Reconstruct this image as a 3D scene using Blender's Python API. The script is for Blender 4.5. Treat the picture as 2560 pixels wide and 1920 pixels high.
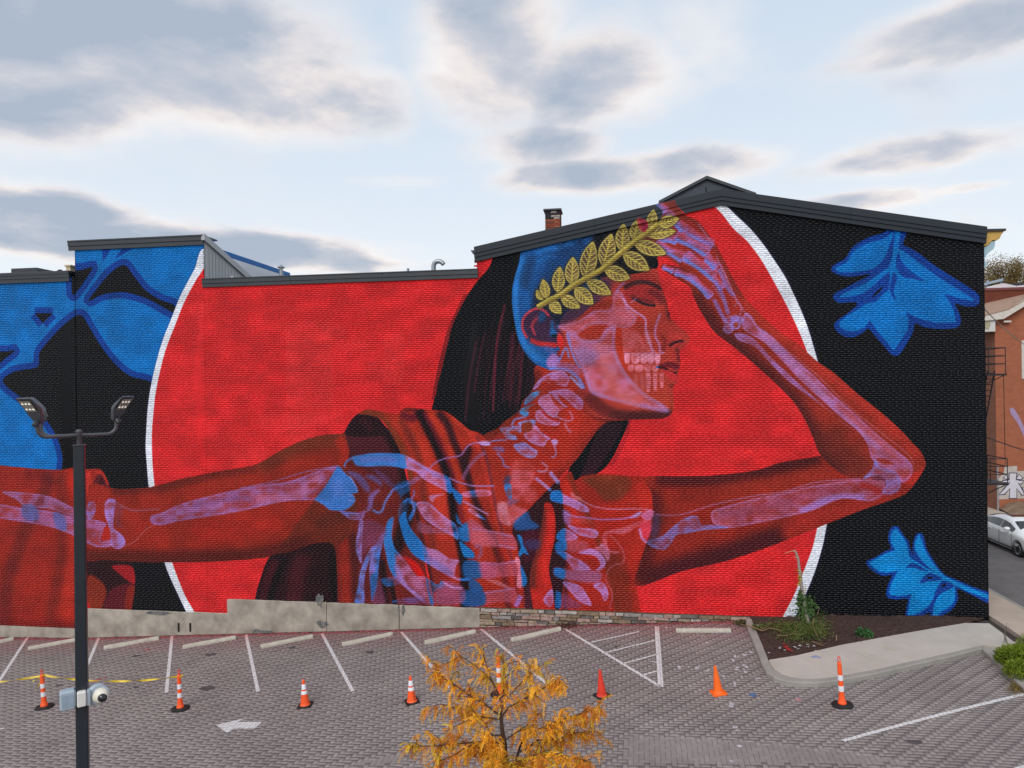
import bpy, bmesh, math, random
import numpy as np
from mathutils import Vector, Matrix
random.seed(11)
for o in list(bpy.data.objects): bpy.data.objects.remove(o)
scn = bpy.context.scene; col = scn.collection
R_ = math.radians
# ---------------------------------------------------------------- camera (surveyed: wall is the plane y = 0, z up)
FPX, YAW, ROLL, PIT = 1775.0, R_(8.3), 0.0125, math.atan(2.0/1775)
CAM = np.array([0.0, -24.0, 8.0])
_f = np.array([-math.sin(YAW), math.cos(YAW), 0.0]); _r = np.array([math.cos(YAW), math.sin(YAW), 0.0]); _u = np.array([0, 0, 1.0])
FW = _f*math.cos(PIT)+_u*math.sin(PIT); _u2 = -_f*math.sin(PIT)+_u*math.cos(PIT)
RT = _r*math.cos(ROLL)-_u2*math.sin(ROLL); UP = _u2*math.cos(ROLL)+_r*math.sin(ROLL)
cd = bpy.data.cameras.new('camera'); cam = bpy.data.objects.new('camera', cd); col.objects.link(cam)
cd.sensor_width = 36.0; cd.lens = FPX/2560*36.0; cd.clip_start = 0.1; cd.clip_end = 6000
cam.matrix_world = Matrix(((RT[0], UP[0], -FW[0], CAM[0]), (RT[1], UP[1], -FW[1], CAM[1]), (RT[2], UP[2], -FW[2], CAM[2]), (0, 0, 0, 1)))
scn.camera = cam
def ray(x, y):
    d = FW*FPX+RT*(x-1280)+UP*(960-y); return d/np.linalg.norm(d)
def wall_pt(x, y, Y=0.0):
    d = ray(x, y); return CAM+d*((Y-CAM[1])/d[1])
def at_x(x, y, X):
    d = ray(x, y); return CAM+d*((X-CAM[0])/d[0])
def at_z(x, y, Z):
    d = ray(x, y); return CAM+d*((Z-CAM[2])/d[2])
# ---------------------------------------------------------------- sky, sun, exposure
SUN_EL, SUN_AZ = R_(40), R_(196)                    # soft fill light added high behind the camera to brighten the wall
w = bpy.data.worlds.new('World'); scn.world = w; w.use_nodes = True
nt = w.node_tree; nt.nodes.clear()
def N(t, **k):
    n = nt.nodes.new(t)
    for a, b in k.items(): setattr(n, a, b)
    return n
def L(a, b): nt.links.new(a, b)
def M(op, a, b=None, c=None):
    n = N('ShaderNodeMath', operation=op)
    for i, v in enumerate((a, b, c)):
        if v is None: continue
        if isinstance(v, (int, float)): n.inputs[i].default_value = v
        else: L(v, n.inputs[i])
    return n.outputs[0]
def ramp(v, stops):
    n = N('ShaderNodeValToRGB'); L(v, n.inputs[0]); e = n.color_ramp.elements
    while len(e) < len(stops): e.new(0.5)
    for i, (p, c) in enumerate(stops): e[i].position = p; e[i].color = (*c, 1)
    return n.outputs[0]
def mixc(f, a, b):
    n = N('ShaderNodeMix', data_type='RGBA'); 
    if isinstance(f, (int, float)): n.inputs[0].default_value = f
    else: L(f, n.inputs[0])
    for i, v in ((6, a), (7, b)):
        if isinstance(v, tuple): n.inputs[i].default_value = (*v, 1)
        else: L(v, n.inputs[i])
    return n.outputs[2]
tc = N('ShaderNodeTexCoord'); sep = N('ShaderNodeSeparateXYZ'); L(tc.outputs['Generated'], sep.inputs[0])
dx, dy, dz = sep.outputs
sky = N('ShaderNodeTexSky', sky_type='NISHITA', sun_disc=False, sun_elevation=SUN_EL, sun_rotation=SUN_AZ, air_density=1.0, dust_density=2.0, ozone_density=1.0)
az = M('ARCTAN2', dx, dy); el = M('ARCSINE', dz)
zz = M('ADD', M('MAXIMUM', dz, 0.0), 0.16)
pv = N('ShaderNodeCombineXYZ'); L(M('DIVIDE', dx, zz), pv.inputs[0]); L(M('DIVIDE', dy, zz), pv.inputs[1])
def noise(scale, det, rough=0.55, off=(0, 0, 0), dist=0.0, sc=(1, 1, 1)):
    mp = N('ShaderNodeMapping'); L(pv.outputs[0], mp.inputs[0]); mp.inputs['Location'].default_value = off; mp.inputs['Scale'].default_value = sc
    n = N('ShaderNodeTexNoise'); L(mp.outputs[0], n.inputs['Vector']); n.inputs['Scale'].default_value = scale; n.inputs['Detail'].default_value = det; n.inputs['Roughness'].default_value = rough; n.inputs['Distortion'].default_value = dist
    return n.outputs[0]
n1 = noise(1.9, 9, .56, (3.1, 1.7, 0), .25); n2 = noise(5.5, 7, .6, (7.3, 2.2, 0), .3); n3 = noise(0.55, 3, .5, (1.2, 5.0, 0)); n4 = noise(2.6, 5, .55, (3.5, 1.55, 0), .25)
# banks of cloud: (survey x, y, half width, half height, weight); elsewhere the same broken cover from noise alone
BANKS = [(300, 110, 480, 150, .55), (640, 230, 330, 105, .55), (930, 260, 120, 90, .34), (80, 210, 260, 110, .45), (1230, 120, 190, 170, .50), (1470, 190, 280, 110, .42), (1760, 100, 160, 100, .26),
         (110, 535, 170, 48, .60), (330, 610, 360, 46, .66), (640, 630, 330, 44, .66), (850, 655, 190, 26, .55), (1350, 365, 170, 48, .40), (1480, 440, 230, 40, .56), (1720, 415, 210, 44, .50),
         (2260, 390, 200, 34, .44), (2110, 412, 140, 24, .30), (2460, 50, 220, 60, .42), (2330, 120, 190, 28, .30), (2150, 505, 150, 22, .40), (2400, 472, 90, 10, .3), (980, 455, 120, 18, .22), (1250, 440, 60, 14, .2)]
dens = None
for bx_, by_, sx_, sy_, wt in BANKS:
    d0 = ray(bx_, by_); a0 = math.atan2(d0[0], d0[1]); e0 = math.asin(d0[2])
    u_ = M('MULTIPLY', M('SUBTRACT', az, a0), FPX/sx_); v_ = M('MULTIPLY', M('SUBTRACT', el, e0), FPX/sy_)
    q = M('ADD', M('MULTIPLY', u_, u_), M('MULTIPLY', v_, v_))
    g = M('MULTIPLY', M('EXPONENT', M('MULTIPLY', M('POWER', q, 1.4), -0.8)), wt*1.25)
    dens = g if dens is None else M('MAXIMUM', dens, g)
inview = M('EXPONENT', M('MULTIPLY', M('POWER', M('MULTIPLY', M('ADD', az, YAW), 1.25), 4.0), -1.0))      # where the surveyed banks are
free = M('MULTIPLY', M('SUBTRACT', n3, 0.30), M('SUBTRACT', 1.0, inview))
dens = M('ADD', dens, M('MAXIMUM', free, 0.0))
D = M('ADD', dens, M('MULTIPLY', M('SUBTRACT', n1, 0.5), 0.80)); D = M('ADD', D, M('MULTIPLY', M('SUBTRACT', n2, 0.5), 0.22))
def sstep(v, a, b):
    n = N('ShaderNodeMapRange', interpolation_type='SMOOTHSTEP'); L(v, n.inputs[0]); n.inputs[1].default_value = a; n.inputs[2].default_value = b; return n.outputs[0]
cov = sstep(D, 0.02, 0.52); thick = M('ADD', sstep(D, 0.12, 0.86), M('MULTIPLY', M('SUBTRACT', n1, n4), 1.7))
cc = ramp(thick, [(0.0, (6.9, 6.5, 6.3)), (0.30, (5.9, 5.5, 5.45)), (0.60, (4.1, 4.25, 4.75)), (1.0, (2.85, 3.35, 4.1))])
hz = M('EXPONENT', M('MULTIPLY', M('MAXIMUM', el, 0.0), -3.4))
tint = N('ShaderNodeMix', data_type='RGBA', blend_type='MULTIPLY'); tint.inputs[0].default_value = 1.0; L(sky.outputs[0], tint.inputs[6]); tint.inputs[7].default_value = (0.9, 0.9, 0.9, 1)
thin = mixc(0.80, tint.outputs[2], (4.35, 5.25, 6.25))
clear = mixc(M('MULTIPLY', hz, 0.92), thin, (7.2, 7.35, 7.5))
skyc = mixc(M('MULTIPLY', cov, 0.94), clear, cc)
bg = N('ShaderNodeBackground'); L(skyc, bg.inputs[0]); bg.inputs[1].default_value = 0.1
wo = N('ShaderNodeOutputWorld'); L(bg.outputs[0], wo.inputs[0])
sd = bpy.data.lights.new('fill_sun', 'SUN'); sd.energy = 1.2; sd.angle = R_(35); sd.color = (1.0, 0.965, 0.92)
so = bpy.data.objects.new('fill_sun', sd); col.objects.link(so)
so.rotation_euler = Vector((-math.sin(SUN_AZ)*math.cos(SUN_EL), -math.cos(SUN_AZ)*math.cos(SUN_EL), -math.sin(SUN_EL))).to_track_quat('-Z', 'Y').to_euler()
so.location = (0, -30, 60)
vs = scn.view_settings; vs.view_transform = 'Standard'; vs.look = 'None'; vs.exposure = 0.52; vs.gamma = 1.0; vs.use_curve_mapping = False
scn.render.engine = 'CYCLES'; scn.cycles.max_bounces = 6; scn.cycles.transparent_max_bounces = 8
# ---------------------------------------------------------------- helpers
def tag(o, label=None, cat=None, group=None, kind=None):
    if label: o['label'] = label
    if cat: o['category'] = cat
    if group: o['group'] = group
    if kind: o['kind'] = kind
    return o
def empty(name, loc=(0, 0, 0), rz=0.0, parent=None):
    o = bpy.data.objects.new(name, None); col.objects.link(o); o.location = loc; o.rotation_euler.z = rz; o.empty_display_size = .2
    if parent: o.parent = parent
    return o
def link(name, me, parent=None, loc=None):
    o = bpy.data.objects.new(name, me); col.objects.link(o)
    if parent: o.parent = parent
    if loc is not None: o.location = loc
    return o
class MB:
    def __init__(s): s.v = []; s.f = []; s.m = []; s.cur = 0
    def add(s, vs, fs):
        b = len(s.v); s.v += [tuple(map(float, p)) for p in vs]
        for f in fs: s.f.append(tuple(b+i for i in f)); s.m.append(s.cur)
        return s
    def box(s, x0, x1, y0, y1, z0, z1):
        return s.add([(x0, y0, z0), (x1, y0, z0), (x1, y1, z0), (x0, y1, z0), (x0, y0, z1), (x1, y0, z1), (x1, y1, z1), (x0, y1, z1)], [(0, 3, 2, 1), (4, 5, 6, 7), (0, 1, 5, 4), (1, 2, 6, 5), (2, 3, 7, 6), (3, 0, 4, 7)])
    def cbox(s, x0, x1, y0, y1, z0, z1, c=0.01):      # chamfered box: profile in yz, chamfered ends
        c = min(c, (x1-x0)*.45, (y1-y0)*.45, (z1-z0)*.45)
        pr = [(y0+c, z0), (y1-c, z0), (y1, z0+c), (y1, z1-c), (y1-c, z1), (y0+c, z1), (y0, z1-c), (y0, z0+c)]
        cy, cz = (y0+y1)/2, (z0+z1)/2
        def sh(k, x): return [(x, cy+(a-cy)*(1-k*c/max((y1-y0)/2, 1e-6)), cz+(b-cz)*(1-k*c/max((z1-z0)/2, 1e-6))) for a, b in pr]
        rings = sh(1, x0)+sh(0, x0+c)+sh(0, x1-c)+sh(1, x1)
        fs = [tuple(range(8)), tuple(range(31, 23, -1))]
        for r in range(3):
            for i in range(8): fs.append((r*8+i, r*8+8+i, r*8+8+(i+1) % 8, r*8+(i+1) % 8))
        return s.add(rings, fs)
    def prism(s, poly, z0, z1):                          # vertical prism on a plan polygon (z0/z1 numbers or functions)
        n = len(poly); f0 = z0 if callable(z0) else (lambda x, y: z0); f1 = z1 if callable(z1) else (lambda x, y: z1)
        return s.add([(x, y, f0(x, y)) for x, y in poly]+[(x, y, f1(x, y)) for x, y in poly], [tuple(range(n-1, -1, -1)), tuple(range(n, 2*n))]+[(i, (i+1) % n, n+(i+1) % n, n+i) for i in range(n)])
    def slab(s, poly, y0, y1):                           # polygon in xz, thickness along y
        n = len(poly)
        return s.add([(x, y0, z) for x, z in poly]+[(x, y1, z) for x, z in poly], [tuple(range(n)), tuple(range(2*n-1, n-1, -1))]+[(i, n+i, n+(i+1) % n, (i+1) % n) for i in range(n)])
    def tube(s, pts, r, n=8, caps=True):
        pts = [Vector(p) for p in pts]; k = len(pts); rr = r if isinstance(r, (list, tuple)) else [r]*k
        rings = []; prev = None
        for i, p in enumerate(pts):
            t = (pts[min(i+1, k-1)]-pts[max(i-1, 0)])
            t = t.normalized() if t.length > 1e-9 else Vector((0, 0, 1))
            a = prev - t*prev.dot(t) if prev is not None else (Vector((0, 0, 1)).cross(t) if abs(t.z) < .95 else Vector((1, 0, 0)).cross(t))
            if a.length < 1e-6: a = Vector((1, 0, 0)).cross(t)
            a.normalize(); prev = a; b = t.cross(a)
            rings += [tuple(p+(a*math.cos(2*math.pi*j/n)+b*math.sin(2*math.pi*j/n))*rr[i]) for j in range(n)]
        fs = [(i*n+j, i*n+(j+1) % n, (i+1)*n+(j+1) % n, (i+1)*n+j) for i in range(k-1) for j in range(n)]
        if caps: fs += [tuple(range(n-1, -1, -1)), tuple((k-1)*n+j for j in range(n))]
        return s.add(rings, fs)
    def lathe(s, prof, n=20, c=(0, 0), caps=True):
        vs = [(c[0]+r*math.cos(2*math.pi*j/n), c[1]+r*math.sin(2*math.pi*j/n), z) for r, z in prof for j in range(n)]
        fs = [(i*n+j, i*n+(j+1) % n, (i+1)*n+(j+1) % n, (i+1)*n+j) for i in range(len(prof)-1) for j in range(n)]
        if caps: fs += [tuple(range(n-1, -1, -1)), tuple((len(prof)-1)*n+j for j in range(n))]
        return s.add(vs, fs)
    def xf(s, mat):
        s.v = [tuple(mat @ Vector(p)) for p in s.v]; return s
    def mesh(s, name, mats, smooth=False):
        me = bpy.data.meshes.new(name); me.from_pydata(s.v, [], s.f)
        for m in (mats if isinstance(mats, (list, tuple)) else [mats]): me.materials.append(m)
        if any(s.m): me.polygons.foreach_set('material_index', s.m)
        if smooth: me.polygons.foreach_set('use_smooth', [True]*len(me.polygons)); me.set_sharp_from_angle(angle=R_(40))
        me.update(); return me
    def build(s, name, mats, parent=None, smooth=False, loc=None):
        return link(name, s.mesh(name, mats, smooth), parent, loc)
def copy_tree(o, parent=None):
    c = o.copy(); col.objects.link(c)
    if parent: c.parent = parent
    for ch in [k for k in o.children]: copy_tree(ch, c)
    return c
# ---- materials
def mat(name, base, rough=0.7, var=0.12, scale=6.0, spec=0.3, metal=0.0, bump=0.0, bscale=60.0, col2=None, detail=5.0, attr=None, stretch=(1, 1, 1), gen=None):
    m = bpy.data.materials.new(name); m.use_nodes = True; t = m.node_tree; b = t.nodes['Principled BSDF']
    b.inputs['Roughness'].default_value = rough; b.inputs['Metallic'].default_value = metal; b.inputs['Specular IOR Level'].default_value = spec
    geo = t.nodes.new('ShaderNodeNewGeometry'); mp = t.nodes.new('ShaderNodeMapping'); t.links.new(geo.outputs['Position'], mp.inputs[0]); mp.inputs['Scale'].default_value = stretch
    n = t.nodes.new('ShaderNodeTexNoise'); n.inputs['Scale'].default_value = scale; n.inputs['Detail'].default_value = detail; n.inputs['Roughness'].default_value = .6; t.links.new(mp.outputs[0], n.inputs['Vector'])
    r = t.nodes.new('ShaderNodeValToRGB'); t.links.new(n.outputs[0], r.inputs[0])
    c2 = col2 or tuple(min(1, c*(1+var)) for c in base); c1 = base if col2 else tuple(c*(1-var) for c in base)
    r.color_ramp.elements[0].position = .32; r.color_ramp.elements[1].position = .68
    r.color_ramp.elements[0].color = (*c1, 1); r.color_ramp.elements[1].color = (*c2, 1)
    out = r.outputs[0]
    if attr:
        a = t.nodes.new('ShaderNodeAttribute'); a.attribute_name = attr[0]
        mr = t.nodes.new('ShaderNodeMapRange'); mr.inputs[3].default_value = 1-attr[1]; mr.inputs[4].default_value = 1+attr[1]; t.links.new(a.outputs['Fac'], mr.inputs[0])
        mx = t.nodes.new('ShaderNodeVectorMath'); mx.operation = 'SCALE'; t.links.new(out, mx.inputs[0]); t.links.new(mr.outputs[0], mx.inputs['Scale']); out = mx.outputs[0]
    t.links.new(out, b.inputs['Base Color'])
    if bump:
        nb = t.nodes.new('ShaderNodeTexNoise'); nb.inputs['Scale'].default_value = bscale; nb.inputs['Detail'].default_value = 4; t.links.new(geo.outputs['Position'], nb.inputs['Vector'])
        bp = t.nodes.new('ShaderNodeBump'); bp.inputs['Strength'].default_value = bump; bp.inputs['Distance'].default_value = .01; t.links.new(nb.outputs[0], bp.inputs['Height']); t.links.new(bp.outputs[0], b.inputs['Normal'])
    return m
def lin(r, g, b): return tuple(((c/255+.055)/1.055)**2.4 if c > 10 else c/255/12.92 for c in (r, g, b))
# ---------------------------------------------------------------- the mural, painted with polygons and brush strokes
MX0, MX1, MZ0, MZ1, MRES = -25.6, 11.6, -1.7, 14.5, 64.0
MW, MH = int((MX1-MX0)*MRES), int((MZ1-MZ0)*MRES)
def paint_mural():
    import numpy as np
    rng = np.random.RandomState(5)
    img = np.zeros((MH, MW, 3), np.float32); fas = np.zeros((MH, MW), np.float32)
    KS = MRES/74.0
    def cv(pts):                                            # survey points -> canvas (row 0 at the top)
        out = []
        for x, y in pts:
            p = wall_pt(x, y); out.append(((p[0]-MX0)*MRES, (MZ1-p[2])*MRES))
        return np.array(out)
    def spl(P, closed, n=6):
        P = np.asarray(P, float); N = len(P)
        if N < 3: return P
        out = []
        rngs = range(N) if closed else range(N-1)
        t = np.linspace(0, 1, n, endpoint=False)[:, None]
        for i in rngs:
            if closed: a, b, c, d = P[i-1], P[i], P[(i+1) % N], P[(i+2) % N]
            else: a, b, c, d = P[max(i-1, 0)], P[i], P[i+1], P[min(i+2, N-1)]
            m1 = (c-a)*.5; m2 = (d-b)*.5; L = np.linalg.norm(c-b)
            for m in (m1, m2):
                q = np.linalg.norm(m)
                if q > L and q > 0: m *= L/q
            out.append((2*t**3-3*t**2+1)*b+(t**3-2*t**2+t)*m1+(-2*t**3+3*t**2)*c+(t**3-t**2)*m2)
        if not closed: out.append(P[-1:])
        return np.vstack(out)
    CL = [None]
    def mask(P, soft=0.0):
        pad = int(3*soft)+3
        x0 = max(int(P[:, 0].min())-pad, 0); x1 = min(int(P[:, 0].max())+pad+2, MW)
        y0 = max(int(P[:, 1].min())-pad, 0); y1 = min(int(P[:, 1].max())+pad+2, MH)
        if x1 <= x0 or y1 <= y0: return None
        m = np.zeros((y1-y0, x1-x0+2), np.float32); SS = 3
        ax, ay = P[:, 0]-x0, P[:, 1]-y0; bx, by = np.roll(ax, -1), np.roll(ay, -1)
        up = ay > by; sg = np.where(up, 1, -1)
        lx = np.where(up, bx, ax); ly = np.where(up, by, ay); hx = np.where(up, ax, bx); hy = np.where(up, ay, by)
        W = x1-x0
        dd = np.zeros((y1-y0, W+3), np.float32)
        for r in range(max(0, int(ay.min())), min(y1-y0, int(ay.max())+1)):
            for s in range(SS):
                yy = r+(s+.5)/SS
                k = (ly <= yy) & (hy > yy)
                if not k.any(): continue
                xs = np.clip(lx[k]+(yy-ly[k])/(hy[k]-ly[k])*(hx[k]-lx[k]), 0, W)
                o = np.argsort(xs); xs = xs[o]; wn = np.cumsum(sg[k][o]); a = None      # non-zero winding
                for x_, w_ in zip(xs, wn):
                    if a is None: a = x_
                    elif w_ == 0:
                        ia, ib = int(a), int(x_); fa, fb = a-ia, x_-ib
                        dd[r, ia] += 1-fa; dd[r, ia+1] += fa; dd[r, ib] -= 1-fb; dd[r, ib+1] -= fb; a = None
        m = np.clip(np.cumsum(dd, 1)[:, :W]/SS, 0, 1)
        if soft > 0.4: m = blur(m, soft)
        return (slice(y0, y1), slice(x0, x1), m)
    def box1(a, r, ax):
        k = 2*r+1
        p = np.pad(a, [(r+1, r) if i == ax else (0, 0) for i in range(2)])
        c = np.cumsum(p, ax)
        return (c[k:] - c[:-k])/k if ax == 0 else (c[:, k:]-c[:, :-k])/k
    def blur(m, s):
        r = max(1, int(round(s*.6)))
        for _ in range(2 if s > 2 else 1):
            m = box1(box1(m, r, 0), r, 1)
        return m
    clip = [None]
    def comp(ms, col, a):
        if ms is None: return
        sy, sx, m = ms
        m = m*a
        if clip[0] is not None: m = m*clip[0][sy, sx]
        c = np.array(col, np.float32)/255.0
        img[sy, sx] += (c-img[sy, sx])*m[..., None]
    def F(pts, col, a=1.0, soft=0.0, sm=True, crop=None):
        if crop: pts = C(crop, pts)
        P = cv(pts)
        P = spl(P, True) if sm else P
        ms = mask(P, soft*KS); comp(ms, col, a); return ms
    def ribbon(pts, w0, w1=None):
        P = spl(cv(pts), False, 8)
        d = np.gradient(P, axis=0); L = np.linalg.norm(d, axis=1, keepdims=True)+1e-6
        n = np.stack([-d[:, 1], d[:, 0]], 1)/L
        t = np.linspace(0, 1, len(P))[:, None]
        if w1 is None: w = np.full_like(t, w0)
        elif w1 == 'lens': w = w0*np.sin(np.pi*np.clip(t*.96+.02, 0, 1))**.6
        else: w = w0+(w1-w0)*t
        w = w*KS*.5
        return np.vstack([P+n*w, (P-n*w)[::-1]])
    def S(pts, w, col, a=1.0, soft=0.0, w1=None, crop=None):
        if crop: pts = C(crop, pts)
        comp(mask(ribbon(pts, w, w1), soft*KS), col, a)
    def C(crop, pts):                                       # crop = (x0, y0, scale)
        return [(crop[0]+x/crop[2], crop[1]+y/crop[2]) for x, y in pts]
    def clipto(*ms):
        if not ms: clip[0] = None; return
        c = np.zeros((MH, MW), np.float32)
        for m in ms:
            if m is not None: c[m[0], m[1]] = np.maximum(c[m[0], m[1]], m[2])
        clip[0] = c
    BLK = (9, 11, 17); RED = (206, 36, 40); BLU = (0, 108, 184); DBL = (4, 58, 142); WHT = (222, 226, 236)
    BR1 = (140, 36, 26); BR2 = (92, 26, 22); BR3 = (172, 40, 28); MAR = (58, 18, 27); DMA = (34, 11, 18)
    LIL = (150, 108, 182); LI2 = (172, 134, 202); PNK = (186, 92, 118); BBL = (64, 122, 196); BB2 = (30, 108, 186)
    img[:] = np.array(BLK, np.float32)/255
    CLOUD = blur(np.kron(rng.rand(MH//9+2, MW//14+2).astype(np.float32), np.ones((9, 14), np.float32))[:MH, :MW], 9); CLOUD = np.clip((CLOUD-.5)*2.2+.5, 0, 1)
    # ---- left flower
    A = (0, 560, 3.456)
    F([(-60, 560), (520, 560), (520, 1000), (300, 1050), (200, 1180), (-60, 1180)], BLU, sm=False)
    def gap(pts, w=34, crop=A, sm=True):
        P = C(crop, pts) if crop else pts
        S(P+[P[0], P[1]] if sm else [P[0], P[1], P[1], P[2], P[2], P[0], P[0], P[1]], w, DBL); F(P, BLK, sm=sm)
    gap([(622, 400), (700, 392), (795, 372), (785, 410), (720, 510), (640, 612), (622, 600)], 34)
    S([(600, 375), (700, 375), (790, 345), (835, 340)], 14, DBL, crop=A)
    gap([(768, 662), (860, 530), (950, 425), (1040, 360), (1090, 362), (1140, 425), (1250, 565), (1380, 652), (1510, 702), (1500, 765), (1380, 702), (1250, 636), (1100, 594), (1000, 590), (880, 612)], 34)
    gap([(300, 770), (455, 772), (370, 855)], 34, sm=False)
    gap([(-60, 1112), (60, 1100), (130, 1092), (60, 1150), (-60, 1235)], 34)
    gap([(25, 1360), (120, 1275), (325, 1232), (342, 1112), (420, 1010), (520, 900), (655, 792), (715, 797), (770, 885), (880, 1065), (1000, 1215), (1130, 1315), (1330, 1385), (1500, 1700), (1500, 2200), (560, 2200), (540, 2000), (490, 1840), (400, 1690), (300, 1580), (170, 1490)], 34)
    F([(880, 215), (960, 215), (892, 322)], DBL, sm=False, crop=A); F([(1050, 215), (1140, 215), (990, 305)], DBL, sm=False, crop=A)
    F([(-30, 1180), (300, 1180), (520, 1250), (640, 1700), (-30, 1700)], BLK, sm=False)
    # ---- right side flowers
    E_ = (2040, 540, 4.609)
    F([(840, 140), (780, 190), (620, 240), (480, 310), (400, 380), (330, 490), (240, 540), (175, 590), (180, 640), (260, 680), (400, 700), (620, 670), (500, 740), (330, 830), (240, 870), (195, 910), (200, 960), (260, 1000), (470, 1000), (370, 1110), (270, 1180), (205, 1240), (215, 1300), (270, 1360), (350, 1395), (450, 1390), (540, 1340), (600, 1300), (680, 1390), (780, 1500), (870, 1600), (950, 1600), (1040, 1470), (1110, 1340), (1140, 1240), (1240, 1280), (1420, 1300), (1600, 1290), (1660, 1240), (1650, 1130), (1600, 1010), (1700, 1040), (1830, 1040), (1880, 990), (1860, 900), (1740, 810), (1550, 690), (1350, 560), (1180, 430), (1060, 360), (1000, 330), (1040, 190), (1050, 130)], DBL, crop=E_)
    F([(885, 190), (780, 260), (600, 310), (480, 370), (400, 440), (350, 530), (220, 600), (270, 645), (400, 650), (560, 630), (680, 590), (780, 490), (840, 340)], BLU, crop=E_)
    F([(910, 130), (975, 130), (945, 380), (1000, 400), (1180, 540), (1400, 700), (1640, 850), (1815, 960), (1800, 980), (1650, 950), (1470, 895), (1540, 1000), (1590, 1110), (1610, 1230), (1400, 1235), (1240, 1200), (1130, 1160), (1030, 1100), (1065, 1200), (1050, 1310), (960, 1450), (890, 1555), (800, 1440), (690, 1310), (615, 1200), (560, 1280), (450, 1330), (340, 1325), (270, 1280), (265, 1220), (350, 1150), (470, 1080), (560, 1015), (690, 985), (750, 920), (830, 850), (850, 700), (840, 640), (740, 720), (640, 820), (540, 890), (400, 930), (262, 940), (280, 910), (400, 850), (560, 780), (700, 680), (830, 590), (870, 480), (890, 330)], BLU, sm=False, crop=E_)
    F([(945, 420), (980, 520), (1060, 610), (1160, 690), (1240, 750), (1100, 720), (1000, 700), (930, 620), (915, 530)], DBL, crop=E_)
    F([(890, 650), (930, 710), (910, 790), (890, 870), (915, 970), (870, 920), (845, 850), (860, 740)], DBL, crop=E_)
    F([(770, 810), (720, 880), (640, 940), (700, 860)], BLK, crop=E_)
    G_ = (2120, 1280, 5.53); BL2 = (0, 126, 196)
    F([(650, 185), (590, 215), (555, 290), (550, 390), (585, 500), (500, 540), (370, 620), (250, 670), (250, 720), (310, 790), (400, 850), (500, 880), (600, 865), (560, 960), (530, 1060), (525, 1150), (560, 1190), (680, 1205), (815, 1200), (800, 1320), (785, 1450), (830, 1480), (920, 1480), (1020, 1430), (1130, 1380), (1120, 1470), (1180, 1500), (1250, 1490), (1290, 1430), (1400, 1370), (1480, 1280), (1515, 1180), (1510, 1060), (1700, 1140), (1960, 1262), (1960, 1120), (1700, 1020), (1500, 930), (1350, 870), (1250, 770), (1150, 620), (1080, 490), (1040, 330), (1000, 285), (940, 300), (900, 390), (885, 500), (895, 585), (850, 480), (830, 400), (760, 310), (700, 215)], DBL, crop=G_)
    F([(660, 220), (610, 260), (580, 330), (590, 420), (650, 530), (560, 550), (430, 610), (280, 695), (340, 760), (430, 820), (530, 835), (620, 820), (685, 800), (640, 890), (590, 990), (560, 1100), (580, 1140), (700, 1160), (800, 1150), (875, 1130), (845, 1230), (830, 1330), (815, 1425), (900, 1420), (1010, 1370), (1110, 1290), (1170, 1200), (1200, 1090), (1250, 1000), (1330, 940), (1450, 1000), (1600, 1075), (1960, 1210), (1960, 1150), (1700, 1050), (1500, 960), (1330, 880), (1190, 830), (1050, 755), (960, 695), (870, 640), (840, 600), (820, 480), (790, 400), (720, 300)], BL2, sm=False, crop=G_)
    F([(980, 310), (940, 370), (915, 450), (930, 540), (1000, 650), (1090, 740), (1190, 830), (1330, 890), (1230, 780), (1130, 640), (1050, 500), (1010, 380)], BL2, crop=G_)
    F([(1460, 1010), (1440, 1040), (1300, 1110), (1230, 1180), (1180, 1290), (1165, 1420), (1175, 1455), (1215, 1450), (1290, 1370), (1390, 1310), (1460, 1230), (1475, 1130)], BL2, crop=G_)
    F([(870, 700), (960, 725), (1050, 780), (1095, 815), (1000, 800), (900, 765), (800, 765)], DBL, crop=G_)
    F([(1110, 840), (1200, 860), (1295, 910), (1230, 945), (1100, 955), (990, 978), (1040, 890)], DBL, crop=G_); F([(1080, 903), (1130, 890), (1170, 905), (1120, 917)], BLK, crop=G_)
    F([(1310, 940), (1380, 960), (1440, 995), (1400, 1040), (1300, 1080), (1220, 1150), (1165, 1260), (1190, 1150), (1230, 1050), (1260, 980)], DBL, crop=G_); F([(1290, 1010), (1340, 985), (1340, 1015), (1290, 1035)], BLK, crop=G_)
    # ---- the circle
    LO = [(512, 620), (486, 673), (451, 739), (428, 797), (405, 855), (388, 916), (376, 971), (369, 1023), (366, 1069), (364, 1116), (367, 1162), (372, 1217), (385, 1290), (398, 1350), (412, 1408), (424, 1440), (448, 1492), (466, 1530), (500, 1600)]
    LI = [(530, 632), (508, 673), (489, 702), (460, 757), (437, 815), (414, 875), (399, 933), (388, 990), (383, 1040), (380, 1075), (380, 1121), (382, 1168), (387, 1216), (400, 1285), (415, 1345), (431, 1406), (443, 1440), (463, 1489), (487, 1531), (520, 1600)]
    RI = [(1760, 490), (1782, 513), (1805, 536), (1833, 572), (1866, 602), (1899, 645), (1927, 692), (1953, 739), (1976, 784), (1998, 832), (2018, 884), (2050, 1000), (2065, 1100), (2060, 1230), (2042, 1319), (2030, 1369), (2008, 1427), (1983, 1489), (1956, 1541), (1930, 1600)]
    RO = [(1780, 490), (1816, 516), (1840, 539), (1875, 572), (1906, 609), (1934, 649), (1962, 692), (1986, 741), (2007, 788), (2022, 829), (2044, 905), (2072, 1010), (2088, 1110), (2083, 1220), (2066, 1311), (2055, 1366), (2034, 1434), (2005, 1503), (1989, 1537), (1955, 1600)]
    F(LO+RO[::-1], (60, 48, 130), .7, soft=5); F(LO+RO[::-1], WHT); REDM = F(LI+RI[::-1], RED); clipto(REDM)
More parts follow.
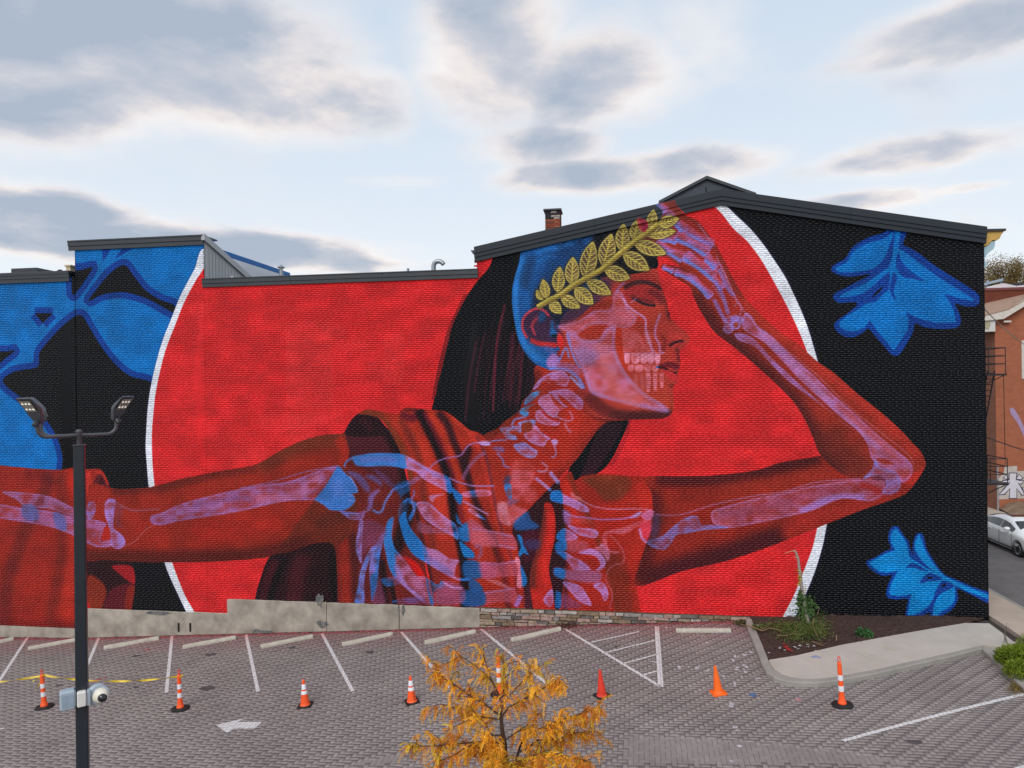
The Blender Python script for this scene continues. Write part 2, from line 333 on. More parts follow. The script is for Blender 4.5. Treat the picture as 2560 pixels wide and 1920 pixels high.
    # worn paint patches in the red field
    for _ in range(60):
        x, y = rng.uniform(420, 1980), rng.uniform(640, 1520); w, h = rng.uniform(30, 120), rng.uniform(8, 40)
        F([(x, y), (x+w, y+rng.uniform(-4, 4)), (x+w*.9, y+h), (x+w*.1, y+h)], (214, 58, 58) if rng.rand() < .55 else (190, 24, 30), .22, soft=8)
    F([(715, 805), (830, 800), (835, 1020), (715, 1022)], (216, 56, 56), .35, soft=3, sm=False); F([(960, 835), (1010, 830), (1012, 960), (960, 965)], (216, 60, 60), .25, soft=4, sm=False)
    clipto()
    # ---- hair
    H1 = F([(1242, 630), (1221, 670), (1195, 700), (1174, 729), (1157, 757), (1141, 790), (1129, 819), (1118, 863), (1107, 908), (1098, 944), (1089, 985), (1080, 1030), (1110, 1040), (1150, 1060), (1190, 1100), (1290, 1090), (1420, 1000), (1480, 760), (1640, 672), (1644, 640), (1650, 500), (1400, 520)], BLK)
    for off in (0, 5, 10):
        S([(1170-off, 735), (1150-off*.8, 775), (1125-off*.7, 830), (1112-off*.7, 880), (1098-off*.6, 935), (1088-off*.8, 1000)], 1.8, BLK, .8)
    clipto(H1)
    for i in range(26):
        x = 1165+i*6.6+rng.uniform(-3, 3); y0 = 745+rng.uniform(0, 130) + max(0, (1240-x)*.8); y1 = 1000+rng.uniform(-20, 70)
        S([(x+28, y0), (x+10, (y0+y1)*.5), (x, y1)], rng.uniform(2, 6), (92, 30, 48), rng.uniform(.18, .6), soft=2)
    S([(1262, 760), (1242, 850), (1235, 960), (1232, 1030)], 6, (112, 34, 52), .75, soft=2); S([(1282, 830), (1278, 900), (1272, 1000)], 16, (92, 30, 46), .5, soft=4); S([(1300, 880), (1300, 960), (1290, 1010)], 12, (80, 28, 40), .5, soft=4)
    clipto()
    H2 = F([(1515, 1052), (1545, 1046), (1570, 1048), (1566, 1068), (1554, 1096), (1534, 1138), (1511, 1170), (1487, 1185), (1469, 1190), (1452, 1205), (1437, 1212), (1420, 1190), (1425, 1165), (1442, 1146), (1469, 1108), (1496, 1070)], BLK)
    clipto(H2)
    for i in range(8):
        S([(1556-i*7, 1056), (1536-i*7, 1100), (1500-i*5, 1160), (1470-i*3, 1195)], 3.5, (84, 28, 46), .6, soft=1.5)
    clipto()
    for o in (4, 9): S([(1571+o*.4, 1052), (1558+o, 1090), (1540+o, 1130), (1520+o, 1165)], 1.4, (90, 20, 40), .8)
    # ---- neck and chest
    NK = F([(1339, 915), (1337, 954), (1325, 983), (1306, 1003), (1296, 1028), (1262, 1052), (1243, 1070), (1207, 1088), (1190, 1110), (1225, 1160), (1255, 1230), (1281, 1322), (1317, 1277), (1395, 1199), (1427, 1164), (1469, 1108), (1496, 1071), (1520, 1054), (1560, 1046), (1600, 1000), (1500, 930), (1400, 900)], (158, 40, 28))
    clipto(NK)
    S([(1470, 960), (1500, 1020), (1560, 1046), (1620, 1050)], 50, (74, 22, 26), .9, soft=16); S([(1345, 925), (1320, 1000), (1262, 1062), (1205, 1095)], 22, (92, 30, 24), .6, soft=8); S([(1440, 1020), (1420, 1090), (1380, 1150), (1330, 1220)], 40, (184, 42, 28), .55, soft=14); S([(1500, 1062), (1440, 1140), (1390, 1195)], 14, (120, 28, 24), .5, soft=5)
    clipto()
    # ---- left arm and sleeve
    LS = F([(-60, 1160), (0, 1163), (87, 1171), (150, 1174), (182, 1169), (214, 1172), (246, 1171), (258, 1179), (269, 1200), (276, 1222), (280, 1300), (330, 1405), (338, 1440), (337, 1475), (328, 1530), (320, 1600), (-60, 1600)], (150, 34, 24))
    clipto(LS)
    S([(120, 1175), (110, 1240), (60, 1330), (20, 1450), (10, 1560)], 40, (92, 26, 26), .6, soft=14); S([(150, 1180), (155, 1300), (150, 1420), (120, 1560)], 30, (104, 28, 24), .55, soft=12); S([(60, 1180), (110, 1190), (130, 1210)], 30, (90, 20, 26), .5, soft=10)
    S([(185, 1180), (200, 1300), (175, 1450), (165, 1570)], 34, (186, 46, 32), .6, soft=12); S([(-10, 1575), (200, 1580)], 60, (96, 14, 14), .7, soft=20)
    S([(215, 1180), (226, 1230), (222, 1290)], 22, (205, 52, 42), .8, soft=6)
    F([(234, 1216), (238, 1196), (246, 1186), (256, 1186), (268, 1204), (278, 1226)], (92, 26, 32), .95, soft=2); F([(246, 1208), (252, 1192), (262, 1206), (256, 1212)], (60, 16, 24), .9, soft=2); S([(240, 1180), (256, 1184), (270, 1212)], 5, (196, 50, 44), .9, soft=1.5)
    F([(215, 1395), (340, 1400), (340, 1540), (215, 1540)], DMA, .95, soft=2, sm=False)
    F([(220, 1440), (250, 1450), (266, 1475), (262, 1500), (250, 1525), (216, 1525)], (132, 42, 24), 1, soft=3)
    F([(281, 1414), (330, 1416), (337, 1459), (318, 1450), (296, 1432)], (150, 24, 32), 1, soft=1.5)
    F([(272, 1480), (290, 1466), (337, 1462), (330, 1530), (262, 1530)], (92, 20, 32), 1, soft=3); F([(318, 1470), (337, 1465), (329, 1528), (312, 1528)], (130, 34, 24), .9, soft=3); F([(217, 1500), (226, 1520), (216, 1525)], (200, 30, 32), 1)
    clipto()
    LA = F([(222, 1215), (276, 1219), (304, 1222), (370, 1218), (414, 1208), (451, 1197), (486, 1190), (550, 1177), (608, 1168), (641, 1160), (675, 1142), (716, 1118), (762, 1099), (808, 1087), (846, 1085), (866, 1084), (874, 1130), (864, 1160), (900, 1240), (880, 1330), (838, 1372), (825, 1356), (790, 1355), (760, 1366), (720, 1380), (675, 1391), (640, 1396), (521, 1404), (420, 1405), (347, 1404), (260, 1399), (216, 1396)], (146, 36, 24))
    clipto(LA)
    F([(850, 1165), (785, 1250), (700, 1370), (680, 1420), (900, 1420), (905, 1220)], (98, 34, 20), .9, soft=6)
    S([(640, 1160), (700, 1128), (770, 1100), (860, 1086)], 60, (98, 42, 26), .8, soft=20); S([(280, 1224), (400, 1216), (520, 1186), (640, 1166)], 30, (98, 28, 22), .75, soft=9); S([(215, 1392), (420, 1396), (640, 1388), (780, 1352)], 44, (78, 22, 20), .85, soft=14)
    S([(480, 1330), (600, 1320), (700, 1290)], 60, (176, 34, 26), .6, soft=22); S([(845, 1095), (862, 1130), (858, 1165)], 24, (176, 40, 28), .8, soft=6); S([(330, 1310), (420, 1340)], 50, (164, 38, 26), .5, soft=18); S([(790, 1310), (850, 1290), (890, 1260)], 30, (74, 30, 22), .5, soft=12)
    clipto()
    # ---- dark cloth under the arm, torso
    DC = F([(630, 1600), (637, 1500), (653, 1440), (675, 1391), (720, 1380), (760, 1366), (790, 1356), (825, 1356), (838, 1372), (842, 1420), (846, 1600)], DMA)
    clipto(DC)
    S([(690, 1400), (668, 1450), (655, 1510)], 22, (66, 16, 28), .8, soft=7); S([(760, 1385), (740, 1450), (735, 1520)], 46, (70, 20, 30), .8, soft=14); S([(712, 1395), (690, 1450), (668, 1520)], 16, (10, 6, 10), .9, soft=6); S([(832, 1380), (838, 1520)], 24, (14, 8, 12), .9, soft=7)
    clipto()
    TO = F([(862, 1084), (990, 1084), (1050, 1340), (1095, 1600), (846, 1600), (842, 1420), (838, 1372), (880, 1330), (900, 1240), (864, 1160), (874, 1130)], (104, 28, 24), sm=False)
    clipto(TO)
    F([(862, 1084), (985, 1084), (1030, 1250), (960, 1200), (880, 1150)], (74, 24, 34), .95, soft=8); S([(960, 1060), (1005, 1150), (1022, 1250), (1005, 1330), (985, 1380)], 34, (24, 10, 16), .9, soft=9)
    S([(855, 1300), (862, 1400), (868, 1540)], 30, (146, 34, 24), .8, soft=10); S([(880, 1330), (888, 1420), (890, 1540)], 22, (70, 22, 22), .8, soft=8); S([(905, 1300), (915, 1400), (912, 1530)], 22, (88, 26, 30), .7, soft=8); S([(940, 1340), (950, 1420), (950, 1530)], 24, (46, 16, 22), .75, soft=8); S([(920, 1190), (950, 1280), (940, 1380)], 60, (112, 34, 32), .5, soft=20); F([(1010, 1390), (1040, 1405), (1058, 1430), (1062, 1450), (1044, 1440), (1022, 1410)], (200, 18, 18), .95, soft=3)
    S([(975, 1450), (985, 1500), (990, 1540)], 14, (24, 10, 16), .9, soft=4); S([(955, 1400), (960, 1450), (968, 1520)], 18, (24, 10, 16), .8, soft=6)
    clipto()
    OPN = F([(862, 1086), (866, 1070), (878, 1050), (895, 1034), (918, 1030), (945, 1044), (960, 1062), (976, 1086), (900, 1092)], (34, 12, 20)); S([(905, 1045), (915, 1060), (930, 1075)], 16, (64, 20, 30), .6, soft=6)
    # ---- draped cloth on the left shoulder
    DR = F([(895, 1034), (915, 1024), (947, 1027), (993, 1035), (1005, 1022), (1025, 1018), (1046, 1021), (1080, 1024), (1115, 1029), (1144, 1050), (1173, 1074), (1196, 1081), (1213, 1096), (1229, 1126), (1241, 1168), (1249, 1195), (1260, 1229), (1281, 1318), (1294, 1371), (1304, 1435), (1313, 1504), (1316, 1600), (1100, 1600), (1084, 1509), (1073, 1440), (1062, 1395), (1048, 1340), (1034, 1280), (1026, 1243), (1023, 1207), (1014, 1161), (999, 1125), (977, 1083), (955, 1050), (925, 1038)], (158, 40, 26))
    clipto(DR)
    S([(905, 1030), (950, 1050), (985, 1100), (1010, 1150), (1022, 1210)], 34, (112, 48, 26), .9, soft=10); S([(995, 1040), (1030, 1090), (1070, 1170), (1100, 1260), (1115, 1340)], 40, (188, 50, 32), .8, soft=14); S([(1000, 1036), (1030, 1045), (1045, 1036)], 20, (92, 18, 34), .9, soft=5); S([(1010, 1024), (1044, 1024)], 6, (60, 12, 24), .8, soft=3)
    S([(1046, 1024), (1069, 1070), (1088, 1108), (1104, 1146), (1119, 1184), (1127, 1216), (1132, 1262), (1140, 1316), (1152, 1362), (1160, 1413), (1162, 1467), (1158, 1560)], 24, (18, 8, 16), .97, soft=6)
    S([(1060, 1030), (1090, 1090), (1122, 1160), (1145, 1240), (1160, 1330), (1180, 1400), (1186, 1560)], 12, (112, 22, 40), .7, soft=5)
    S([(1078, 1034), (1110, 1090), (1140, 1170), (1165, 1260), (1195, 1350)], 16, (190, 52, 34), .8, soft=6)
    S([(1094, 1030), (1117, 1058), (1136, 1108), (1150, 1140), (1164, 1182), (1178, 1220), (1192, 1262), (1214, 1308), (1240, 1370), (1262, 1440), (1276, 1540)], 18, (44, 16, 24), .9, soft=6); S([(1000, 1046), (1030, 1100), (1052, 1170), (1060, 1250), (1075, 1330), (1090, 1420), (1104, 1520)], 20, (104, 34, 26), .7, soft=8); S([(1036, 1250), (1050, 1330), (1068, 1400), (1080, 1480)], 14, (40, 14, 22), .8, soft=5)
    F([(1171, 1112), (1156, 1136), (1155, 1158), (1162, 1190), (1175, 1200), (1172, 1160), (1180, 1125)], (40, 16, 26), .9, soft=5)
    S([(1130, 1040), (1180, 1085), (1210, 1150), (1228, 1220), (1245, 1300), (1270, 1380), (1290, 1470)], 18, (192, 52, 38), .75, soft=6); S([(1190, 1090), (1210, 1130), (1224, 1180), (1238, 1260), (1256, 1330), (1284, 1420), (1296, 1540)], 7, (96, 34, 52), .8, soft=3)
    S([(1250, 1360), (1270, 1440), (1285, 1520)], 30, (170, 34, 26), .6, soft=9); S([(1100, 1420), (1118, 1480), (1130, 1540)], 34, (130, 30, 30), .7, soft=10)
    clipto()
    # ---- gap, centre fold, right sleeve
    F([(1395, 1199), (1317, 1277), (1281, 1320), (1294, 1371), (1304, 1435), (1313, 1504), (1316, 1600), (1420, 1600), (1412, 1400), (1410, 1260), (1400, 1215)], (44, 15, 22))
    F([(1305, 1330), (1352, 1330), (1345, 1390), (1310, 1400)], (70, 14, 34), .8, soft=6); F([(1313, 1470), (1350, 1470), (1360, 1530), (1314, 1530)], (72, 26, 40), .9, soft=8)
    F1_ = F([(1363, 1256), (1379, 1261), (1387, 1288), (1388, 1334), (1379, 1380), (1372, 1423), (1382, 1481), (1386, 1560), (1345, 1560), (1325, 1470), (1327, 1423), (1340, 1378), (1352, 1320), (1359, 1272)], (176, 34, 26))
    clipto(F1_); S([(1356, 1270), (1352, 1330), (1335, 1400), (1330, 1470)], 18, (96, 36, 30), .85, soft=6); S([(1376, 1280), (1376, 1340), (1362, 1400), (1364, 1460)], 16, (206, 40, 34), .8, soft=5); clipto()
    RS = F([(1400, 1201), (1415, 1186), (1427, 1178), (1436, 1200), (1455, 1190), (1501, 1184), (1569, 1189), (1615, 1194), (1627, 1229), (1631, 1263), (1629, 1302), (1622, 1332), (1613, 1362), (1599, 1407), (1592, 1465), (1592, 1600), (1405, 1600), (1409, 1450), (1411, 1320), (1406, 1240)], (158, 34, 24))
    clipto(RS)
    S([(1420, 1185), (1440, 1230), (1475, 1300), (1505, 1380), (1530, 1460), (1545, 1540)], 12, (104, 42, 26), .75, soft=5); S([(1412, 1200), (1430, 1260), (1450, 1340)], 18, (196, 40, 30), .7, soft=7)
    F([(1455, 1194), (1510, 1188), (1575, 1196), (1560, 1240), (1530, 1252), (1505, 1248), (1490, 1226), (1470, 1212)], (112, 50, 28), .85, soft=7); S([(1600, 1205), (1616, 1260), (1610, 1330), (1590, 1400)], 30, (186, 40, 28), .7, soft=9)
    S([(1530, 1380), (1552, 1450), (1565, 1540)], 44, (106, 36, 22), .7, soft=12); S([(1480, 1300), (1560, 1310)], 60, (176, 32, 24), .5, soft=18); S([(1411, 1300), (1414, 1400), (1412, 1540)], 12, (60, 20, 28), .7, soft=4)
    clipto()
    # ---- right arm, forearm, hand
    RA = F([(1612, 1193), (1700, 1190), (1777, 1188), (1885, 1176), (1958, 1154), (2052, 1138), (2120, 1110), (2220, 1070), (2243, 1080), (2294, 1120), (2312, 1152), (2310, 1170), (2287, 1207), (2258, 1237), (2153, 1275), (2041, 1319), (1922, 1366), (1813, 1402), (1705, 1427), (1592, 1465), (1599, 1407), (1613, 1362), (1629, 1302), (1631, 1263), (1627, 1229)], (138, 34, 24))
    clipto(RA)
    S([(1640, 1200), (1780, 1196), (1900, 1180), (2050, 1145)], 34, (72, 20, 24), .9, soft=11); S([(1600, 1455), (1720, 1415), (1850, 1378), (1960, 1340)], 60, (62, 18, 26), .9, soft=20); S([(1626, 1225), (1632, 1290), (1610, 1380), (1596, 1450)], 50, (78, 22, 24), .85, soft=16)
    S([(1800, 1240), (1950, 1210), (2080, 1180)], 50, (152, 44, 30), .6, soft=16); S([(1960, 1320), (2100, 1280), (2250, 1225)], 40, (164, 40, 34), .6, soft=12); S([(2290, 1110), (2306, 1160), (2270, 1215)], 30, (178, 42, 32), .8, soft=8); S([(2060, 1150), (2100, 1180), (2150, 1200)], 26, (160, 38, 28), .5, soft=8)
    clipto()
    FA = F([(2052, 1139), (2032, 1094), (2015, 1056), (1997, 1024), (1976, 996), (1934, 954), (1892, 916), (1840, 872), (1786, 830), (1767, 804), (1746, 769), (1732, 738), (1723, 717), (1699, 701), (1668, 682), (1652, 671), (1651, 664), (1659, 660), (1682, 664), (1700, 668), (1690, 658), (1662, 643), (1640, 636), (1600, 600), (1640, 560), (1650, 530), (1640, 505), (1650, 490), (1680, 500), (1699, 527), (1715, 539), (1732, 546), (1746, 555), (1767, 581), (1781, 602), (1793, 619), (1802, 637), (1814, 659), (1828, 689), (1842, 715), (1859, 741), (1880, 764), (1917, 802), (1953, 832), (1997, 863), (2043, 904), (2085, 933), (2137, 979), (2207, 1035), (2260, 1084), (2295, 1126), (2312, 1157), (2290, 1180), (2200, 1200), (2150, 1199), (2104, 1185)], (146, 42, 30))
    clipto(FA)
    S([(1730, 745), (1790, 832), (1880, 915), (1970, 1000), (2025, 1090), (2056, 1150), (2110, 1188)], 54, (74, 24, 26), .9, soft=18); S([(2060, 1080), (2120, 1150), (2160, 1180)], 70, (98, 34, 28), .7, soft=20); S([(1860, 750), (1960, 845), (2100, 955), (2230, 1065), (2300, 1140)], 26, (172, 46, 36), .85, soft=8)
    S([(1672, 508), (1720, 545), (1760, 580), (1800, 650), (1850, 740)], 22, (112, 38, 34), .7, soft=7); S([(1700, 570), (1760, 640), (1800, 720), (1840, 790)], 60, (172, 44, 38), .6, soft=16); S([(1735, 745), (1700, 705), (1660, 678)], 16, (84, 28, 28), .8, soft=5); S([(1668, 652), (1720, 690), (1760, 740)], 14, (104, 34, 34), .8, soft=6)
    S([(1690, 600), (1740, 630), (1790, 660)], 12, (110, 34, 38), .7, soft=5); S([(1690, 560), (1740, 590), (1785, 620)], 12, (110, 34, 38), .7, soft=5)
    clipto()
    F([(1671, 575), (1684, 566), (1700, 572), (1711, 586), (1690, 583)], RED); F([(1643, 638), (1664, 646), (1692, 661), (1701, 668), (1682, 663), (1659, 659), (1650, 664), (1646, 660)], RED)
    # ---- face
    FC = F([(1470, 700), (1540, 690), (1600, 682), (1625, 672), (1643, 675), (1648, 697), (1653, 718), (1662, 742), (1669, 765), (1670, 781), (1673, 792), (1687, 807), (1701, 821), (1717, 833), (1724, 847), (1719, 859), (1708, 868), (1700, 876), (1697, 884), (1700, 901), (1700, 915), (1694, 931), (1697, 946), (1694, 956), (1684, 964), (1682, 981), (1684, 1002), (1683, 1023), (1675, 1037), (1654, 1046), (1593, 1048), (1534, 1050), (1470, 1030), (1440, 960), (1400, 900), (1375, 922), (1345, 905), (1330, 850), (1345, 790), (1400, 740)], (164, 52, 42))
    clipto(FC)
    F([(1340, 760), (1450, 700), (1530, 700), (1490, 770), (1440, 800), (1380, 820), (1330, 800)], (62, 40, 66), .95, soft=12)
    S([(1500, 760), (1600, 760), (1660, 790)], 60, (170, 56, 44), .6, soft=16); S([(1655, 800), (1690, 835), (1700, 860), (1690, 900)], 40, (176, 50, 46), .7, soft=10); S([(1664, 720), (1668, 780), (1678, 800)], 14, (112, 34, 34), .7, soft=5)
    S([(1570, 990), (1640, 1000), (1670, 1020)], 40, (170, 56, 38), .7, soft=12); S([(1470, 985), (1520, 1030), (1600, 1040), (1680, 1036)], 26, (66, 22, 26), .9, soft=8); S([(1450, 950), (1475, 1000), (1520, 1036)], 30, (120, 32, 32), .6, soft=9)
    F([(1640, 700), (1652, 716), (1630, 706), (1600, 700), (1570, 710), (1590, 690)], (150, 42, 40), .8, soft=4)
    S([(1559, 720), (1581, 709), (1602, 705), (1626, 709), (1655, 724)], 13, (58, 26, 34), .95, soft=2.5, w1=9); F([(1552, 742), (1570, 722), (1605, 714), (1640, 726), (1652, 748), (1600, 754)], (150, 34, 40), .8, soft=5); S([(1620, 728), (1648, 740), (1655, 760)], 16, (84, 28, 36), .6, soft=6)
    S([(1582, 745), (1598, 754), (1614, 761), (1638, 764)], 5.5, (18, 18, 28), 1, soft=1); S([(1575, 740), (1600, 748), (1636, 757)], 8, (66, 24, 34), .6, soft=4)
    S([(1655, 838), (1662, 856), (1656, 868), (1660, 880)], 8, (112, 26, 30), .7, soft=4); S([(1672, 864), (1684, 857), (1697, 853), (1708, 852)], 6, (46, 16, 26), 1, soft=1.5); S([(1668, 842), (1676, 836), (1690, 838)], 9, (190, 54, 50), .5, soft=4); S([(1690, 870), (1697, 890), (1694, 905)], 10, (92, 28, 34), .7, soft=4)
    F([(1638, 917), (1658, 908), (1675, 904), (1698, 912), (1699, 918), (1690, 924), (1672, 918), (1656, 920)], (104, 22, 34), .95, soft=1.5); S([(1640, 917), (1660, 921), (1680, 930), (1692, 932)], 5, (30, 14, 24), 1, soft=1.2); F([(1652, 922), (1672, 928), (1692, 936), (1697, 946), (1692, 956), (1680, 950), (1662, 936)], (196, 44, 50), .9, soft=2); F([(1664, 926), (1678, 922), (1684, 930), (1676, 934)], (196, 48, 46), .6, soft=2)
    S([(1672, 966), (1684, 962)], 8, (96, 30, 32), .7, soft=4)
    clipto()
    F([(1670, 778), (1674, 784), (1672, 793), (1668, 788)], (52, 22, 32), .9, soft=1)
    # ---- the blue skull
    SK = F([(1308, 618), (1297, 657), (1286, 693), (1280, 724), (1279, 751), (1280, 765), (1284, 794), (1293, 841), (1306, 872), (1322, 895), (1338, 910), (1356, 918), (1380, 923), (1400, 900), (1400, 800), (1500, 700), (1560, 560), (1480, 540), (1400, 570)], (24, 84, 150))
    clipto(SK)
    F([(1336, 730), (1329, 770), (1318, 792), (1322, 840), (1345, 860), (1395, 830), (1420, 780), (1460, 720), (1480, 650), (1400, 680)], (20, 28, 44), .95, soft=12); F([(1360, 660), (1420, 600), (1480, 590), (1470, 640), (1400, 700), (1350, 720)], (18, 56, 104), .85, soft=16)
    S([(1305, 640), (1292, 690), (1288, 750), (1294, 810), (1312, 862), (1345, 900)], 14, (40, 124, 206), .9, soft=4); S([(1330, 640), (1320, 680), (1310, 720)], 22, (26, 60, 104), .8, soft=8)
    for i in range(14):
        x = 1335+rng.uniform(0, 130); y = 600+rng.uniform(0, 80); S([(x, y), (x+25, y-12), (x+50, y-14)], rng.uniform(5, 14), (36, 112, 190) if rng.rand() < .6 else (18, 34, 60), .6, soft=5)
    S([(1450, 612), (1448, 600), (1462, 594), (1475, 590)], 3, (18, 40, 70), .8, soft=1); S([(1450, 632), (1450, 622), (1462, 617)], 3, (18, 40, 70), .8, soft=1)
    F([(1500, 540), (1650, 540), (1650, 680), (1560, 680), (1490, 700), (1480, 640)], BLK, .97, soft=10)
    clipto()
    # ear
    F([(1306, 800), (1318, 782), (1340, 770), (1362, 776), (1378, 792), (1392, 812), (1406, 836), (1411, 856), (1404, 868), (1388, 864), (1370, 858), (1340, 852), (1318, 842), (1308, 822)], (60, 34, 62), .95, soft=3)
    S([(1318, 846), (1306, 822), (1308, 796), (1322, 780), (1342, 771), (1360, 777), (1372, 790)], 6, (196, 58, 74), .95, soft=1.6); S([(1338, 838), (1330, 818), (1336, 802), (1350, 794), (1356, 786)], 5, (186, 52, 64), .9, soft=1.6)
    S([(1325, 850), (1345, 858), (1370, 861), (1392, 864)], 13, (200, 40, 42), .9, soft=2.5); F([(1392, 832), (1404, 838), (1411, 855), (1406, 868), (1394, 866)], (204, 42, 40), .95, soft=2); S([(1345, 790), (1336, 800), (1326, 820)], 10, (140, 44, 60), .5, soft=4)
    F([(1352, 778), (1364, 788), (1362, 800), (1352, 806), (1344, 798)], (24, 70, 116), .9, soft=3); F([(1378, 800), (1384, 806), (1384, 818), (1394, 836), (1386, 843), (1374, 838), (1376, 820)], (28, 96, 158), .9, soft=3); F([(1377, 838), (1388, 834), (1393, 839), (1384, 845)], (10, 30, 44), 1, soft=1.5)
    S([(1320, 862), (1340, 885), (1360, 905)], 20, (36, 110, 180), .7, soft=8); S([(1360, 870), (1385, 880), (1395, 900)], 12, (92, 92, 160), .7, soft=5); F([(1365, 905), (1376, 885), (1386, 884), (1400, 900), (1390, 918), (1372, 920)], (176, 112, 176), .85, soft=4)
    # skull bones over the face
    def bone(pts, col=LIL, a=.8, soft=2.0, edge=None, ew=4, sm=True, crop=None, hi=None):
        if crop: pts = C(crop, pts)
        P = cv(pts); P = spl(P, True) if sm else P; ms = mask(P, soft*KS)
        if ms is None: return ms
        sy, sx, m = ms; under = np.clip((img[sy, sx, 0]-.20)/.22, 0, 1)[..., None]
        cc = np.array((34, 106, 186), np.float32)/255*(1-under)+np.array(col, np.float32)/255*under
        inner = blur(m, 7*KS); rim = np.clip(1.25-inner, 0, 1)
        al = m*a*np.clip(.62+.50*rim+(CLOUD[sy, sx]-.5)*.75, 0, 1)
        img[sy, sx] += (cc*(1+.12*rim[..., None])-img[sy, sx])*al[..., None]
        if edge is not None: clipto(ms); S(list(pts)+[pts[0], pts[1]], ew*1.6, edge, .45, soft=ew*.7); clipto()
        return ms
    bone([(1416, 830), (1436, 832), (1452, 847), (1477, 850), (1499, 847), (1515, 821), (1539, 819), (1536, 861), (1546, 899), (1564, 932), (1588, 962), (1621, 990), (1654, 1009), (1672, 1026), (1663, 1030), (1593, 1016), (1546, 1004), (1494, 990), (1475, 979), (1466, 955), (1452, 915), (1435, 880), (1419, 852)], (176, 100, 138), .85, 3, (140, 128, 204), 8)
    S([(1500, 860), (1510, 900), (1530, 950)], 30, (196, 110, 128), .5, soft=10); S([(1440, 880), (1490, 900)], 40, (132, 108, 168), .6, soft=12); S([(1520, 930), (1540, 980), (1600, 1005)], 30, (176, 84, 84), .6, soft=10)
    bone([(1390, 816), (1409, 811), (1435, 805), (1463, 791), (1487, 776), (1524, 774), (1531, 748), (1536, 729), (1552, 730), (1562, 750), (1572, 775), (1590, 790), (1580, 812), (1555, 819), (1522, 813), (1499, 809), (1470, 814), (1447, 832), (1414, 828)], (176, 92, 118), .8, 3, (158, 124, 190), 5)
    bone([(1555, 823), (1581, 826), (1600, 840), (1612, 862), (1640, 880), (1650, 884), (1610, 888), (1557, 884), (1554, 850)], (190, 88, 100), .8, 4)
    F([(1440, 803), (1458, 784), (1484, 760), (1529, 747), (1525, 768), (1485, 776), (1459, 793)], (146, 42, 32), .95, soft=2)
    F([(1447, 834), (1470, 820), (1515, 812), (1508, 826), (1495, 842), (1470, 848)], (150, 44, 32), .95, soft=2); F([(1540, 820), (1553, 822), (1556, 870), (1562, 900), (1580, 930), (1570, 935), (1552, 905), (1538, 862)], (172, 44, 24), .95, soft=2)
    for i, (x, w) in enumerate(((1567, 14), (1588, 21), (1609, 17), (1626, 17), (1643, 14))):
        bone([(x-w*.5, 892), (x-w*.3, 885), (x+w*.3, 885), (x+w*.5, 892), (x+w*.36, 906), (x, 909), (x-w*.36, 906)], (206, 126, 150), .95, 1, (200, 160, 210), 2)
    for i, (x, w) in enumerate(((1576, 13), (1597, 20), (1618, 14), (1637, 15))):
        bone([(x-w*.5, 914), (x+w*.5, 912), (x+w*.45, 926), (x, 929), (x-w*.45, 926)], (200, 116, 136), .85, 1)
    for x, w, h in ((1620, 12, 45), (1637, 10, 42), (1654, 10, 34)):
        bone([(x-w*.5, 934), (x+w*.5, 934), (x+w*.3, 934+h), (x-w*.3, 934+h)], (206, 120, 142), .75, 2)
    for x in (1588, 1603): S([(x, 936), (x+4, 975)], 9, (196, 104, 116), .5, soft=3)
    S([(1557, 745), (1569, 765), (1592, 782), (1612, 797), (1614, 825), (1622, 852), (1632, 880)], 5, (190, 134, 190), .85, soft=1.4); S([(1650, 784), (1640, 812), (1637, 838), (1647, 860), (1650, 882), (1660, 880)], 5, (178, 122, 176), .8, soft=1.4); S([(1615, 830), (1624, 862)], 12, (192, 120, 150), .6, soft=3); S([(1540, 730), (1550, 715), (1562, 706)], 4, (120, 110, 200), .7, soft=1.5); S([(1576, 757), (1586, 750), (1588, 745)], 3, (190, 150, 200), .7, soft=1)
    S([(1640, 882), (1612, 884), (1560, 884)], 3, (200, 140, 180), .7, soft=1); S([(1418, 833), (1426, 870), (1440, 905), (1452, 920)], 5, (120, 128, 210), .8, soft=1.5); S([(1399, 900), (1407, 880), (1416, 870), (1422, 895)], 5, (110, 126, 206), .8, soft=1.5); F([(1393, 876), (1402, 880), (1400, 892), (1392, 888)], (140, 34, 34), .9, soft=1.5)
    S([(1372, 922), (1410, 922), (1440, 940), (1456, 965), (1458, 972)], 9, (104, 122, 204), .8, soft=2.5); S([(1424, 940), (1446, 962), (1455, 970)], 6, (130, 150, 220), .8, soft=1.5); F([(1390, 905), (1440, 912), (1452, 935), (1430, 930), (1400, 920)], (150, 100, 160), .6, soft=4)
    # ---- neck vertebrae
    N_ = (1180, 900, 5.53)
    bone([(1100, 170), (1250, 150), (1340, 260), (1300, 360), (1200, 340), (1080, 330), (980, 280), (900, 380), (840, 400), (900, 300), (980, 230)], (160, 110, 172), .85, 2, (150, 140, 214), 3, crop=N_)
    bone([(1040, 440), (1150, 420), (1300, 400), (1450, 480), (1530, 570), (1510, 680), (1430, 660), (1300, 540), (1180, 470), (1250, 600), (1320, 640), (1280, 650), (1180, 560), (1090, 470)], (166, 108, 172), .8, 2, (150, 140, 210), 3, crop=N_)
    bone([(920, 540), (1000, 480), (1090, 490), (1160, 600), (1250, 660), (1200, 700), (1150, 790), (1060, 760), (980, 680), (920, 610)], (186, 116, 170), .85, 2, (150, 140, 214), 4, crop=N_)
    bone([(880, 720), (960, 690), (1050, 790), (1210, 850), (1180, 900), (1080, 900), (980, 880), (890, 830)], (186, 116, 168), .85, 2, (170, 130, 200), 4, crop=N_)
    bone([(720, 1020), (860, 900), (960, 1000), (1080, 1080), (1040, 1110), (980, 1190), (860, 1160), (760, 1100)], (186, 118, 176), .85, 2, (150, 140, 214), 4, crop=N_)
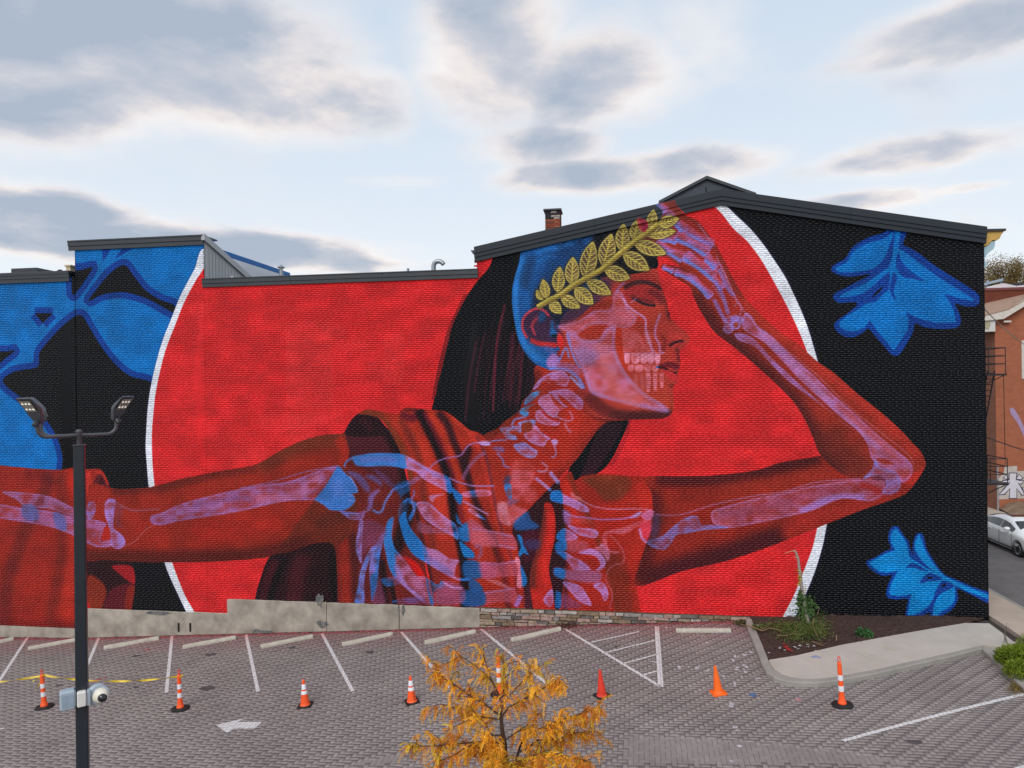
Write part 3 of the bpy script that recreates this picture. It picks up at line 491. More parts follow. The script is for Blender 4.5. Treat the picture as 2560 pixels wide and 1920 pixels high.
    bone([(570, 1180), (640, 1150), (740, 1140), (830, 1210), (900, 1260), (870, 1340), (780, 1350), (660, 1290)], (140, 118, 186), .85, 2, (110, 150, 222), 5, crop=N_)
    bone([(600, 1380), (760, 1410), (860, 1480), (840, 1650), (560, 1659), (540, 1500)], (196, 84, 92), .7, 6, crop=N_)
    for pts in ([(850, 440), (740, 540), (720, 620), (800, 580), (900, 500), (1000, 430)], [(700, 660), (650, 720), (690, 760), (770, 770), (800, 650), (880, 600)]): bone(pts, (66, 138, 206), .9, 1.5, crop=N_)
    bone([(390, 940), (540, 920), (650, 930), (640, 860), (860, 820), (850, 900), (690, 870), (680, 990), (600, 1030), (620, 1100), (500, 1090), (440, 1030)], (120, 140, 214), .85, 1.5, crop=N_)
    F([(500, 990), (580, 975), (660, 1010), (580, 1040)], (150, 42, 26), .95, soft=1, crop=N_); F([(690, 880), (820, 860), (830, 960), (760, 1000), (690, 1000)], (130, 46, 26), .95, soft=1.5, crop=N_)
    S([(550, 890), (580, 830), (650, 800), (750, 790)], 4, (120, 130, 206), .9, soft=1, crop=N_); S([(550, 890), (560, 920), (640, 920)], 4, (120, 130, 206), .9, soft=1, crop=N_)
    F([(1000, 280), (1130, 280), (1180, 320), (1120, 350), (1050, 310)], (150, 42, 26), .9, soft=1.5, crop=N_); F([(930, 440), (1000, 390), (1060, 440), (960, 490)], (160, 44, 28), .9, soft=1.5, crop=N_); F([(760, 700), (850, 610), (960, 650), (880, 700)], (150, 44, 28), .9, soft=1.5, crop=N_); F([(1320, 330), (1370, 280), (1420, 330), (1450, 400), (1330, 380)], (150, 42, 28), .8, soft=2, crop=N_)
    S([(1090, 480), (1140, 590), (1230, 670)], 5, (168, 44, 28), .9, soft=1, crop=N_); S([(960, 690), (1050, 790), (1200, 850)], 5, (186, 36, 36), .9, soft=1, crop=N_); S([(890, 880), (1000, 1000), (1100, 1060), (1190, 1050)], 5, (172, 40, 28), .9, soft=1, crop=N_); S([(740, 1110), (840, 1190), (970, 1220)], 7, (160, 40, 28), .9, soft=1, crop=N_)
    S([(1180, 700), (1170, 780), (1260, 820), (1330, 840), (1390, 800), (1340, 700)], 3, (170, 130, 190), .8, soft=1, crop=N_); S([(1280, 860), (1310, 940), (1370, 1000)], 6, (178, 110, 150), .7, soft=1.5, crop=N_); F([(1090, 1110), (1150, 1090), (1190, 1130), (1150, 1180), (1110, 1160)], (180, 140, 204), .9, soft=1.5, crop=N_); S([(1130, 1180), (1160, 1280), (1130, 1340), (1090, 1330)], 4, (160, 130, 200), .8, soft=1, crop=N_)
    S([(220, 1140), (320, 1110), (480, 1100)], 4, (120, 130, 206), .8, soft=1, crop=N_); F([(270, 1210), (380, 1190), (450, 1220), (420, 1280), (330, 1250)], (110, 96, 166), .7, soft=3, crop=N_); S([(340, 1280), (420, 1370), (440, 1450), (520, 1490)], 5, (120, 120, 200), .7, soft=1.5, crop=N_)
    S([(900, 1530), (1000, 1540), (1040, 1500)], 5, (186, 140, 190), .8, soft=1, crop=N_); S([(960, 1410), (1050, 1480)], 4, (186, 140, 190), .8, soft=1, crop=N_)
    # ---- sternum / clavicle region on the chest
    T_ = (1180, 1160, 4.365)
    bone([(450, 80), (650, 90), (640, 200), (560, 330), (500, 380), (430, 380), (420, 250)], (200, 92, 110), .8, 5, crop=T_); bone([(350, 230), (420, 220), (430, 380), (380, 350)], (40, 116, 190), .9, 2, crop=T_); S([(400, 130), (360, 220)], 14, (50, 60, 104), .8, soft=3, crop=T_)
    F([(380, 390), (520, 390), (430, 450), (400, 460)], (130, 100, 160), .6, soft=4, crop=T_); bone([(430, 450), (540, 480), (600, 510), (470, 650), (400, 560)], (196, 100, 120), .7, 4, crop=T_); F([(570, 240), (680, 280), (700, 380), (600, 420), (560, 340)], (196, 84, 96), .6, soft=6, crop=T_)
    S([(850, 80), (880, 130), (945, 205)], 10, (170, 132, 200), .9, soft=1.5, crop=T_); S([(690, 150), (780, 220), (855, 285)], 8, (176, 130, 196), .85, soft=1.5, crop=T_); F([(830, 280), (862, 262), (855, 295)], (30, 120, 190), .9, crop=T_); F([(920, 180), (950, 200), (945, 215)], (30, 120, 190), .9, crop=T_)
    bone([(280, 430), (370, 420), (400, 560), (420, 670), (300, 610)], (198, 122, 146), .85, 3, crop=T_)
    # ---- right shoulder blade and ribs
    def bl(pts, crop=None, soft=1.5, a=.9, split=None, side=1):      # lilac bone whose part over dark cloth is blue
        ms = bone(pts, (164, 112, 176), a, soft, (160, 130, 200), 3, crop=crop)
        return ms
    for pts in ([(860, 310), (930, 285), (1000, 330), (1150, 400), (1260, 470), (1270, 520), (1180, 510), (1050, 450), (950, 420), (860, 390)], [(1040, 660), (1150, 690), (1330, 710), (1375, 750), (1340, 800), (1200, 780), (1100, 730)], [(930, 760), (1010, 700), (1150, 790), (1100, 830), (930, 820)], [(910, 950), (1020, 960), (1100, 1010), (1200, 1060), (1290, 1150), (1110, 1150), (1060, 1080), (960, 980)], [(1160, 965), (1300, 920), (1400, 970), (1455, 1060), (1430, 1130), (1350, 1160), (1400, 1090), (1340, 1000)], [(990, 1280), (1180, 1330), (1260, 1440), (1300, 1540), (1180, 1500), (1080, 1400)], [(1320, 1320), (1420, 1290), (1480, 1380), (1480, 1450), (1440, 1490), (1400, 1400)], [(780, 1460), (870, 1360), (885, 1480), (850, 1555), (790, 1510)]): bl(pts, T_)
    F([(1020, 840), (1240, 840), (1265, 910), (1180, 960), (1020, 940)], (172, 84, 110), .6, soft=4, crop=T_); F([(900, 1130), (1020, 1150), (1390, 1170), (1380, 1290), (1100, 1270), (900, 1210)], (150, 90, 136), .8, soft=3, crop=T_); F([(990, 500), (1060, 530), (1080, 640), (1010, 640)], (130, 100, 176), .8, soft=3, crop=T_); F([(980, 1410), (1100, 1470), (1200, 1559), (960, 1559)], (120, 60, 100), .7, soft=4, crop=T_)
    S([(1080, 310), (1120, 360), (1190, 380)], 9, (196, 110, 124), .7, soft=2, crop=T_); F([(1040, 580), (1280, 590), (1300, 640), (1060, 640)], (180, 70, 70), .5, soft=4, crop=T_)
    for pts in ([(860, 310), (930, 285), (975, 300), (980, 420), (860, 390)], [(930, 760), (1005, 700), (1005, 830), (930, 820)], [(920, 850), (1020, 830), (1020, 940), (910, 940)], [(910, 960), (1015, 975), (1015, 1040), (950, 990)], [(900, 1130), (1010, 1150), (1000, 1250), (900, 1210)], [(915, 1380), (965, 1400), (965, 1559), (905, 1559)]): F(pts, (22, 104, 180), .85, soft=2, crop=T_)
    F([(920, 985), (1000, 1040), (1015, 1110), (930, 1100), (910, 1040)], (40, 14, 24), .95, soft=2, crop=T_); F([(910, 1340), (940, 1290), (975, 1310), (970, 1390), (930, 1380)], (40, 14, 24), .95, soft=2, crop=T_)
    S([(1180, 390), (1350, 465), (1550, 490), (1750, 485), (1900, 490), (1985, 520)], 3, (184, 120, 160), .85, soft=.8, crop=T_); S([(1000, 520), (1100, 565), (1300, 590), (1420, 605), (1700, 585), (1830, 520)], 4, (160, 110, 180), .85, soft=1, crop=T_); F([(1720, 580), (1850, 510), (1810, 575)], (170, 130, 190), .8, soft=1, crop=T_); F([(1840, 560), (1890, 510), (1960, 500), (1980, 560), (1930, 610), (1870, 600)], (190, 100, 150), .85, soft=2, crop=T_)
    bone([(1420, 770), (1500, 720), (1650, 690), (1800, 630), (1960, 595), (1800, 680), (1650, 760), (1500, 750), (1470, 830), (1500, 930), (1620, 960), (1520, 970), (1440, 870)], (184, 96, 120), .7, 2, crop=T_)
    S([(1500, 770), (1590, 860), (1650, 960), (1645, 1070), (1520, 1112), (1455, 1245), (1520, 1380), (1525, 1460), (1500, 1575)], 2.2, (190, 110, 140), .75, soft=.6, crop=T_); bone([(1380, 900), (1420, 860), (1500, 960), (1480, 1060), (1430, 980), (1340, 910)], (184, 110, 150), .8, 1.5, crop=T_)
    F([(1830, 640), (1940, 620), (1960, 700), (1900, 840), (1850, 760)], (206, 56, 84), .8, soft=2, crop=T_); S([(1825, 700), (1850, 800), (1905, 860)], 6, (190, 130, 190), .85, soft=1.2, crop=T_)
    # ---- ribs and folds bottom centre
    Q_ = (840, 1250, 5.53)
    for pts in ([(0, 680), (200, 720), (440, 770), (480, 920), (200, 890), (0, 870)], [(70, 1070), (300, 1080), (480, 1050), (530, 1200), (300, 1230), (90, 1240)], [(120, 1400), (300, 1370), (460, 1350), (480, 1500), (300, 1500), (120, 1530)]): F(pts, (176, 84, 112), .62, soft=2.5, crop=T_)
    for pts in ([(0, 705), (200, 735), (440, 790)], [(280, 880), (480, 925)], [(70, 1075), (300, 1085), (480, 1055)], [(130, 1405), (460, 1355)]): S(pts, 4, (168, 118, 180), .6, soft=1.2, crop=T_)
    bone([(480, 1010), (520, 1040), (530, 1180), (560, 1250), (530, 1350), (490, 1340), (490, 1250), (500, 1150), (470, 1050)], (206, 128, 160), .85, 2, crop=T_); F([(490, 770), (540, 790), (560, 880), (620, 990), (560, 970), (520, 1010), (505, 970), (530, 900)], (20, 116, 190), .9, soft=1.5, crop=T_); F([(530, 1100), (600, 1250), (590, 1310), (550, 1340), (540, 1250)], (24, 112, 188), .9, soft=1.5, crop=T_); S([(470, 1550), (500, 1500), (530, 1430)], 12, (150, 110, 190), .8, soft=2, crop=T_)
    F([(450, 640), (600, 520), (640, 600), (730, 690), (480, 720)], (34, 88, 156), .85, soft=4, crop=T_); F([(570, 830), (740, 830), (720, 930), (600, 930)], (60, 60, 110), .6, soft=5, crop=T_)
    F([(150, 1260), (280, 1270), (440, 1360), (360, 1350)], (190, 110, 130), .6, soft=2, crop=T_)
    F([(1700, 560), (1790, 620), (1900, 720), (1910, 790), (1850, 800), (1760, 770)], (18, 110, 182), .92, soft=2, crop=Q_); F([(1760, 850), (1960, 850), (2010, 1060), (1780, 1070)], (26, 84, 144), .9, soft=3, crop=Q_); F([(1750, 1260), (2030, 1250), (2040, 1450), (1750, 1450)], (20, 78, 140), .9, soft=3, crop=Q_); F([(1840, 1090), (1960, 1130), (2030, 1240), (1860, 1250)], (22, 84, 148), .85, soft=2, crop=Q_); F([(1650, 180), (1740, 330), (1810, 310), (1850, 550), (1710, 540), (1680, 350)], (22, 108, 182), .9, soft=2, crop=Q_); F([(1650, 300), (1740, 360), (1680, 370)], (40, 14, 26), .9, soft=2, crop=Q_)
    F([(1840, 400), (2100, 430), (2212, 640), (1880, 600)], (186, 84, 100), .6, soft=3, crop=Q_); F([(1980, 880), (2212, 880), (2212, 1060), (2020, 1060)], (170, 80, 120), .6, soft=3, crop=Q_); F([(1830, 260), (1950, 300), (2060, 420), (1830, 400)], (170, 90, 130), .6, soft=3, crop=Q_); bone([(1840, 110), (1900, 130), (2010, 220), (2080, 270), (1990, 250), (1880, 190), (1830, 150)], (184, 130, 190), .9, 1.5, crop=Q_); S([(1750, 10), (1900, 90), (2110, 200)], 5, (176, 130, 190), .8, soft=1.2, crop=Q_); S([(1910, 650), (1990, 640), (2000, 740), (1950, 810)], 9, (130, 84, 130), .6, soft=2, crop=Q_)
    R1 = bone([(960, 160), (870, 250), (880, 330), (920, 480), (990, 640), (1080, 760), (1240, 860), (1400, 960), (1560, 1050), (1700, 1110), (1830, 1110), (1850, 1075), (1650, 1060), (1660, 900), (1700, 830), (1560, 800), (1400, 690), (1250, 650), (1170, 560), (1060, 430), (990, 300)], (170, 110, 166), .92, 1.5, crop=Q_)
    clipto(R1); F([(820, 100), (1010, 100), (1060, 400), (1180, 560), (1240, 860), (1000, 800)], (24, 112, 190), .95, soft=2, sm=False, crop=Q_); S([(1240, 800), (1400, 900), (1600, 1040)], 20, (120, 110, 190), .6, soft=4, crop=Q_); clipto()
    W_ = (840, 1080, 5.53)
    R2 = bone([(1110, 980), (1240, 960), (1330, 1010), (1400, 1080), (1550, 1200), (1660, 1290), (1690, 1480), (1600, 1430), (1400, 1320), (1230, 1200), (1150, 1080)], (178, 112, 168), .92, 1.5, (150, 130, 206), 4, crop=W_)
    bone([(1000, 900), (1060, 940), (1110, 1000), (1080, 1130), (1020, 1230), (1000, 1180), (1060, 1060), (1040, 990), (990, 1000), (985, 1100), (870, 1180), (860, 1080), (900, 980)], (90, 118, 190), .85, 1.5, crop=W_); F([(980, 960), (1010, 950), (990, 1150), (1040, 1350), (970, 1150)], (24, 20, 40), .8, soft=2, crop=W_)
    F([(1140, 1230), (1330, 1310), (1560, 1400), (1400, 1400), (1150, 1380)], (150, 84, 120), .65, soft=3, crop=W_)
    R3 = bone([(800, 240), (720, 280), (680, 400), (655, 550), (690, 750), (740, 950), (820, 1080), (950, 1200), (1100, 1330), (1240, 1430), (1310, 1430), (1270, 1200), (1230, 1060), (1110, 1040), (980, 860), (860, 720), (800, 640), (770, 480)], (176, 96, 138), .9, 1.5, crop=Q_)
    clipto(R3); F([(800, 200), (640, 200), (620, 560), (690, 900), (800, 1100), (830, 1080), (815, 640), (770, 480)], (40, 116, 192), .95, soft=3, sm=False, crop=Q_); S([(830, 900), (950, 1180), (1200, 1400)], 14, (150, 120, 196), .8, soft=3, crop=Q_); F([(1240, 1060), (1310, 1450), (1360, 1450), (1290, 1050)], (16, 112, 190), .95, crop=Q_); clipto()
    bone([(1250, 1080), (1400, 1170), (1460, 1110), (1500, 1190), (1400, 1230), (1340, 1300), (1350, 1440), (1310, 1440), (1290, 1250)], (30, 108, 182), .85, 1.5, crop=Q_)
    bone([(660, 450), (560, 600), (480, 800), (460, 1000), (480, 1200), (500, 1400), (560, 1200), (580, 1000), (600, 800)], (128, 110, 190), .9, 1.5, (90, 120, 200), 3, crop=Q_); F([(480, 1050), (570, 1000), (540, 1250), (505, 1400), (480, 1250)], (20, 92, 160), .8, soft=3, crop=Q_)
    bone([(550, 625), (480, 660), (380, 850), (330, 1000), (300, 1200), (260, 1420), (385, 1420), (390, 1100), (450, 850)], (116, 116, 196), .9, 1.5, crop=Q_); F([(600, 1050), (650, 1250), (680, 1420), (500, 1420), (560, 1200)], (120, 60, 96), .7, soft=4, crop=Q_); bone([(620, 1100), (690, 1070), (860, 1060), (880, 1150), (700, 1190)], (120, 90, 156), .7, 2, crop=Q_); bone([(770, 1410), (950, 1350), (1150, 1350), (1250, 1430)], (110, 80, 150), .7, 2, crop=Q_)
    F([(1500, 1120), (1760, 1200), (1750, 1420), (1360, 1430), (1380, 1260)], (150, 80, 124), .7, soft=4, crop=Q_); S([(1480, 1130), (1600, 1200), (1740, 1215)], 6, (180, 130, 190), .8, soft=1.5, crop=Q_)
    F([(380, 290), (560, 300), (700, 420), (600, 620), (440, 660), (365, 840)], (120, 62, 104), .6, soft=6, crop=Q_); bone([(330, 270), (375, 280), (365, 500), (355, 700), (350, 880), (290, 750), (270, 600), (300, 430)], (150, 112, 186), .9, 1.5, crop=Q_)
    bone([(40, 140), (160, 160), (330, 170), (400, 140), (395, 210), (350, 265), (220, 270), (120, 210)], (128, 106, 186), .9, 1.5, crop=Q_)
    # ---- shoulder: collar bone, humerus head, shoulder blade
    CLV = bone([(880, 1143), (890, 1139), (930, 1133), (967, 1132), (1008, 1136), (1039, 1151), (1075, 1172), (1122, 1194), (1128, 1232), (1108, 1223), (1057, 1196), (1039, 1179), (1003, 1169), (967, 1164), (921, 1165), (891, 1163), (883, 1152)], (172, 118, 180), .92, 1.2)
    clipto(CLV); F([(860, 1120), (1010, 1120), (1018, 1180), (860, 1180)], (56, 118, 194), .92, soft=2, sm=False); S([(900, 1150), (950, 1146), (990, 1150)], 14, (104, 110, 186), .5, soft=4); S([(1020, 1146), (1075, 1178), (1120, 1205)], 6, (150, 116, 196), .7, soft=2); clipto()
    S([(860, 1168), (864, 1156), (874, 1148), (884, 1143)], 5, (80, 120, 196), .9, soft=1); F([(1128, 1218), (1146, 1230), (1156, 1240), (1150, 1262), (1136, 1244)], (24, 108, 186), .9, soft=1.5); bone([(1155, 1232), (1190, 1224), (1225, 1226), (1226, 1238), (1185, 1242), (1160, 1242)], (184, 110, 160), .85, 1.5); S([(1122, 1194), (1150, 1206), (1185, 1214), (1235, 1214)], 4, (160, 122, 190), .85, soft=1); S([(1072, 1170), (1095, 1152), (1120, 1144), (1150, 1138), (1162, 1124), (1172, 1112), (1195, 1106)], 3.5, (150, 116, 190), .85, soft=.8); S([(1156, 1198), (1170, 1170), (1190, 1146), (1214, 1130)], 9, (150, 92, 140), .7, soft=2)
    F([(1195, 1106), (1216, 1102), (1226, 1112), (1210, 1114)], (180, 150, 216), .9, soft=1.5)
    HUM = bone([(376, 1301), (379, 1289), (405, 1281), (451, 1260), (521, 1240), (600, 1222), (658, 1212), (716, 1204), (762, 1189), (803, 1174), (846, 1165), (858, 1178), (885, 1205), (895, 1229), (880, 1234), (888, 1248), (878, 1264), (858, 1275), (826, 1274), (808, 1261), (785, 1250), (716, 1252), (658, 1264), (600, 1277), (550, 1286), (451, 1301), (405, 1312), (385, 1310)], (146, 92, 150), .85, 1.5, (150, 112, 186), 5)
    clipto(HUM); F([(843, 1165), (814, 1215), (780, 1256), (830, 1290), (910, 1270), (910, 1180)], (52, 112, 190), .95, soft=1.5, sm=False); S([(840, 1200), (850, 1240)], 30, (90, 112, 188), .5, soft=8); S([(640, 1250), (740, 1236), (800, 1190)], 24, (176, 104, 150), .7, soft=7); S([(440, 1280), (560, 1260)], 20, (160, 108, 176), .6, soft=6); S([(480, 1262), (620, 1240)], 16, (128, 74, 124), .5, soft=6); S([(770, 1214), (795, 1210)], 14, (146, 44, 40), .8, soft=3); clipto()
    for pts in ([(874, 1190), (886, 1210), (892, 1230)], [(870, 1236), (886, 1240)], [(872, 1250), (884, 1252)]): S(pts, 4, (120, 140, 214), .8, soft=1)
    S([(600, 1220), (680, 1204), (760, 1180), (846, 1163)], 3, (130, 110, 190), .7, soft=1)
    for pts, c in (([(865, 1178), (895, 1182), (918, 1205), (925, 1230), (912, 1226), (890, 1200)], (92, 78, 140)), ([(912, 1190), (930, 1186), (950, 1200), (955, 1216), (940, 1206)], (92, 80, 146)), ([(935, 1172), (960, 1184), (985, 1210), (1000, 1215), (975, 1216), (950, 1196)], (96, 58, 100)), ([(921, 1240), (940, 1224), (950, 1225), (935, 1244), (930, 1270), (915, 1280), (920, 1260)], (124, 100, 176))): F(pts, c, .8, soft=3)
    S([(932, 1274), (944, 1281), (955, 1276), (962, 1256), (974, 1236), (985, 1222), (1010, 1214), (1022, 1206)], 6, (100, 120, 200), .9, soft=1.3); F([(985, 1216), (1020, 1200), (1024, 1226), (1005, 1240), (995, 1270), (1000, 1240)], (26, 92, 160), .7, soft=3); S([(1024, 1210), (1036, 1200), (1050, 1192)], 12, (140, 90, 150), .7, soft=3)
    S([(1026, 1248), (1034, 1238), (1035, 1224)], 5, (120, 110, 190), .8, soft=1.2); F([(1072, 1240), (1088, 1236), (1112, 1234), (1088, 1244), (1080, 1256)], (184, 120, 170), .8, soft=1.2)
    # ---- left elbow and forearm bones
    bone([(262, 1260), (270, 1248), (280, 1246), (290, 1252), (286, 1278), (284, 1318), (301, 1333), (312, 1347), (312, 1362), (295, 1372), (278, 1362), (272, 1318), (262, 1284)], (150, 118, 196), .92, 1.2); F([(288, 1252), (310, 1270), (300, 1300), (310, 1320), (288, 1310)], (124, 60, 84), .5, soft=4)
    bone([(6, 1229), (58, 1231), (122, 1240), (162, 1258), (185, 1269), (232, 1282), (185, 1289), (124, 1271), (64, 1266), (43, 1249)], (150, 96, 150), .85, 1.5, (140, 116, 190), 3); bone([(-30, 1258), (0, 1260), (52, 1269), (127, 1278), (185, 1292), (218, 1295), (246, 1301), (265, 1310), (255, 1333), (252, 1353), (275, 1350), (279, 1364), (246, 1367), (217, 1356), (185, 1338), (124, 1316), (58, 1304), (0, 1295), (-30, 1290)], (156, 94, 150), .85, 1.5, (130, 116, 196), 4)
    bone([(222, 1256), (236, 1254), (240, 1270), (234, 1290), (222, 1298), (216, 1280)], (130, 104, 176), .8, 1.5); F([(56, 1262), (90, 1266), (96, 1300), (60, 1296)], (60, 96, 170), .6, soft=4); F([(134, 1280), (160, 1290), (166, 1325), (140, 1316)], (60, 96, 170), .6, soft=4); F([(262, 1316), (274, 1320), (276, 1346), (256, 1350), (256, 1334)], (176, 34, 26), .9, soft=1)
    S([(312, 1366), (340, 1350), (366, 1322), (390, 1310)], 2.2, (180, 100, 120), .8, soft=.6); S([(300, 1262), (330, 1275), (370, 1274), (400, 1272)], 5, (150, 84, 110), .7, soft=1.5)
    # ---- right arm bones
    B2 = bone([(1777, 1283), (1791, 1272), (1885, 1246), (1958, 1232), (2030, 1214), (2139, 1199), (2204, 1199), (2211, 1225), (2197, 1243), (2171, 1252), (2102, 1246), (2030, 1275), (1958, 1293), (1885, 1308), (1820, 1319), (1784, 1308)], (160, 84, 118), .82, 1.5, (166, 120, 190), 4)
    clipto(B2); S([(2000, 1280), (2080, 1246), (2160, 1244)], 18, (160, 118, 196), .8, soft=5); S([(1800, 1290), (1900, 1272), (2000, 1244), (2100, 1218)], 18, (150, 66, 92), .6, soft=6); S([(2150, 1212), (2180, 1220), (2200, 1230)], 14, (170, 36, 36), .8, soft=3); clipto()
    bone([(1820, 1319), (1759, 1324), (1723, 1331), (1690, 1337), (1676, 1358), (1658, 1373), (1629, 1366), (1618, 1352), (1654, 1340), (1683, 1315), (1716, 1293), (1742, 1290), (1752, 1312), (1780, 1312)], (120, 104, 176), .8, 1.5, (100, 120, 200), 3); F([(1632, 1285), (1650, 1290), (1645, 1335), (1628, 1345)], (66, 56, 96), .6, soft=5)
    S([(1640, 1286), (1700, 1286), (1780, 1262), (1880, 1240), (1960, 1228), (2040, 1205), (2150, 1196)], 2.6, (160, 110, 170), .8, soft=.7)
    B3 = bone([(1861, 783), (1878, 790), (1892, 814), (1927, 839), (1980, 891), (2032, 937), (2085, 989), (2137, 1035), (2190, 1084), (2235, 1122), (2270, 1150), (2281, 1171), (2274, 1192), (2253, 1206), (2239, 1182), (2207, 1168), (2179, 1147), (2169, 1112), (2144, 1077), (2102, 1042), (2050, 996), (1997, 947), (1962, 909), (1910, 856), (1857, 821)], (166, 96, 146), .85, 1.5, (156, 112, 188), 4)
    clipto(B3); S([(1900, 830), (2000, 930), (2120, 1050), (2200, 1120)], 16, (176, 124, 192), .7, soft=5); S([(2090, 1010), (2160, 1070), (2240, 1140)], 16, (176, 76, 92), .7, soft=6); F([(2190, 1145), (2215, 1148), (2235, 1160), (2205, 1158)], (150, 44, 36), .9, soft=2); clipto()
    bone([(1836, 834), (1861, 835), (1889, 853), (1927, 895), (1980, 944), (2036, 996), (2102, 1052), (2132, 1075), (2085, 1038), (2040, 1002), (1987, 965), (1945, 928), (1910, 890), (1885, 864), (1845, 850)], (158, 108, 178), .85, 1.5, (150, 116, 196), 3)
    S([(1900, 826), (1985, 890), (2050, 945), (2120, 1015), (2200, 1080), (2270, 1136), (2284, 1160)], 2, (190, 110, 140), .7, soft=.6)
    bone([(2156, 1196), (2180, 1172), (2186, 1150), (2200, 1168), (2235, 1180), (2250, 1205), (2245, 1225), (2225, 1235), (2205, 1232), (2215, 1212), (2205, 1196), (2180, 1190)], (140, 112, 190), .9, 1.2, (104, 122, 206), 3)
    F([(2182, 1190), (2200, 1188), (2212, 1200), (2180, 1200)], (112, 46, 66), .9, soft=2)
    # ---- hand bones
    def phal(p, q, w, c=(150, 112, 192)):
        (x0, y0), (x1, y1) = p, q; dx, dy = x1-x0, y1-y0; L = math.hypot(dx, dy); nx, ny = -dy/L, dx/L
        bone([(x0+nx*w*.5, y0+ny*w*.5), (x0+dx*.5+nx*w*.34, y0+dy*.5+ny*w*.34), (x1+nx*w*.55, y1+ny*w*.55), (x1-nx*w*.55, y1-ny*w*.55), (x0+dx*.5-nx*w*.34, y0+dy*.5-ny*w*.34), (x0-nx*w*.5, y0-ny*w*.5)], c, .9, 1.5)
        S([(x0-nx*w*.3*-1, y0-ny*w*.3*-1), (x0+dx*.5+nx*w*.26, y0+dy*.5+ny*w*.26), (x1+nx*w*.34, y1+ny*w*.34)], w*.3, (98, 124, 206), .8, soft=1.5); S([(x0-nx*w*.3, y0-ny*w*.3), (x1-nx*w*.4, y1-ny*w*.4)], w*.3, (186, 66, 84), .6, soft=2)
    for p, q, w in (((1640, 503), (1662, 532), 22), ((1668, 538), (1712, 575), 26), ((1718, 580), (1778, 612), 26), ((1648, 596), (1690, 600), 22), ((1692, 590), (1768, 630), 28), ((1640, 612), (1706, 644), 26), ((1714, 640), (1784, 688), 30), ((1657, 668), (1682, 678), 13), ((1688, 680), (1726, 694), 18), ((1730, 696), (1776, 740), 20), ((1766, 645), (1790, 668), 24), ((1780, 692), (1805, 720), 20)): phal(p, q, w)
    for pts in ([(1784, 748), (1800, 780), (1815, 808)], [(1786, 700), (1806, 740), (1820, 785)], [(1796, 672), (1818, 720), (1834, 740)]): S(pts, 9, (140, 108, 186), .8, soft=2)
    for pts in ([(1745, 560), (1775, 602), (1786, 616)], [(1790, 640), (1812, 690), (1830, 730), (1860, 778)], [(1800, 660), (1824, 712), (1842, 758)], [(1836, 764), (1846, 758), (1852, 772), (1846, 792), (1838, 785)], [(1780, 712), (1812, 760)], [(1860, 780), (1880, 800), (1896, 822), (1915, 832)]): S(pts, 2.2, (176, 130, 196), .75, soft=.6)
    for x, y, r in ((1824, 800, 12), (1838, 812, 13), (1820, 822, 13), (1848, 800, 11), (1836, 796, 9)): bone([(x+r*math.cos(t), y+r*math.sin(t)*.9) for t in (0, 1, 2, 3, 4, 5.2)], (140, 108, 186), .8, 1.5, (160, 140, 212), 2)
    F([(1836, 806), (1846, 808), (1842, 818), (1834, 816)], (166, 60, 40), .9, soft=1)
    # ---- laurel wreath
    GD = (156, 138, 56); GL = (186, 170, 84); GK = (98, 78, 58)
    lv = []
    def leaf(b, t, w):
        (x0, y0), (x1, y1) = b, t; dx, dy = x1-x0, y1-y0; L = math.hypot(dx, dy); nx, ny = -dy/L, dx/L
        prof = [(0, .06), (.12, .52), (.3, .92), (.5, 1.0), (.7, .82), (.88, .42), (1, 0)]
        P = [(x0+dx*s+nx*w*.5*k, y0+dy*s+ny*w*.5*k) for s, k in prof]+[(x0+dx*s-nx*w*.5*k, y0+dy*s-ny*w*.5*k) for s, k in prof[::-1][1:]]
        S(P+[P[0]], 7, (60, 48, 40), .7, soft=3)
        ms = F(P, GK); lv.append(ms); clipto(ms)
        F([(x0, y0)]+P[:7], (118, 96, 62), .8)
        S(P+[P[0]], 7, GL, .95, soft=1)
        for k in range(1, 7):
            s = k/7.0; e = min(1, s+.2); pe = 1.0*(1-abs(e-.5)*1.3)
            for sg in (1, -1): S([(x0+dx*s, y0+dy*s), (x0+dx*e+sg*nx*w*.46*pe, y0+dy*e+sg*ny*w*.46*pe)], 2.6, GL, .95)
        S([b, t], 5, GD); S([b, t], 2.4, GL); clipto()
    for b, t, w in (((1356, 750), (1341, 725), 19), ((1366, 747), (1357, 698), 25), ((1393, 731), (1399, 667), 32), ((1428, 712), (1432, 643), 36), ((1461, 696), (1482, 604), 42), ((1507, 667), (1528, 585), 42), ((1554, 629), (1558, 560), 36), ((1584, 602), (1594, 549), 31), ((1626, 573), (1633, 526), 27),
                    ((1374, 752), (1402, 784), 28), ((1401, 741), (1449, 769), 30), ((1436, 720), (1482, 760), 37), ((1466, 702), (1527, 735), 33), ((1510, 672), (1574, 696), 36), ((1557, 633), (1622, 675), 41), ((1584, 607), (1664, 634), 36), ((1612, 586), (1689, 578), 30), ((1642, 563), (1697, 546), 28)): leaf(b, t, w)
    st = [(1343, 768), (1375, 749), (1400, 737), (1430, 715), (1460, 698), (1505, 672), (1550, 633), (1580, 608), (1612, 585), (1645, 560)]
    S(st, 17, (70, 54, 40), .7, soft=3); S(st, 13, GD); S([(x-2, y-3) for x, y in st], 4.5, GL, .9, soft=1); S([(x+2, y+4) for x, y in st], 4, (108, 86, 48), .8, soft=1)
    # paint that runs up over the metal fascia: the wreath tips and one finger
    for ms in lv: fas[ms[0], ms[1]] = np.maximum(fas[ms[0], ms[1]], ms[2])
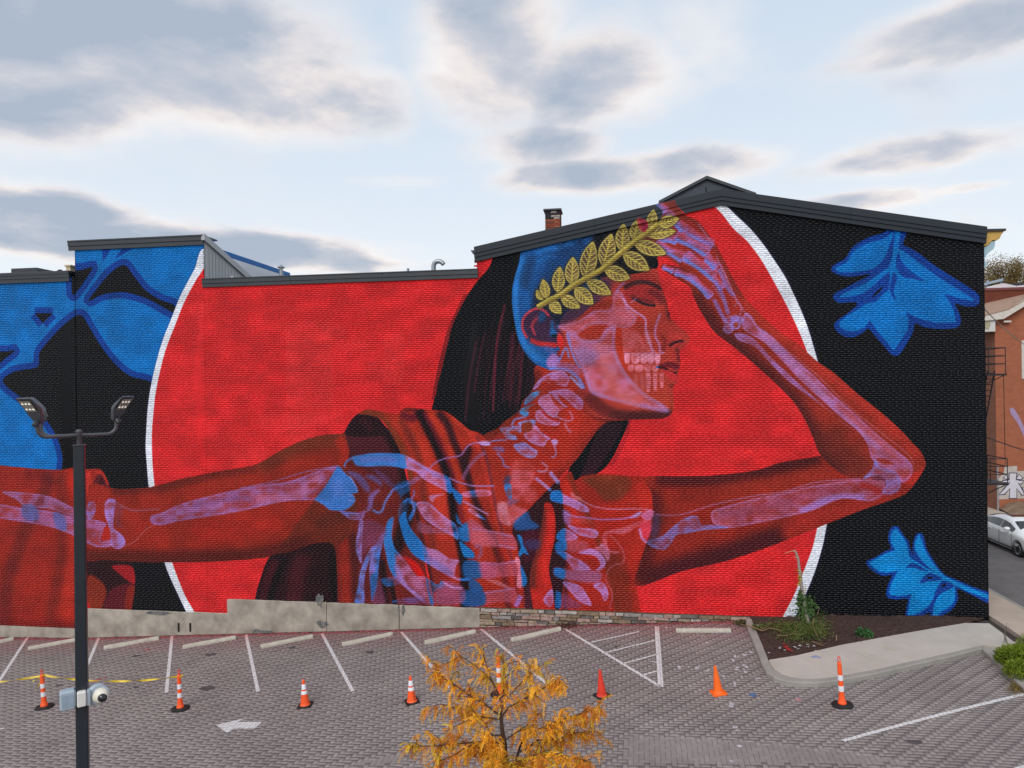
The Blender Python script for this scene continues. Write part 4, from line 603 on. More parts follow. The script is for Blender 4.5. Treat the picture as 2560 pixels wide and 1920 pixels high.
    ms = mask(spl(cv([(1600, 570), (1640, 560), (1655, 530), (1625, 505), (1630, 470), (1670, 470), (1690, 515), (1720, 545), (1700, 560), (1660, 575), (1615, 590)]), True)); fas[ms[0], ms[1]] = np.maximum(fas[ms[0], ms[1]], ms[2])
    ms = mask(spl(cv([(1592, 548), (1608, 548), (1620, 560), (1612, 580), (1598, 572)]), True)); fas[ms[0], ms[1]] = np.maximum(fas[ms[0], ms[1]], ms[2]); comp(ms, (186, 44, 70), .8)
    # roller and spray unevenness of the paint
    n = rng.rand(MH//3+2, MW//10+2).astype(np.float32); n = np.kron(n, np.ones((3, 10), np.float32))[:MH, :MW]
    n2 = rng.rand(MH//24+2, MW//40+2).astype(np.float32); n2 = blur(np.kron(n2, np.ones((24, 40), np.float32))[:MH, :MW], 14)
    img *= (1+(n-.5)*.08+(n2-.5)*.18)[..., None]
    np.clip(img, 0, 1, img)
    return img, fas
# ---------------------------------------------------------------- mural paint material
_img, _fas = paint_mural()
def put_image(name, rgb, a):
    im = bpy.data.images.new(name, MW, MH, alpha=True); buf = np.ones((MH, MW, 4), np.float32)
    buf[..., :3] = rgb[::-1]; buf[..., 3] = a[::-1] if a is not None else 1.0
    im.alpha_mode = 'CHANNEL_PACKED'; im.colorspace_settings.name = 'sRGB'
    im.pixels.foreach_set(buf.ravel()); im.update(); return im
MIMG = put_image('mural_paint', _img, _fas)
GREY = lin(46, 52, 59)
def mural_mat(name, fascia=False, gain=1.0, rough=0.36):
    m = bpy.data.materials.new(name); m.use_nodes = True; t = m.node_tree; b = t.nodes['Principled BSDF']; Lk = t.links.new
    geo = t.nodes.new('ShaderNodeNewGeometry'); sp = t.nodes.new('ShaderNodeSeparateXYZ'); Lk(geo.outputs['Position'], sp.inputs[0])
    def mm(op, a, v):
        n = t.nodes.new('ShaderNodeMath'); n.operation = op; Lk(a, n.inputs[0])
        if isinstance(v, (int, float)): n.inputs[1].default_value = v
        else: Lk(v, n.inputs[1])
        return n.outputs[0]
    u = mm('DIVIDE', mm('SUBTRACT', sp.outputs[0], MX0), MX1-MX0); v = mm('DIVIDE', mm('SUBTRACT', sp.outputs[2], MZ0), MZ1-MZ0)
    cb = t.nodes.new('ShaderNodeCombineXYZ'); Lk(u, cb.inputs[0]); Lk(v, cb.inputs[1])
    ti = t.nodes.new('ShaderNodeTexImage'); ti.image = MIMG; ti.extension = 'EXTEND'; ti.interpolation = 'Linear'; Lk(cb.outputs[0], ti.inputs[0])
    at = t.nodes.new('ShaderNodeAttribute'); at.attribute_name = 'rnd'
    n = t.nodes.new('ShaderNodeTexNoise'); n.inputs['Scale'].default_value = 2.2; n.inputs['Detail'].default_value = 6; Lk(geo.outputs['Position'], n.inputs['Vector'])
    n2 = t.nodes.new('ShaderNodeTexNoise'); n2.inputs['Scale'].default_value = 45; n2.inputs['Detail'].default_value = 3; Lk(geo.outputs['Position'], n2.inputs['Vector'])
    k = mm('ADD', mm('MULTIPLY', mm('SUBTRACT', at.outputs['Fac'], 0.5), 0.12), 1.0); k = mm('ADD', k, mm('MULTIPLY', mm('SUBTRACT', n.outputs[0], .5), .22)); k = mm('ADD', k, mm('MULTIPLY', mm('SUBTRACT', n2.outputs[0], .5), .22)); k = mm('MULTIPLY', k, gain)
    vm = t.nodes.new('ShaderNodeVectorMath'); vm.operation = 'SCALE'; Lk(ti.outputs[0], vm.inputs[0]); Lk(k, vm.inputs['Scale'])
    out = vm.outputs[0]
    if fascia:
        mx = t.nodes.new('ShaderNodeMix'); mx.data_type = 'RGBA'; Lk(ti.outputs[1], mx.inputs[0]); mx.inputs[6].default_value = (*GREY, 1); Lk(out, mx.inputs[7]); out = mx.outputs[2]
    Lk(out, b.inputs['Base Color']); b.inputs['Roughness'].default_value = rough; b.inputs['Specular IOR Level'].default_value = 0.22
    bp = t.nodes.new('ShaderNodeBump'); bp.inputs['Strength'].default_value = .22 if not fascia else .05; bp.inputs['Distance'].default_value = .004; Lk(n2.outputs[0], bp.inputs['Height']); Lk(bp.outputs[0], b.inputs['Normal'])
    return m
M_MUR = mural_mat('painted_brick', gain=1.15); M_JNT = mural_mat('painted_mortar', gain=1.02, rough=.5); M_FASP = mural_mat('painted_fascia', True, rough=.5)
M_FAS = mat('grey_metal_fascia', GREY, .42, .10, 1.5, .5, .0, .05, 20); M_FAS2 = mat('grey_metal_cap', lin(46, 49, 56), .40, .10, 2, .5)
M_CLAD = mat('ribbed_grey_cladding', lin(168, 172, 176), .45, .06, 1.2, .5); M_ROOF = mat('roof_membrane', lin(88, 90, 94), .9, .2, 2)
M_CONC = mat('weathered_concrete', lin(132, 124, 114), .9, .2, 1.6, .2, 0, .5, 30, col2=lin(180, 172, 160), detail=9); M_DARKST = mat('concrete_stain', lin(74, 78, 86), .9, .3, 8, col2=lin(128, 124, 118), detail=8)
M_SIDE = mat('side_brick_paint', lin(60, 64, 72), .8, .2, 3); M_BACK = mat('old_brick', lin(120, 66, 50), .9, .25, 9)
# ---------------------------------------------------------------- brick facings
BL, BH, JT = 0.2032, 0.0677, 0.0065
def brick_mesh(name, l, m):
    mb = MB(); x, z = (l-JT)/2, (BH-JT)/2; d = .0055; c = .0006
    mb.add([(-x, 0, -z), (x, 0, -z), (x, 0, z), (-x, 0, z), (-x, -d+c, -z), (x, -d+c, -z), (x, -d+c, z), (-x, -d+c, z), (-x+c, -d, -z+c), (x-c, -d, -z+c), (x-c, -d, z-c), (-x+c, -d, z-c)],
           [(8, 9, 10, 11), (0, 1, 5, 4), (1, 2, 6, 5), (2, 3, 7, 6), (3, 0, 4, 7), (4, 5, 9, 8), (5, 6, 10, 9), (6, 7, 11, 10), (7, 4, 8, 11)])
    me = mb.mesh(name, m); a = me.attributes.new('rnd', 'FLOAT', 'POINT'); a.data.foreach_set('value', [random.random()]*len(me.vertices)); return me
B_STD = [brick_mesh('brick', BL, M_MUR) for _ in range(4)]; B_HDR = [brick_mesh('brick_header', BL/2, M_MUR) for _ in range(3)]
rs = np.random.RandomState(3)
def brick_field(parent, xa, xb, zbot, ztop, pick=300, tooth=(False, False)):
    X, Z, Lh = [], [], []
    k0 = int(math.floor((zbot-0.36)/BH)); k1 = int((max(ztop(xa), ztop(xb), ztop((xa+xb)/2))-0.36)/BH)+1
    for k in range(k0, k1):
        z = 0.36+(k+.5)*BH
        if z-BH*.5 < zbot-1e-3: continue
        hdr = (k % 7 == 3); l = BL/2 if hdr else BL; sh = (BL/2)*(k % 2)+((k*37 % 17)/17-.5)*.03
        i = np.arange(int((xa-sh)/l)-1, int((xb-sh)/l)+2); x0 = i*l+sh; x1 = x0+l; xm = (x0+x1)/2; keep = np.ones(len(i), bool)
        if tooth[0]: keep &= xm >= xa
        else: x0 = np.maximum(x0, xa)
        if tooth[1]: keep &= xm < xb
        else: x1 = np.minimum(x1, xb)
        ok = keep & ((x1-x0) > .03); x0, x1 = x0[ok], x1[ok]; xc = (x0+x1)/2
        zt = np.array([ztop(q) for q in xc]); ok = z < zt
        X.append(xc[ok]); Lh.append((x1-x0)[ok]); Z.append(np.full(ok.sum(), z))
    X = np.concatenate(X); Z = np.concatenate(Z); Lh = np.concatenate(Lh)
    d = np.hypot(X-CAM[0], Z-CAM[2]); full = (np.abs(Lh-BL) < 1e-4) | (np.abs(Lh-BL/2) < 1e-4)
    near = np.argsort(np.where(full, d, 1e9))[:pick]; sel = np.zeros(len(X), bool); sel[near] = True
    for i in near:
        me = random.choice(B_STD if Lh[i] > .15 else B_HDR); o = link('brick', me, parent); o.location = (X[i], rs.uniform(-.0015, .0015), Z[i])
    X, Z, Lh = X[~sel], Z[~sel], Lh[~sel]; n = len(X)
    hx = (Lh-JT)/2; hz = (BH-JT)/2*np.ones(n); d = .0055+rs.uniform(-.0015, .0015, n)-(rs.rand(n) < .012)*.004; tl = rs.uniform(-.0012, .0012, n)
    V = np.zeros((n, 8, 3)); sx = np.array([-1, 1, 1, -1]); sz = np.array([-1, -1, 1, 1])
    for j in range(4):
        V[:, j, 0] = X+sx[j]*hx; V[:, j, 2] = Z+sz[j]*hz; V[:, j, 1] = 0
        V[:, 4+j, 0] = X+sx[j]*(hx-.0003); V[:, 4+j, 2] = Z+sz[j]*(hz-.0003); V[:, 4+j, 1] = -d+tl*sx[j]
    fq = np.array([[4, 5, 6, 7], [0, 1, 5, 4], [1, 2, 6, 5], [2, 3, 7, 6], [3, 0, 4, 7]])
    Fc = (np.arange(n)[:, None, None]*8+fq[None]).reshape(-1, 4)
    o = quads('brick_facing', V.reshape(-1, 3), Fc, M_MUR, parent, np.repeat(rs.rand(n), 8)); tag(o, kind='stuff'); return o
def quads(name, V, Fc, m, parent, rnd=None):
    me = bpy.data.meshes.new(name); me.vertices.add(len(V)); me.vertices.foreach_set('co', np.ascontiguousarray(V, np.float32).ravel())
    k = Fc.shape[1]; me.loops.add(Fc.size); me.loops.foreach_set('vertex_index', Fc.astype(np.int32).ravel()); me.polygons.add(len(Fc)); me.polygons.foreach_set('loop_start', np.arange(0, Fc.size, k, dtype=np.int32))
    me.update(calc_edges=True)
    if rnd is not None: a = me.attributes.new('rnd', 'FLOAT', 'POINT'); a.data.foreach_set('value', rnd.astype(np.float32))
    for q in (m if isinstance(m, (list, tuple)) else [m]): me.materials.append(q)
    return link(name, me, parent)
def fascia(parent, xs, zs, bands, m, seam=3.05, depth=0.9, left_end=True):
    """bands of sheet metal along the wall top: (drop from the top line to the band's top, its bottom, how proud); cut into sheets with fine seams"""
    for a in range(len(xs)-1):
        xa, xb, za, zb = xs[a], xs[a+1], zs[a], zs[a+1]; n = max(1, int(round((xb-xa)/seam)))
        for bi, (d0, d1, pr) in enumerate(bands):
            for i in range(n):
                s0, s1 = i/n, (i+1)/n; p0 = xa+(xb-xa)*s0+(.003 if i else 0); p1 = xa+(xb-xa)*s1-(.003 if i < n-1 else 0)
                q0 = za+(zb-za)*(p0-xa)/(xb-xa); q1 = za+(zb-za)*(p1-xa)/(xb-xa); mb = MB()
                y1 = .02 if bi else depth
                mb.slab([(p0, q0-d1), (p1, q1-d1), (p1, q1-d0), (p0, q0-d0)], -pr, y1)
                mb.build('fascia_board', m, parent)
# ---- left building
lb = empty('painted_brick_building', (-23, 0, -1.2)); tag(lb, 'flat topped block at the left edge painted with blue leaves and a red sleeve', 'building', 'painted brick buildings in a row')
def P0(o):          # a part modelled in world coordinates under an Empty that is not at the origin
    o.matrix_parent_inverse = o.parent.matrix_basis.inverted() if o.parent.parent is None else o.matrix_parent_inverse; return o
lb.location = (0, 0, 0)
MB().box(-27.5, -20.03, 0, 13, -1.7, 12.2).build('wall', M_JNT, lb)
brick_field(lb, -27.5, -20.05, -0.93, lambda x: 12.25)
fascia(lb, [-27.5, -20.22], [12.47, 12.47], [(0, .10, .10), (.10, .23, .08), (.23, .38, .055)], M_FAS)
MB().box(-27.5, -20.03, -.05, 0, -1.8, -0.935).build('foundation', M_CONC, lb)
MB().box(-27.5, -20.25, -.04, 13, 12.475, 12.50).build('roof', M_ROOF, lb)
h0 = wall_pt(28, 681, 2.5); h1 = wall_pt(100, 677, 2.5); mb = MB(); mb.box(h0[0], h1[0]-.15, 2.5, 3.6, 12.4, h0[2]+.16); mb.box(h1[0]-.17, h1[0]+.12, 2.6, 3.5, 12.4, h0[2]); mb.build('roof_hatch', M_FAS2, lb)
c0 = wall_pt(164, 679, .8); c1 = wall_pt(177, 662, .8); mb = MB(); mb.box(c0[0]+.02, c1[0]-.02, .8, 1.05, 12.4, c1[2]-.06); mb.box(c0[0]-.02, c1[0]+.02, .76, 1.09, c1[2]-.06, c1[2]); mb.build('flue', mat('buff_flue', lin(206, 188, 156), .8), lb)
c0 = wall_pt(150, 678, 1.2); MB().tube([(c0[0]-.22+.44*i/8, 1.2, c0[2]-.12+.16*math.sin(math.pi*i/8)) for i in range(9)], .035, 8).build('cable_loop', mat('black_rubber', (.012, .012, .013), .6), lb)
# ---- middle building: tall block and long low wall
mbd = empty('painted_brick_building'); tag(mbd, 'middle block with a raised square corner and a long low red painted wall', 'building', 'painted brick buildings in a row')
MB().box(-20.0, -14.82, .0, 7.0, -1.6, 13.3).build('wall', M_JNT, mbd); MB().box(-14.82, -4.675, 0.0, 12, -1.6, 11.75).build('wall', M_JNT, mbd)
brick_field(mbd, -19.98, -14.80, -0.14, lambda x: 13.3, 150); 
brick_field(mbd, -14.80, -14.02, -0.14, lambda x: min(11.75, .37), 0)
brick_field(mbd, -14.80, -4.675, 0.36, lambda x: 11.75, 150, (False, True))
MB().box(-20.045, -20.0, .03, .2, -.2, 13.3).build('expansion_joint', mat('joint_black', (.006, .005, .006), .9), mbd)
fascia(mbd, [-20.24, -14.79], [13.60, 13.60], [(0, .05, .12), (.05, .20, .095), (.20, .36, .06)], M_FAS, 5.5)
fascia(mbd, [-14.84, -4.63], [12.0, 12.0], [(0, .035, .11), (.035, .18, .09), (.18, .31, .06)], M_FAS)
MB().box(-14.78, -4.7, .9, 12, 11.7, 11.9).build('roof', M_ROOF, mbd)
# ribbed cladding of the raised corner: its top runs down to the back
s0 = at_x(508, 593, -14.77); s1 = at_x(628, 695, -14.77); yb, zb_ = float(s1[1]), float(s1[2]); zt0 = 13.57
cl = MB(); cl.add([(-14.79, .02, 11.7), (-14.79, yb, zb_-.8), (-14.79, yb, zb_), (-14.79, .02, zt0), (-14.80, .02, 11.7)], [(0, 1, 2, 3)]); cl.build('side_cladding', M_CLAD, mbd)
for i in range(int(yb/.22)):
    y = .1+i*.22; zt = zt0+(zb_-zt0)*(y/yb)-.22
    if zt > 11.75: MB().box(-14.79, -14.772, y, y+.045, 11.65, zt).build('cladding_rib', M_CLAD, mbd)
def sl(y): return zt0+(zb_-zt0)*(y/yb)
ed = MB(); ed.add([(-14.83, -.1, sl(-.1)+.03), (-14.70, -.1, sl(-.1)+.03), (-14.70, yb+.3, sl(yb+.3)+.03), (-14.83, yb+.3, sl(yb+.3)+.03), (-14.83, -.1, sl(-.1)-.2), (-14.70, -.1, sl(-.1)-.2), (-14.70, yb+.3, sl(yb+.3)-.2), (-14.83, yb+.3, sl(yb+.3)-.2)], [(0, 1, 2, 3), (7, 6, 5, 4), (0, 4, 5, 1), (1, 5, 6, 2), (2, 6, 7, 3), (3, 7, 4, 0)]); ed.build('rake_trim', M_CLAD, mbd)
rf = MB(); rf.add([(-20.2, 0, sl(0)), (-14.8, 0, sl(0)), (-14.8, yb, sl(yb)), (-20.2, yb, sl(yb)), (-20.2, 0, sl(0)-.15), (-14.8, 0, sl(0)-.15), (-14.8, yb, sl(yb)-.15), (-20.2, yb, sl(yb)-.15)], [(0, 1, 2, 3), (7, 6, 5, 4), (0, 4, 5, 1), (1, 5, 6, 2), (2, 6, 7, 3), (3, 7, 4, 0)]); rf.build('roof', M_ROOF, mbd)
# foundation of concrete, poured in sections
def fnd(x0, x1, zt, pr=.05): 
    n = 10; xs = np.linspace(x0, x1, n+1); top = [zt+random.uniform(-.012, .012) for _ in xs]; mb = MB()
    V = []; 
    for x, t in zip(xs, top): V += [(x, 0.02, t), (x, -pr+.012, t), (x, -pr, t-.02), (x, -pr-.015, -1.8)]
    mb.add(V, [(i*4+j, i*4+j+1, i*4+5+j, i*4+4+j) for i in range(n) for j in range(3)]+[(0, 1, 2, 3), (n*4+3, n*4+2, n*4+1, n*4)])
    return mb.build('foundation_panel', M_CONC, mbd)
jx = [float(wall_pt(x, 1540)[0]) for x in (818, 999)]
fnd(-19.98, -14.03, -.16, .045); fnd(-14.02, jx[0]-.012, .365); fnd(jx[0]+.012, jx[1]-.012, .36, .06); fnd(jx[1]+.012, -4.72, .35)
mb = MB()
for x in (449, 478):
    p = wall_pt(x, 1567); mb.box(p[0]-.035, p[0]+.035, -.064, -.058, p[2]-.16, p[2]+.16)
mb.build('wall_slot', mat('slot_dark', (.01, .009, .009), .9), mbd)
for x, y, a, b in ((800, 1500, 26, 50), (806, 1560, 40, 22), (1008, 1525, 10, 34), (996, 1522, 6, 30), (650, 1578, 80, 12), (395, 1532, 90, 12)):
    p = wall_pt(x, y, -.07); q = [(p[0]+random.uniform(.5, 1.1)*a/74*.5*math.cos(t), p[2]+random.uniform(.4, 1.1)*b/74*.5*math.sin(t)) for t in np.linspace(0, 6, 17)]
    MB().slab(q, -.0725, -.071).build('damp_stain', M_DARKST, mbd)
def vent(px, py0, py1, r, Y, cap=True, mt=None):
    b = wall_pt(px, py0, Y); t = wall_pt(px, py1, Y); mb = MB(); mb.lathe([(r, 11.8), (r, t[2])], 14, (b[0], Y))
    if cap: mb.lathe([(r*1.9, t[2]+.02), (r*1.9, t[2]+.05), (.02, t[2]+.14)], 14, (b[0], Y)); mb.tube([(b[0]-r*.8, Y, t[2]-.02), (b[0]-r*.8, Y, t[2]+.04)], .01, 5)
    mb.build('roof_vent', mt or M_GALV, mbd, True)
M_GALV = mat('galvanised', lin(150, 158, 166), .4, .15, 6, .5, .6)
vent(703, 690, 671, .075, 2.0); vent(1020, 680, 671, .05, 2.0, False); vent(580, 692, 690, .05, 1.2, False, mat('white_pvc', (.7, .7, .69), .5))
pb = [wall_pt(x, y, 2.0) for x, y in ((1084, 700), (1084, 664), (1086, 658), (1092, 653.5), (1100, 653.5), (1106, 657), (1109, 661))]
MB().tube([tuple(p) for p in pb], .088, 14).build('gooseneck_vent', M_GALV, mbd, True)
for p in pb[1:6]: pass
# ---- gabled building
gb = empty('painted_brick_building'); tag(gb, 'tall gabled building painted with a crowned woman whose bones show through', 'building', 'painted brick buildings in a row')
AP = wall_pt(1801, 476); GL_, GR_ = -4.74, 11.44; ZL, ZR, XA, ZA = 12.73, 12.70, float(AP[0]), float(AP[2])
def zr(x): return ZL+(ZA-ZL)*(x-GL_)/(XA-GL_) if x < XA else ZA+(ZR-ZA)*(x-XA)/(GR_-XA)
MB().slab([(-4.675, -.4), (11.40, -.4), (11.40, zr(11.4)-.3), (XA, ZA-.3), (-4.675, zr(-4.67)-.3)], 0, .3).build('wall', M_JNT, gb)
MB().box(-4.66, 11.39, .3, 15, -.6, 12.3).build('side_wall', M_SIDE, gb)
brick_field(gb, -4.675, 11.41, 0.36, lambda x: (zr(x)-.40) , 300, (True, False))
fascia(gb, [GL_, XA, GR_], [ZL, ZA, ZR], [(0, .215, .14), (.215, .345, .11), (.345, .495, .075)], M_FASP, 3.4, .5)
for sgn, (xa, za, xb, zb2) in enumerate(((GL_, ZL, XA, ZA), (XA, ZA, GR_, ZR))):
    mb = MB(); mb.add([(xa, -.14, za+.012), (xb, -.14, zb2+.012), (xb, 15, zb2+.012), (xa, 15, za+.012), (xa, -.14, za+.002), (xb, -.14, zb2+.002), (xb, 15, zb2+.002), (xa, 15, za+.002)], [(0, 1, 2, 3), (7, 6, 5, 4), (0, 4, 5, 1), (1, 5, 6, 2), (2, 6, 7, 3), (3, 7, 4, 0)]); mb.build('roof', M_FAS2, gb)
g0 = [wall_pt(x, y) for x, y in ((1178, 627), (1191, 627), (1191, 656), (1188, 640), (1182, 634))]
MB().slab([(p[0], p[2]) for p in (g0[0], g0[4], g0[3], g0[2], g0[1])][::-1], -.1, 8).build('gutter', M_FAS2, gb)
# clerestory on the ridge, set back
YM = 5.0; m_ = [wall_pt(x, y, YM) for x, y in ((1650, 503), (1766, 441), (1886, 484))]
M_MON = mat('dark_siding', lin(58, 64, 74), .6, .12, 3, .4)
mon = MB(); mon.slab([(m_[0][0], ZA-1.2), (m_[2][0], ZA-1.2), (m_[2][0], m_[2][2]-.03), (m_[1][0], m_[1][2]-.08), (m_[0][0], m_[0][2]-.06)], YM, YM+5); mono = mon.build('roof_monitor', M_MON, gb)
for (a, b) in ((m_[0], m_[1]), (m_[1], m_[2])):
    mb = MB(); mb.slab([(a[0]-(.05 if a is m_[0] else 0), a[2]-.12), (b[0]+(.05 if b is m_[2] else 0), b[2]-.12), (b[0]+(.05 if b is m_[2] else 0), b[2]), (a[0]-(.05 if a is m_[0] else 0), a[2])], YM-.12, YM+5.1); mb.build('rake_trim', M_FAS, mono)
for px in (1765, 1808):
    p = wall_pt(px, 470, YM); MB().box(p[0]-.02, p[0]+.02, YM-.012, YM-.001, ZA-.8, p[2]+(.05 if px == 1765 else -.02)).build('panel_seam', mat('seam', (.01, .011, .013), .8), mono)
# chimney of weathered brick
CY = 1.4; ca = wall_pt(1363, 560, CY); cb_ = wall_pt(1400, 560, CY); zc0 = float(wall_pt(1380, 582, CY)[2]); zc1 = float(wall_pt(1380, 527, CY)[2]); cw = .62
chm = MB().box(ca[0]+.01, cb_[0]-.01, CY+.01, CY+cw-.01, zc0-.4, zc1).build('chimney', mat('chimney_mortar', lin(112, 100, 92), .95, .25, 14), gb)
CBM = [mat('chimney_brick_'+n, lin(*c), .9, .3, 18, .2, 0, .5, 60) for n, c in (('red', (142, 74, 58)), ('brown', (116, 72, 58)), ('soot', (52, 50, 56)), ('lime', (170, 158, 152)), ('rust', (160, 92, 70)))]
nz = 9; hh = (zc1-zc0-.12)/nz; W3 = (cb_[0]-ca[0])/2.5
for k in range(nz):
    for s in range(4):
        x0 = ca[0]+(s-.5*(k % 2))*W3; x1 = min(x0+W3-.012, cb_[0]); x0 = max(x0, ca[0])
        if x1-x0 < .04: continue
        z0 = zc0+.12+k*hh; c = random.choice((0, 0, 1, 4, 4)) if k < 5 else random.choice((2, 2, 3, 1, 2))
        MB().cbox(x0, x1, CY-.012, CY+.1, z0, z0+hh-.012, .006).build('brick', CBM[c], chm)
    for s in range(3):
        y0 = CY+.1+(s-.5*(k % 2))*.21; y1 = min(y0+.2, CY+cw); y0 = max(y0, CY+.1)
        if y1-y0 < .04: continue
        z0 = zc0+.12+k*hh; MB().cbox(cb_[0]-.09, cb_[0]+.01, y0, y1, z0, z0+hh-.012, .006).build('brick', CBM[random.choice((0, 1, 4) if k < 5 else (2, 1, 0))], chm)
MB().box(ca[0]-.02, cb_[0]+.02, CY-.03, CY+cw+.02, zc0-.3, zc0+.11).build('flashing', mat('lead_flashing', lin(56, 60, 68), .6), chm)
MB().cbox(ca[0]-.06, cb_[0]+.06, CY-.07, CY+cw+.06, zc1, zc1+.07, .012).build('cap', M_FAS2, chm)
# street cornice seen in profile at the right end
def prof(pts, Y=0.05): return [(p[0], p[2]) for p in (wall_pt(x, y, Y) for x, y in pts)]
MB().slab(prof([(2460, 616), (2468, 614), (2476, 606), (2482, 600), (2494, 600), (2500, 596), (2503, 588), (2511, 577), (2460, 578)])[::1], .06, 14).build('cornice', mat('ochre_cornice', lin(196, 160, 88), .7, .08, 3), gb)
MB().slab(prof([(2459, 578.5), (2513, 577.5), (2513.5, 572), (2459, 573)]), .0, 14.1).build('cornice_cap', M_FAS2, gb)
for yy in (.07, 3.0, 6.0, 9.0, 12.0): MB().slab(prof([(2459, 676), (2462, 672), (2469, 664), (2469, 657), (2463, 654), (2463, 646), (2466, 640), (2473, 631), (2484, 623), (2488, 615), (2489, 602), (2480, 604), (2468, 616), (2459, 618)]), yy, yy+.3).build('bracket', mat('pale_blue_bracket', lin(158, 186, 196), .7, .08, 3), gb)
# rubble stone foundation, stone by stone
MST = [mat('stone_'+n, lin(*c), .9, .28, 7, .2, 0, .8, 26, detail=8) for n, c in (('grey', (142, 136, 134)), ('buff', (158, 142, 122)), ('brown', (128, 110, 92)), ('pink', (164, 138, 128)), ('pale', (166, 158, 152)), ('dark', (104, 98, 94)))]
MB().box(-4.7, 11.40, -.015, 0, -.8, .37).build('rubble_bed', mat('rubble_mortar', lin(96, 84, 74), .95, .3, 12, .1, 0, .6, 40), gb)
random.seed(21); zrow = .345
rows = [.12, .10, .14, .09, .13, .10, .14]
for ri, h in enumerate(rows):
    x = -4.66-random.uniform(0, .1)
    while x < 11.3:
        l = random.uniform(.16, .62)*(1.25 if h > .11 else .9); gx = .063*x if x < 4 else .063*4+.02*(x-4)
        hh = h*random.uniform(.72, .95); z1 = zrow-random.uniform(0, .02); z0 = z1-hh
        if z1 > gx-.10 and (x < 3.9 or ri < 1 or random.random() < .3) and x+l < 11.38:
            x1 = x+l-.016; n = 7; pts = []
            for i in range(n+1): pts.append((x+.01+(x1-x-.01)*i/n, z0+random.uniform(-.008, .010)*(1 if 0 < i < n else -2)))
            for i in range(n, -1, -1): pts.append((x+.01+(x1-x-.01)*i/n, z1+random.uniform(-.012, .006)*(1 if 0 < i < n else 2)))
            mb = MB(); pr = random.uniform(.03, .075); N_ = len(pts); cx = sum(p[0] for p in pts)/N_; cz = sum(p[1] for p in pts)/N_
            V = [(px, -.012, pz) for px, pz in pts]+[(px, -pr+random.uniform(0, .008), pz) for px, pz in pts]+[(cx+(px-cx)*.93, -pr-.012+random.uniform(-.008, .008), cz+(pz-cz)*.8) for px, pz in pts]
            mb.add(V, [(i, (i+1) % N_, N_+(i+1) % N_, N_+i) for i in range(N_)]+[(N_+i, N_+(i+1) % N_, 2*N_+(i+1) % N_, 2*N_+i) for i in range(N_)]+[tuple(range(2*N_, 3*N_))])
            mb.build('stone', random.choice(MST if ri < 3 else MST[1:4]+MST[5:]), gb)
        x += l
    zrow -= h
# ---------------------------------------------------------------- ground
def gx_(x):
    if x < -20: return -1.26+.03*(x+20)
    if x < 4: return .063*x
    if x < 11: t = (x-4)/7; return .252+.063*(x-4)-.205*t*t
    return .488
def gz(x, y): return max(gx_(x), -2.2)+.02*max(min(y, 0.0), -20.0)
def G(px, py, dz=0.0):
    d = ray(px, py); z = 0.0
    for _ in range(25):
        p = CAM+d*((z-CAM[2])/d[2]); z = gz(p[0], p[1])+dz
    return Vector((p[0], p[1], z))
def sheet(name, x0, x1, y0, y1, nx, ny, dz, m, kind='structure', parent=None, keep=None, amp=0.0):
    xs = np.linspace(x0, x1, nx+1); ys = np.linspace(y0, y1, ny+1); V = [(x, y, gz(x, y)+dz+(random.uniform(-amp, amp) if amp else 0)) for y in ys for x in xs]
    Fc = [(j*(nx+1)+i, j*(nx+1)+i+1, (j+1)*(nx+1)+i+1, (j+1)*(nx+1)+i) for j in range(ny) for i in range(nx) if keep is None or keep((xs[i]+xs[i+1])/2, (ys[j]+ys[j+1])/2)]
    mb = MB(); mb.add(V, Fc); o = mb.build(name, m, parent)
    if kind: tag(o, kind=kind)
    return o
M_DIRT = mat('dry_earth', lin(112, 98, 84), .95, .3, 1.2, .1, 0, .6, 18, detail=9)
xs_ = [-1500, -400, -120, -60, -40]+list(np.arange(-30, 16, 2.0))+[16, 20, 30, 60, 120, 400, 1500]; ys_ = [-800, -200, -60, -30, -20, -16, -12, -8, -4, 0, 4, 10, 20, 40, 80, 200, 600, 2500]
mb = MB(); mb.add([(x, y, gz(x, y)-.07) for y in ys_ for x in xs_], [(j*len(xs_)+i, j*len(xs_)+i+1, (j+1)*len(xs_)+i+1, (j+1)*len(xs_)+i) for j in range(len(ys_)-1) for i in range(len(xs_)-1)])
tag(mb.build('ground', M_DIRT), kind='structure')
# plan outline of everything that stands higher than the paving at the right
KT = 0.13
kerb_out = [G(x, y, KT) for x, y in ((1862, 1547), (1870, 1572), (1884, 1606), (1898, 1640), (1905, 1660), (1916, 1679), (1936, 1693), (1965, 1702), (2000, 1706), (2040, 1706), (2075, 1703), (2180, 1685), (2275, 1663), (2380, 1640), (2455, 1621))]
kerb_in = [G(x, y, KT) for x, y in ((1878, 1547), (1888, 1572), (1903, 1606), (1917, 1640), (1923, 1656), (1934, 1673), (1954, 1686), (1978, 1693), (2005, 1696.5), (2042, 1697), (2076, 1694), (2178, 1676), (2272, 1655), (2376, 1632), (2458, 1614))]
kerb2_out = [G(x, y, KT) for x, y in ((2455, 1621), (2480, 1644), (2510, 1674), (2540, 1702), (2600, 1757), (2700, 1850))]
kerb2_in = [G(x, y, KT) for x, y in ((2460, 1613), (2490, 1633), (2521, 1660), (2552, 1688), (2614, 1742), (2716, 1834))]
raised = [(p.x, p.y) for p in kerb_out]+[(p.x, p.y) for p in kerb2_out]+[(14, -9), (14, .3), (kerb_out[0].x, .3)]
def inside(poly, x, y):
    c = False; j = len(poly)-1
    for i in range(len(poly)):
        (xi, yi), (xj, yj) = poly[i], poly[j]
        if (yi > y) != (yj > y) and x < (xj-xi)*(y-yi)/(yj-yi)+xi: c = not c
        j = i
    return c
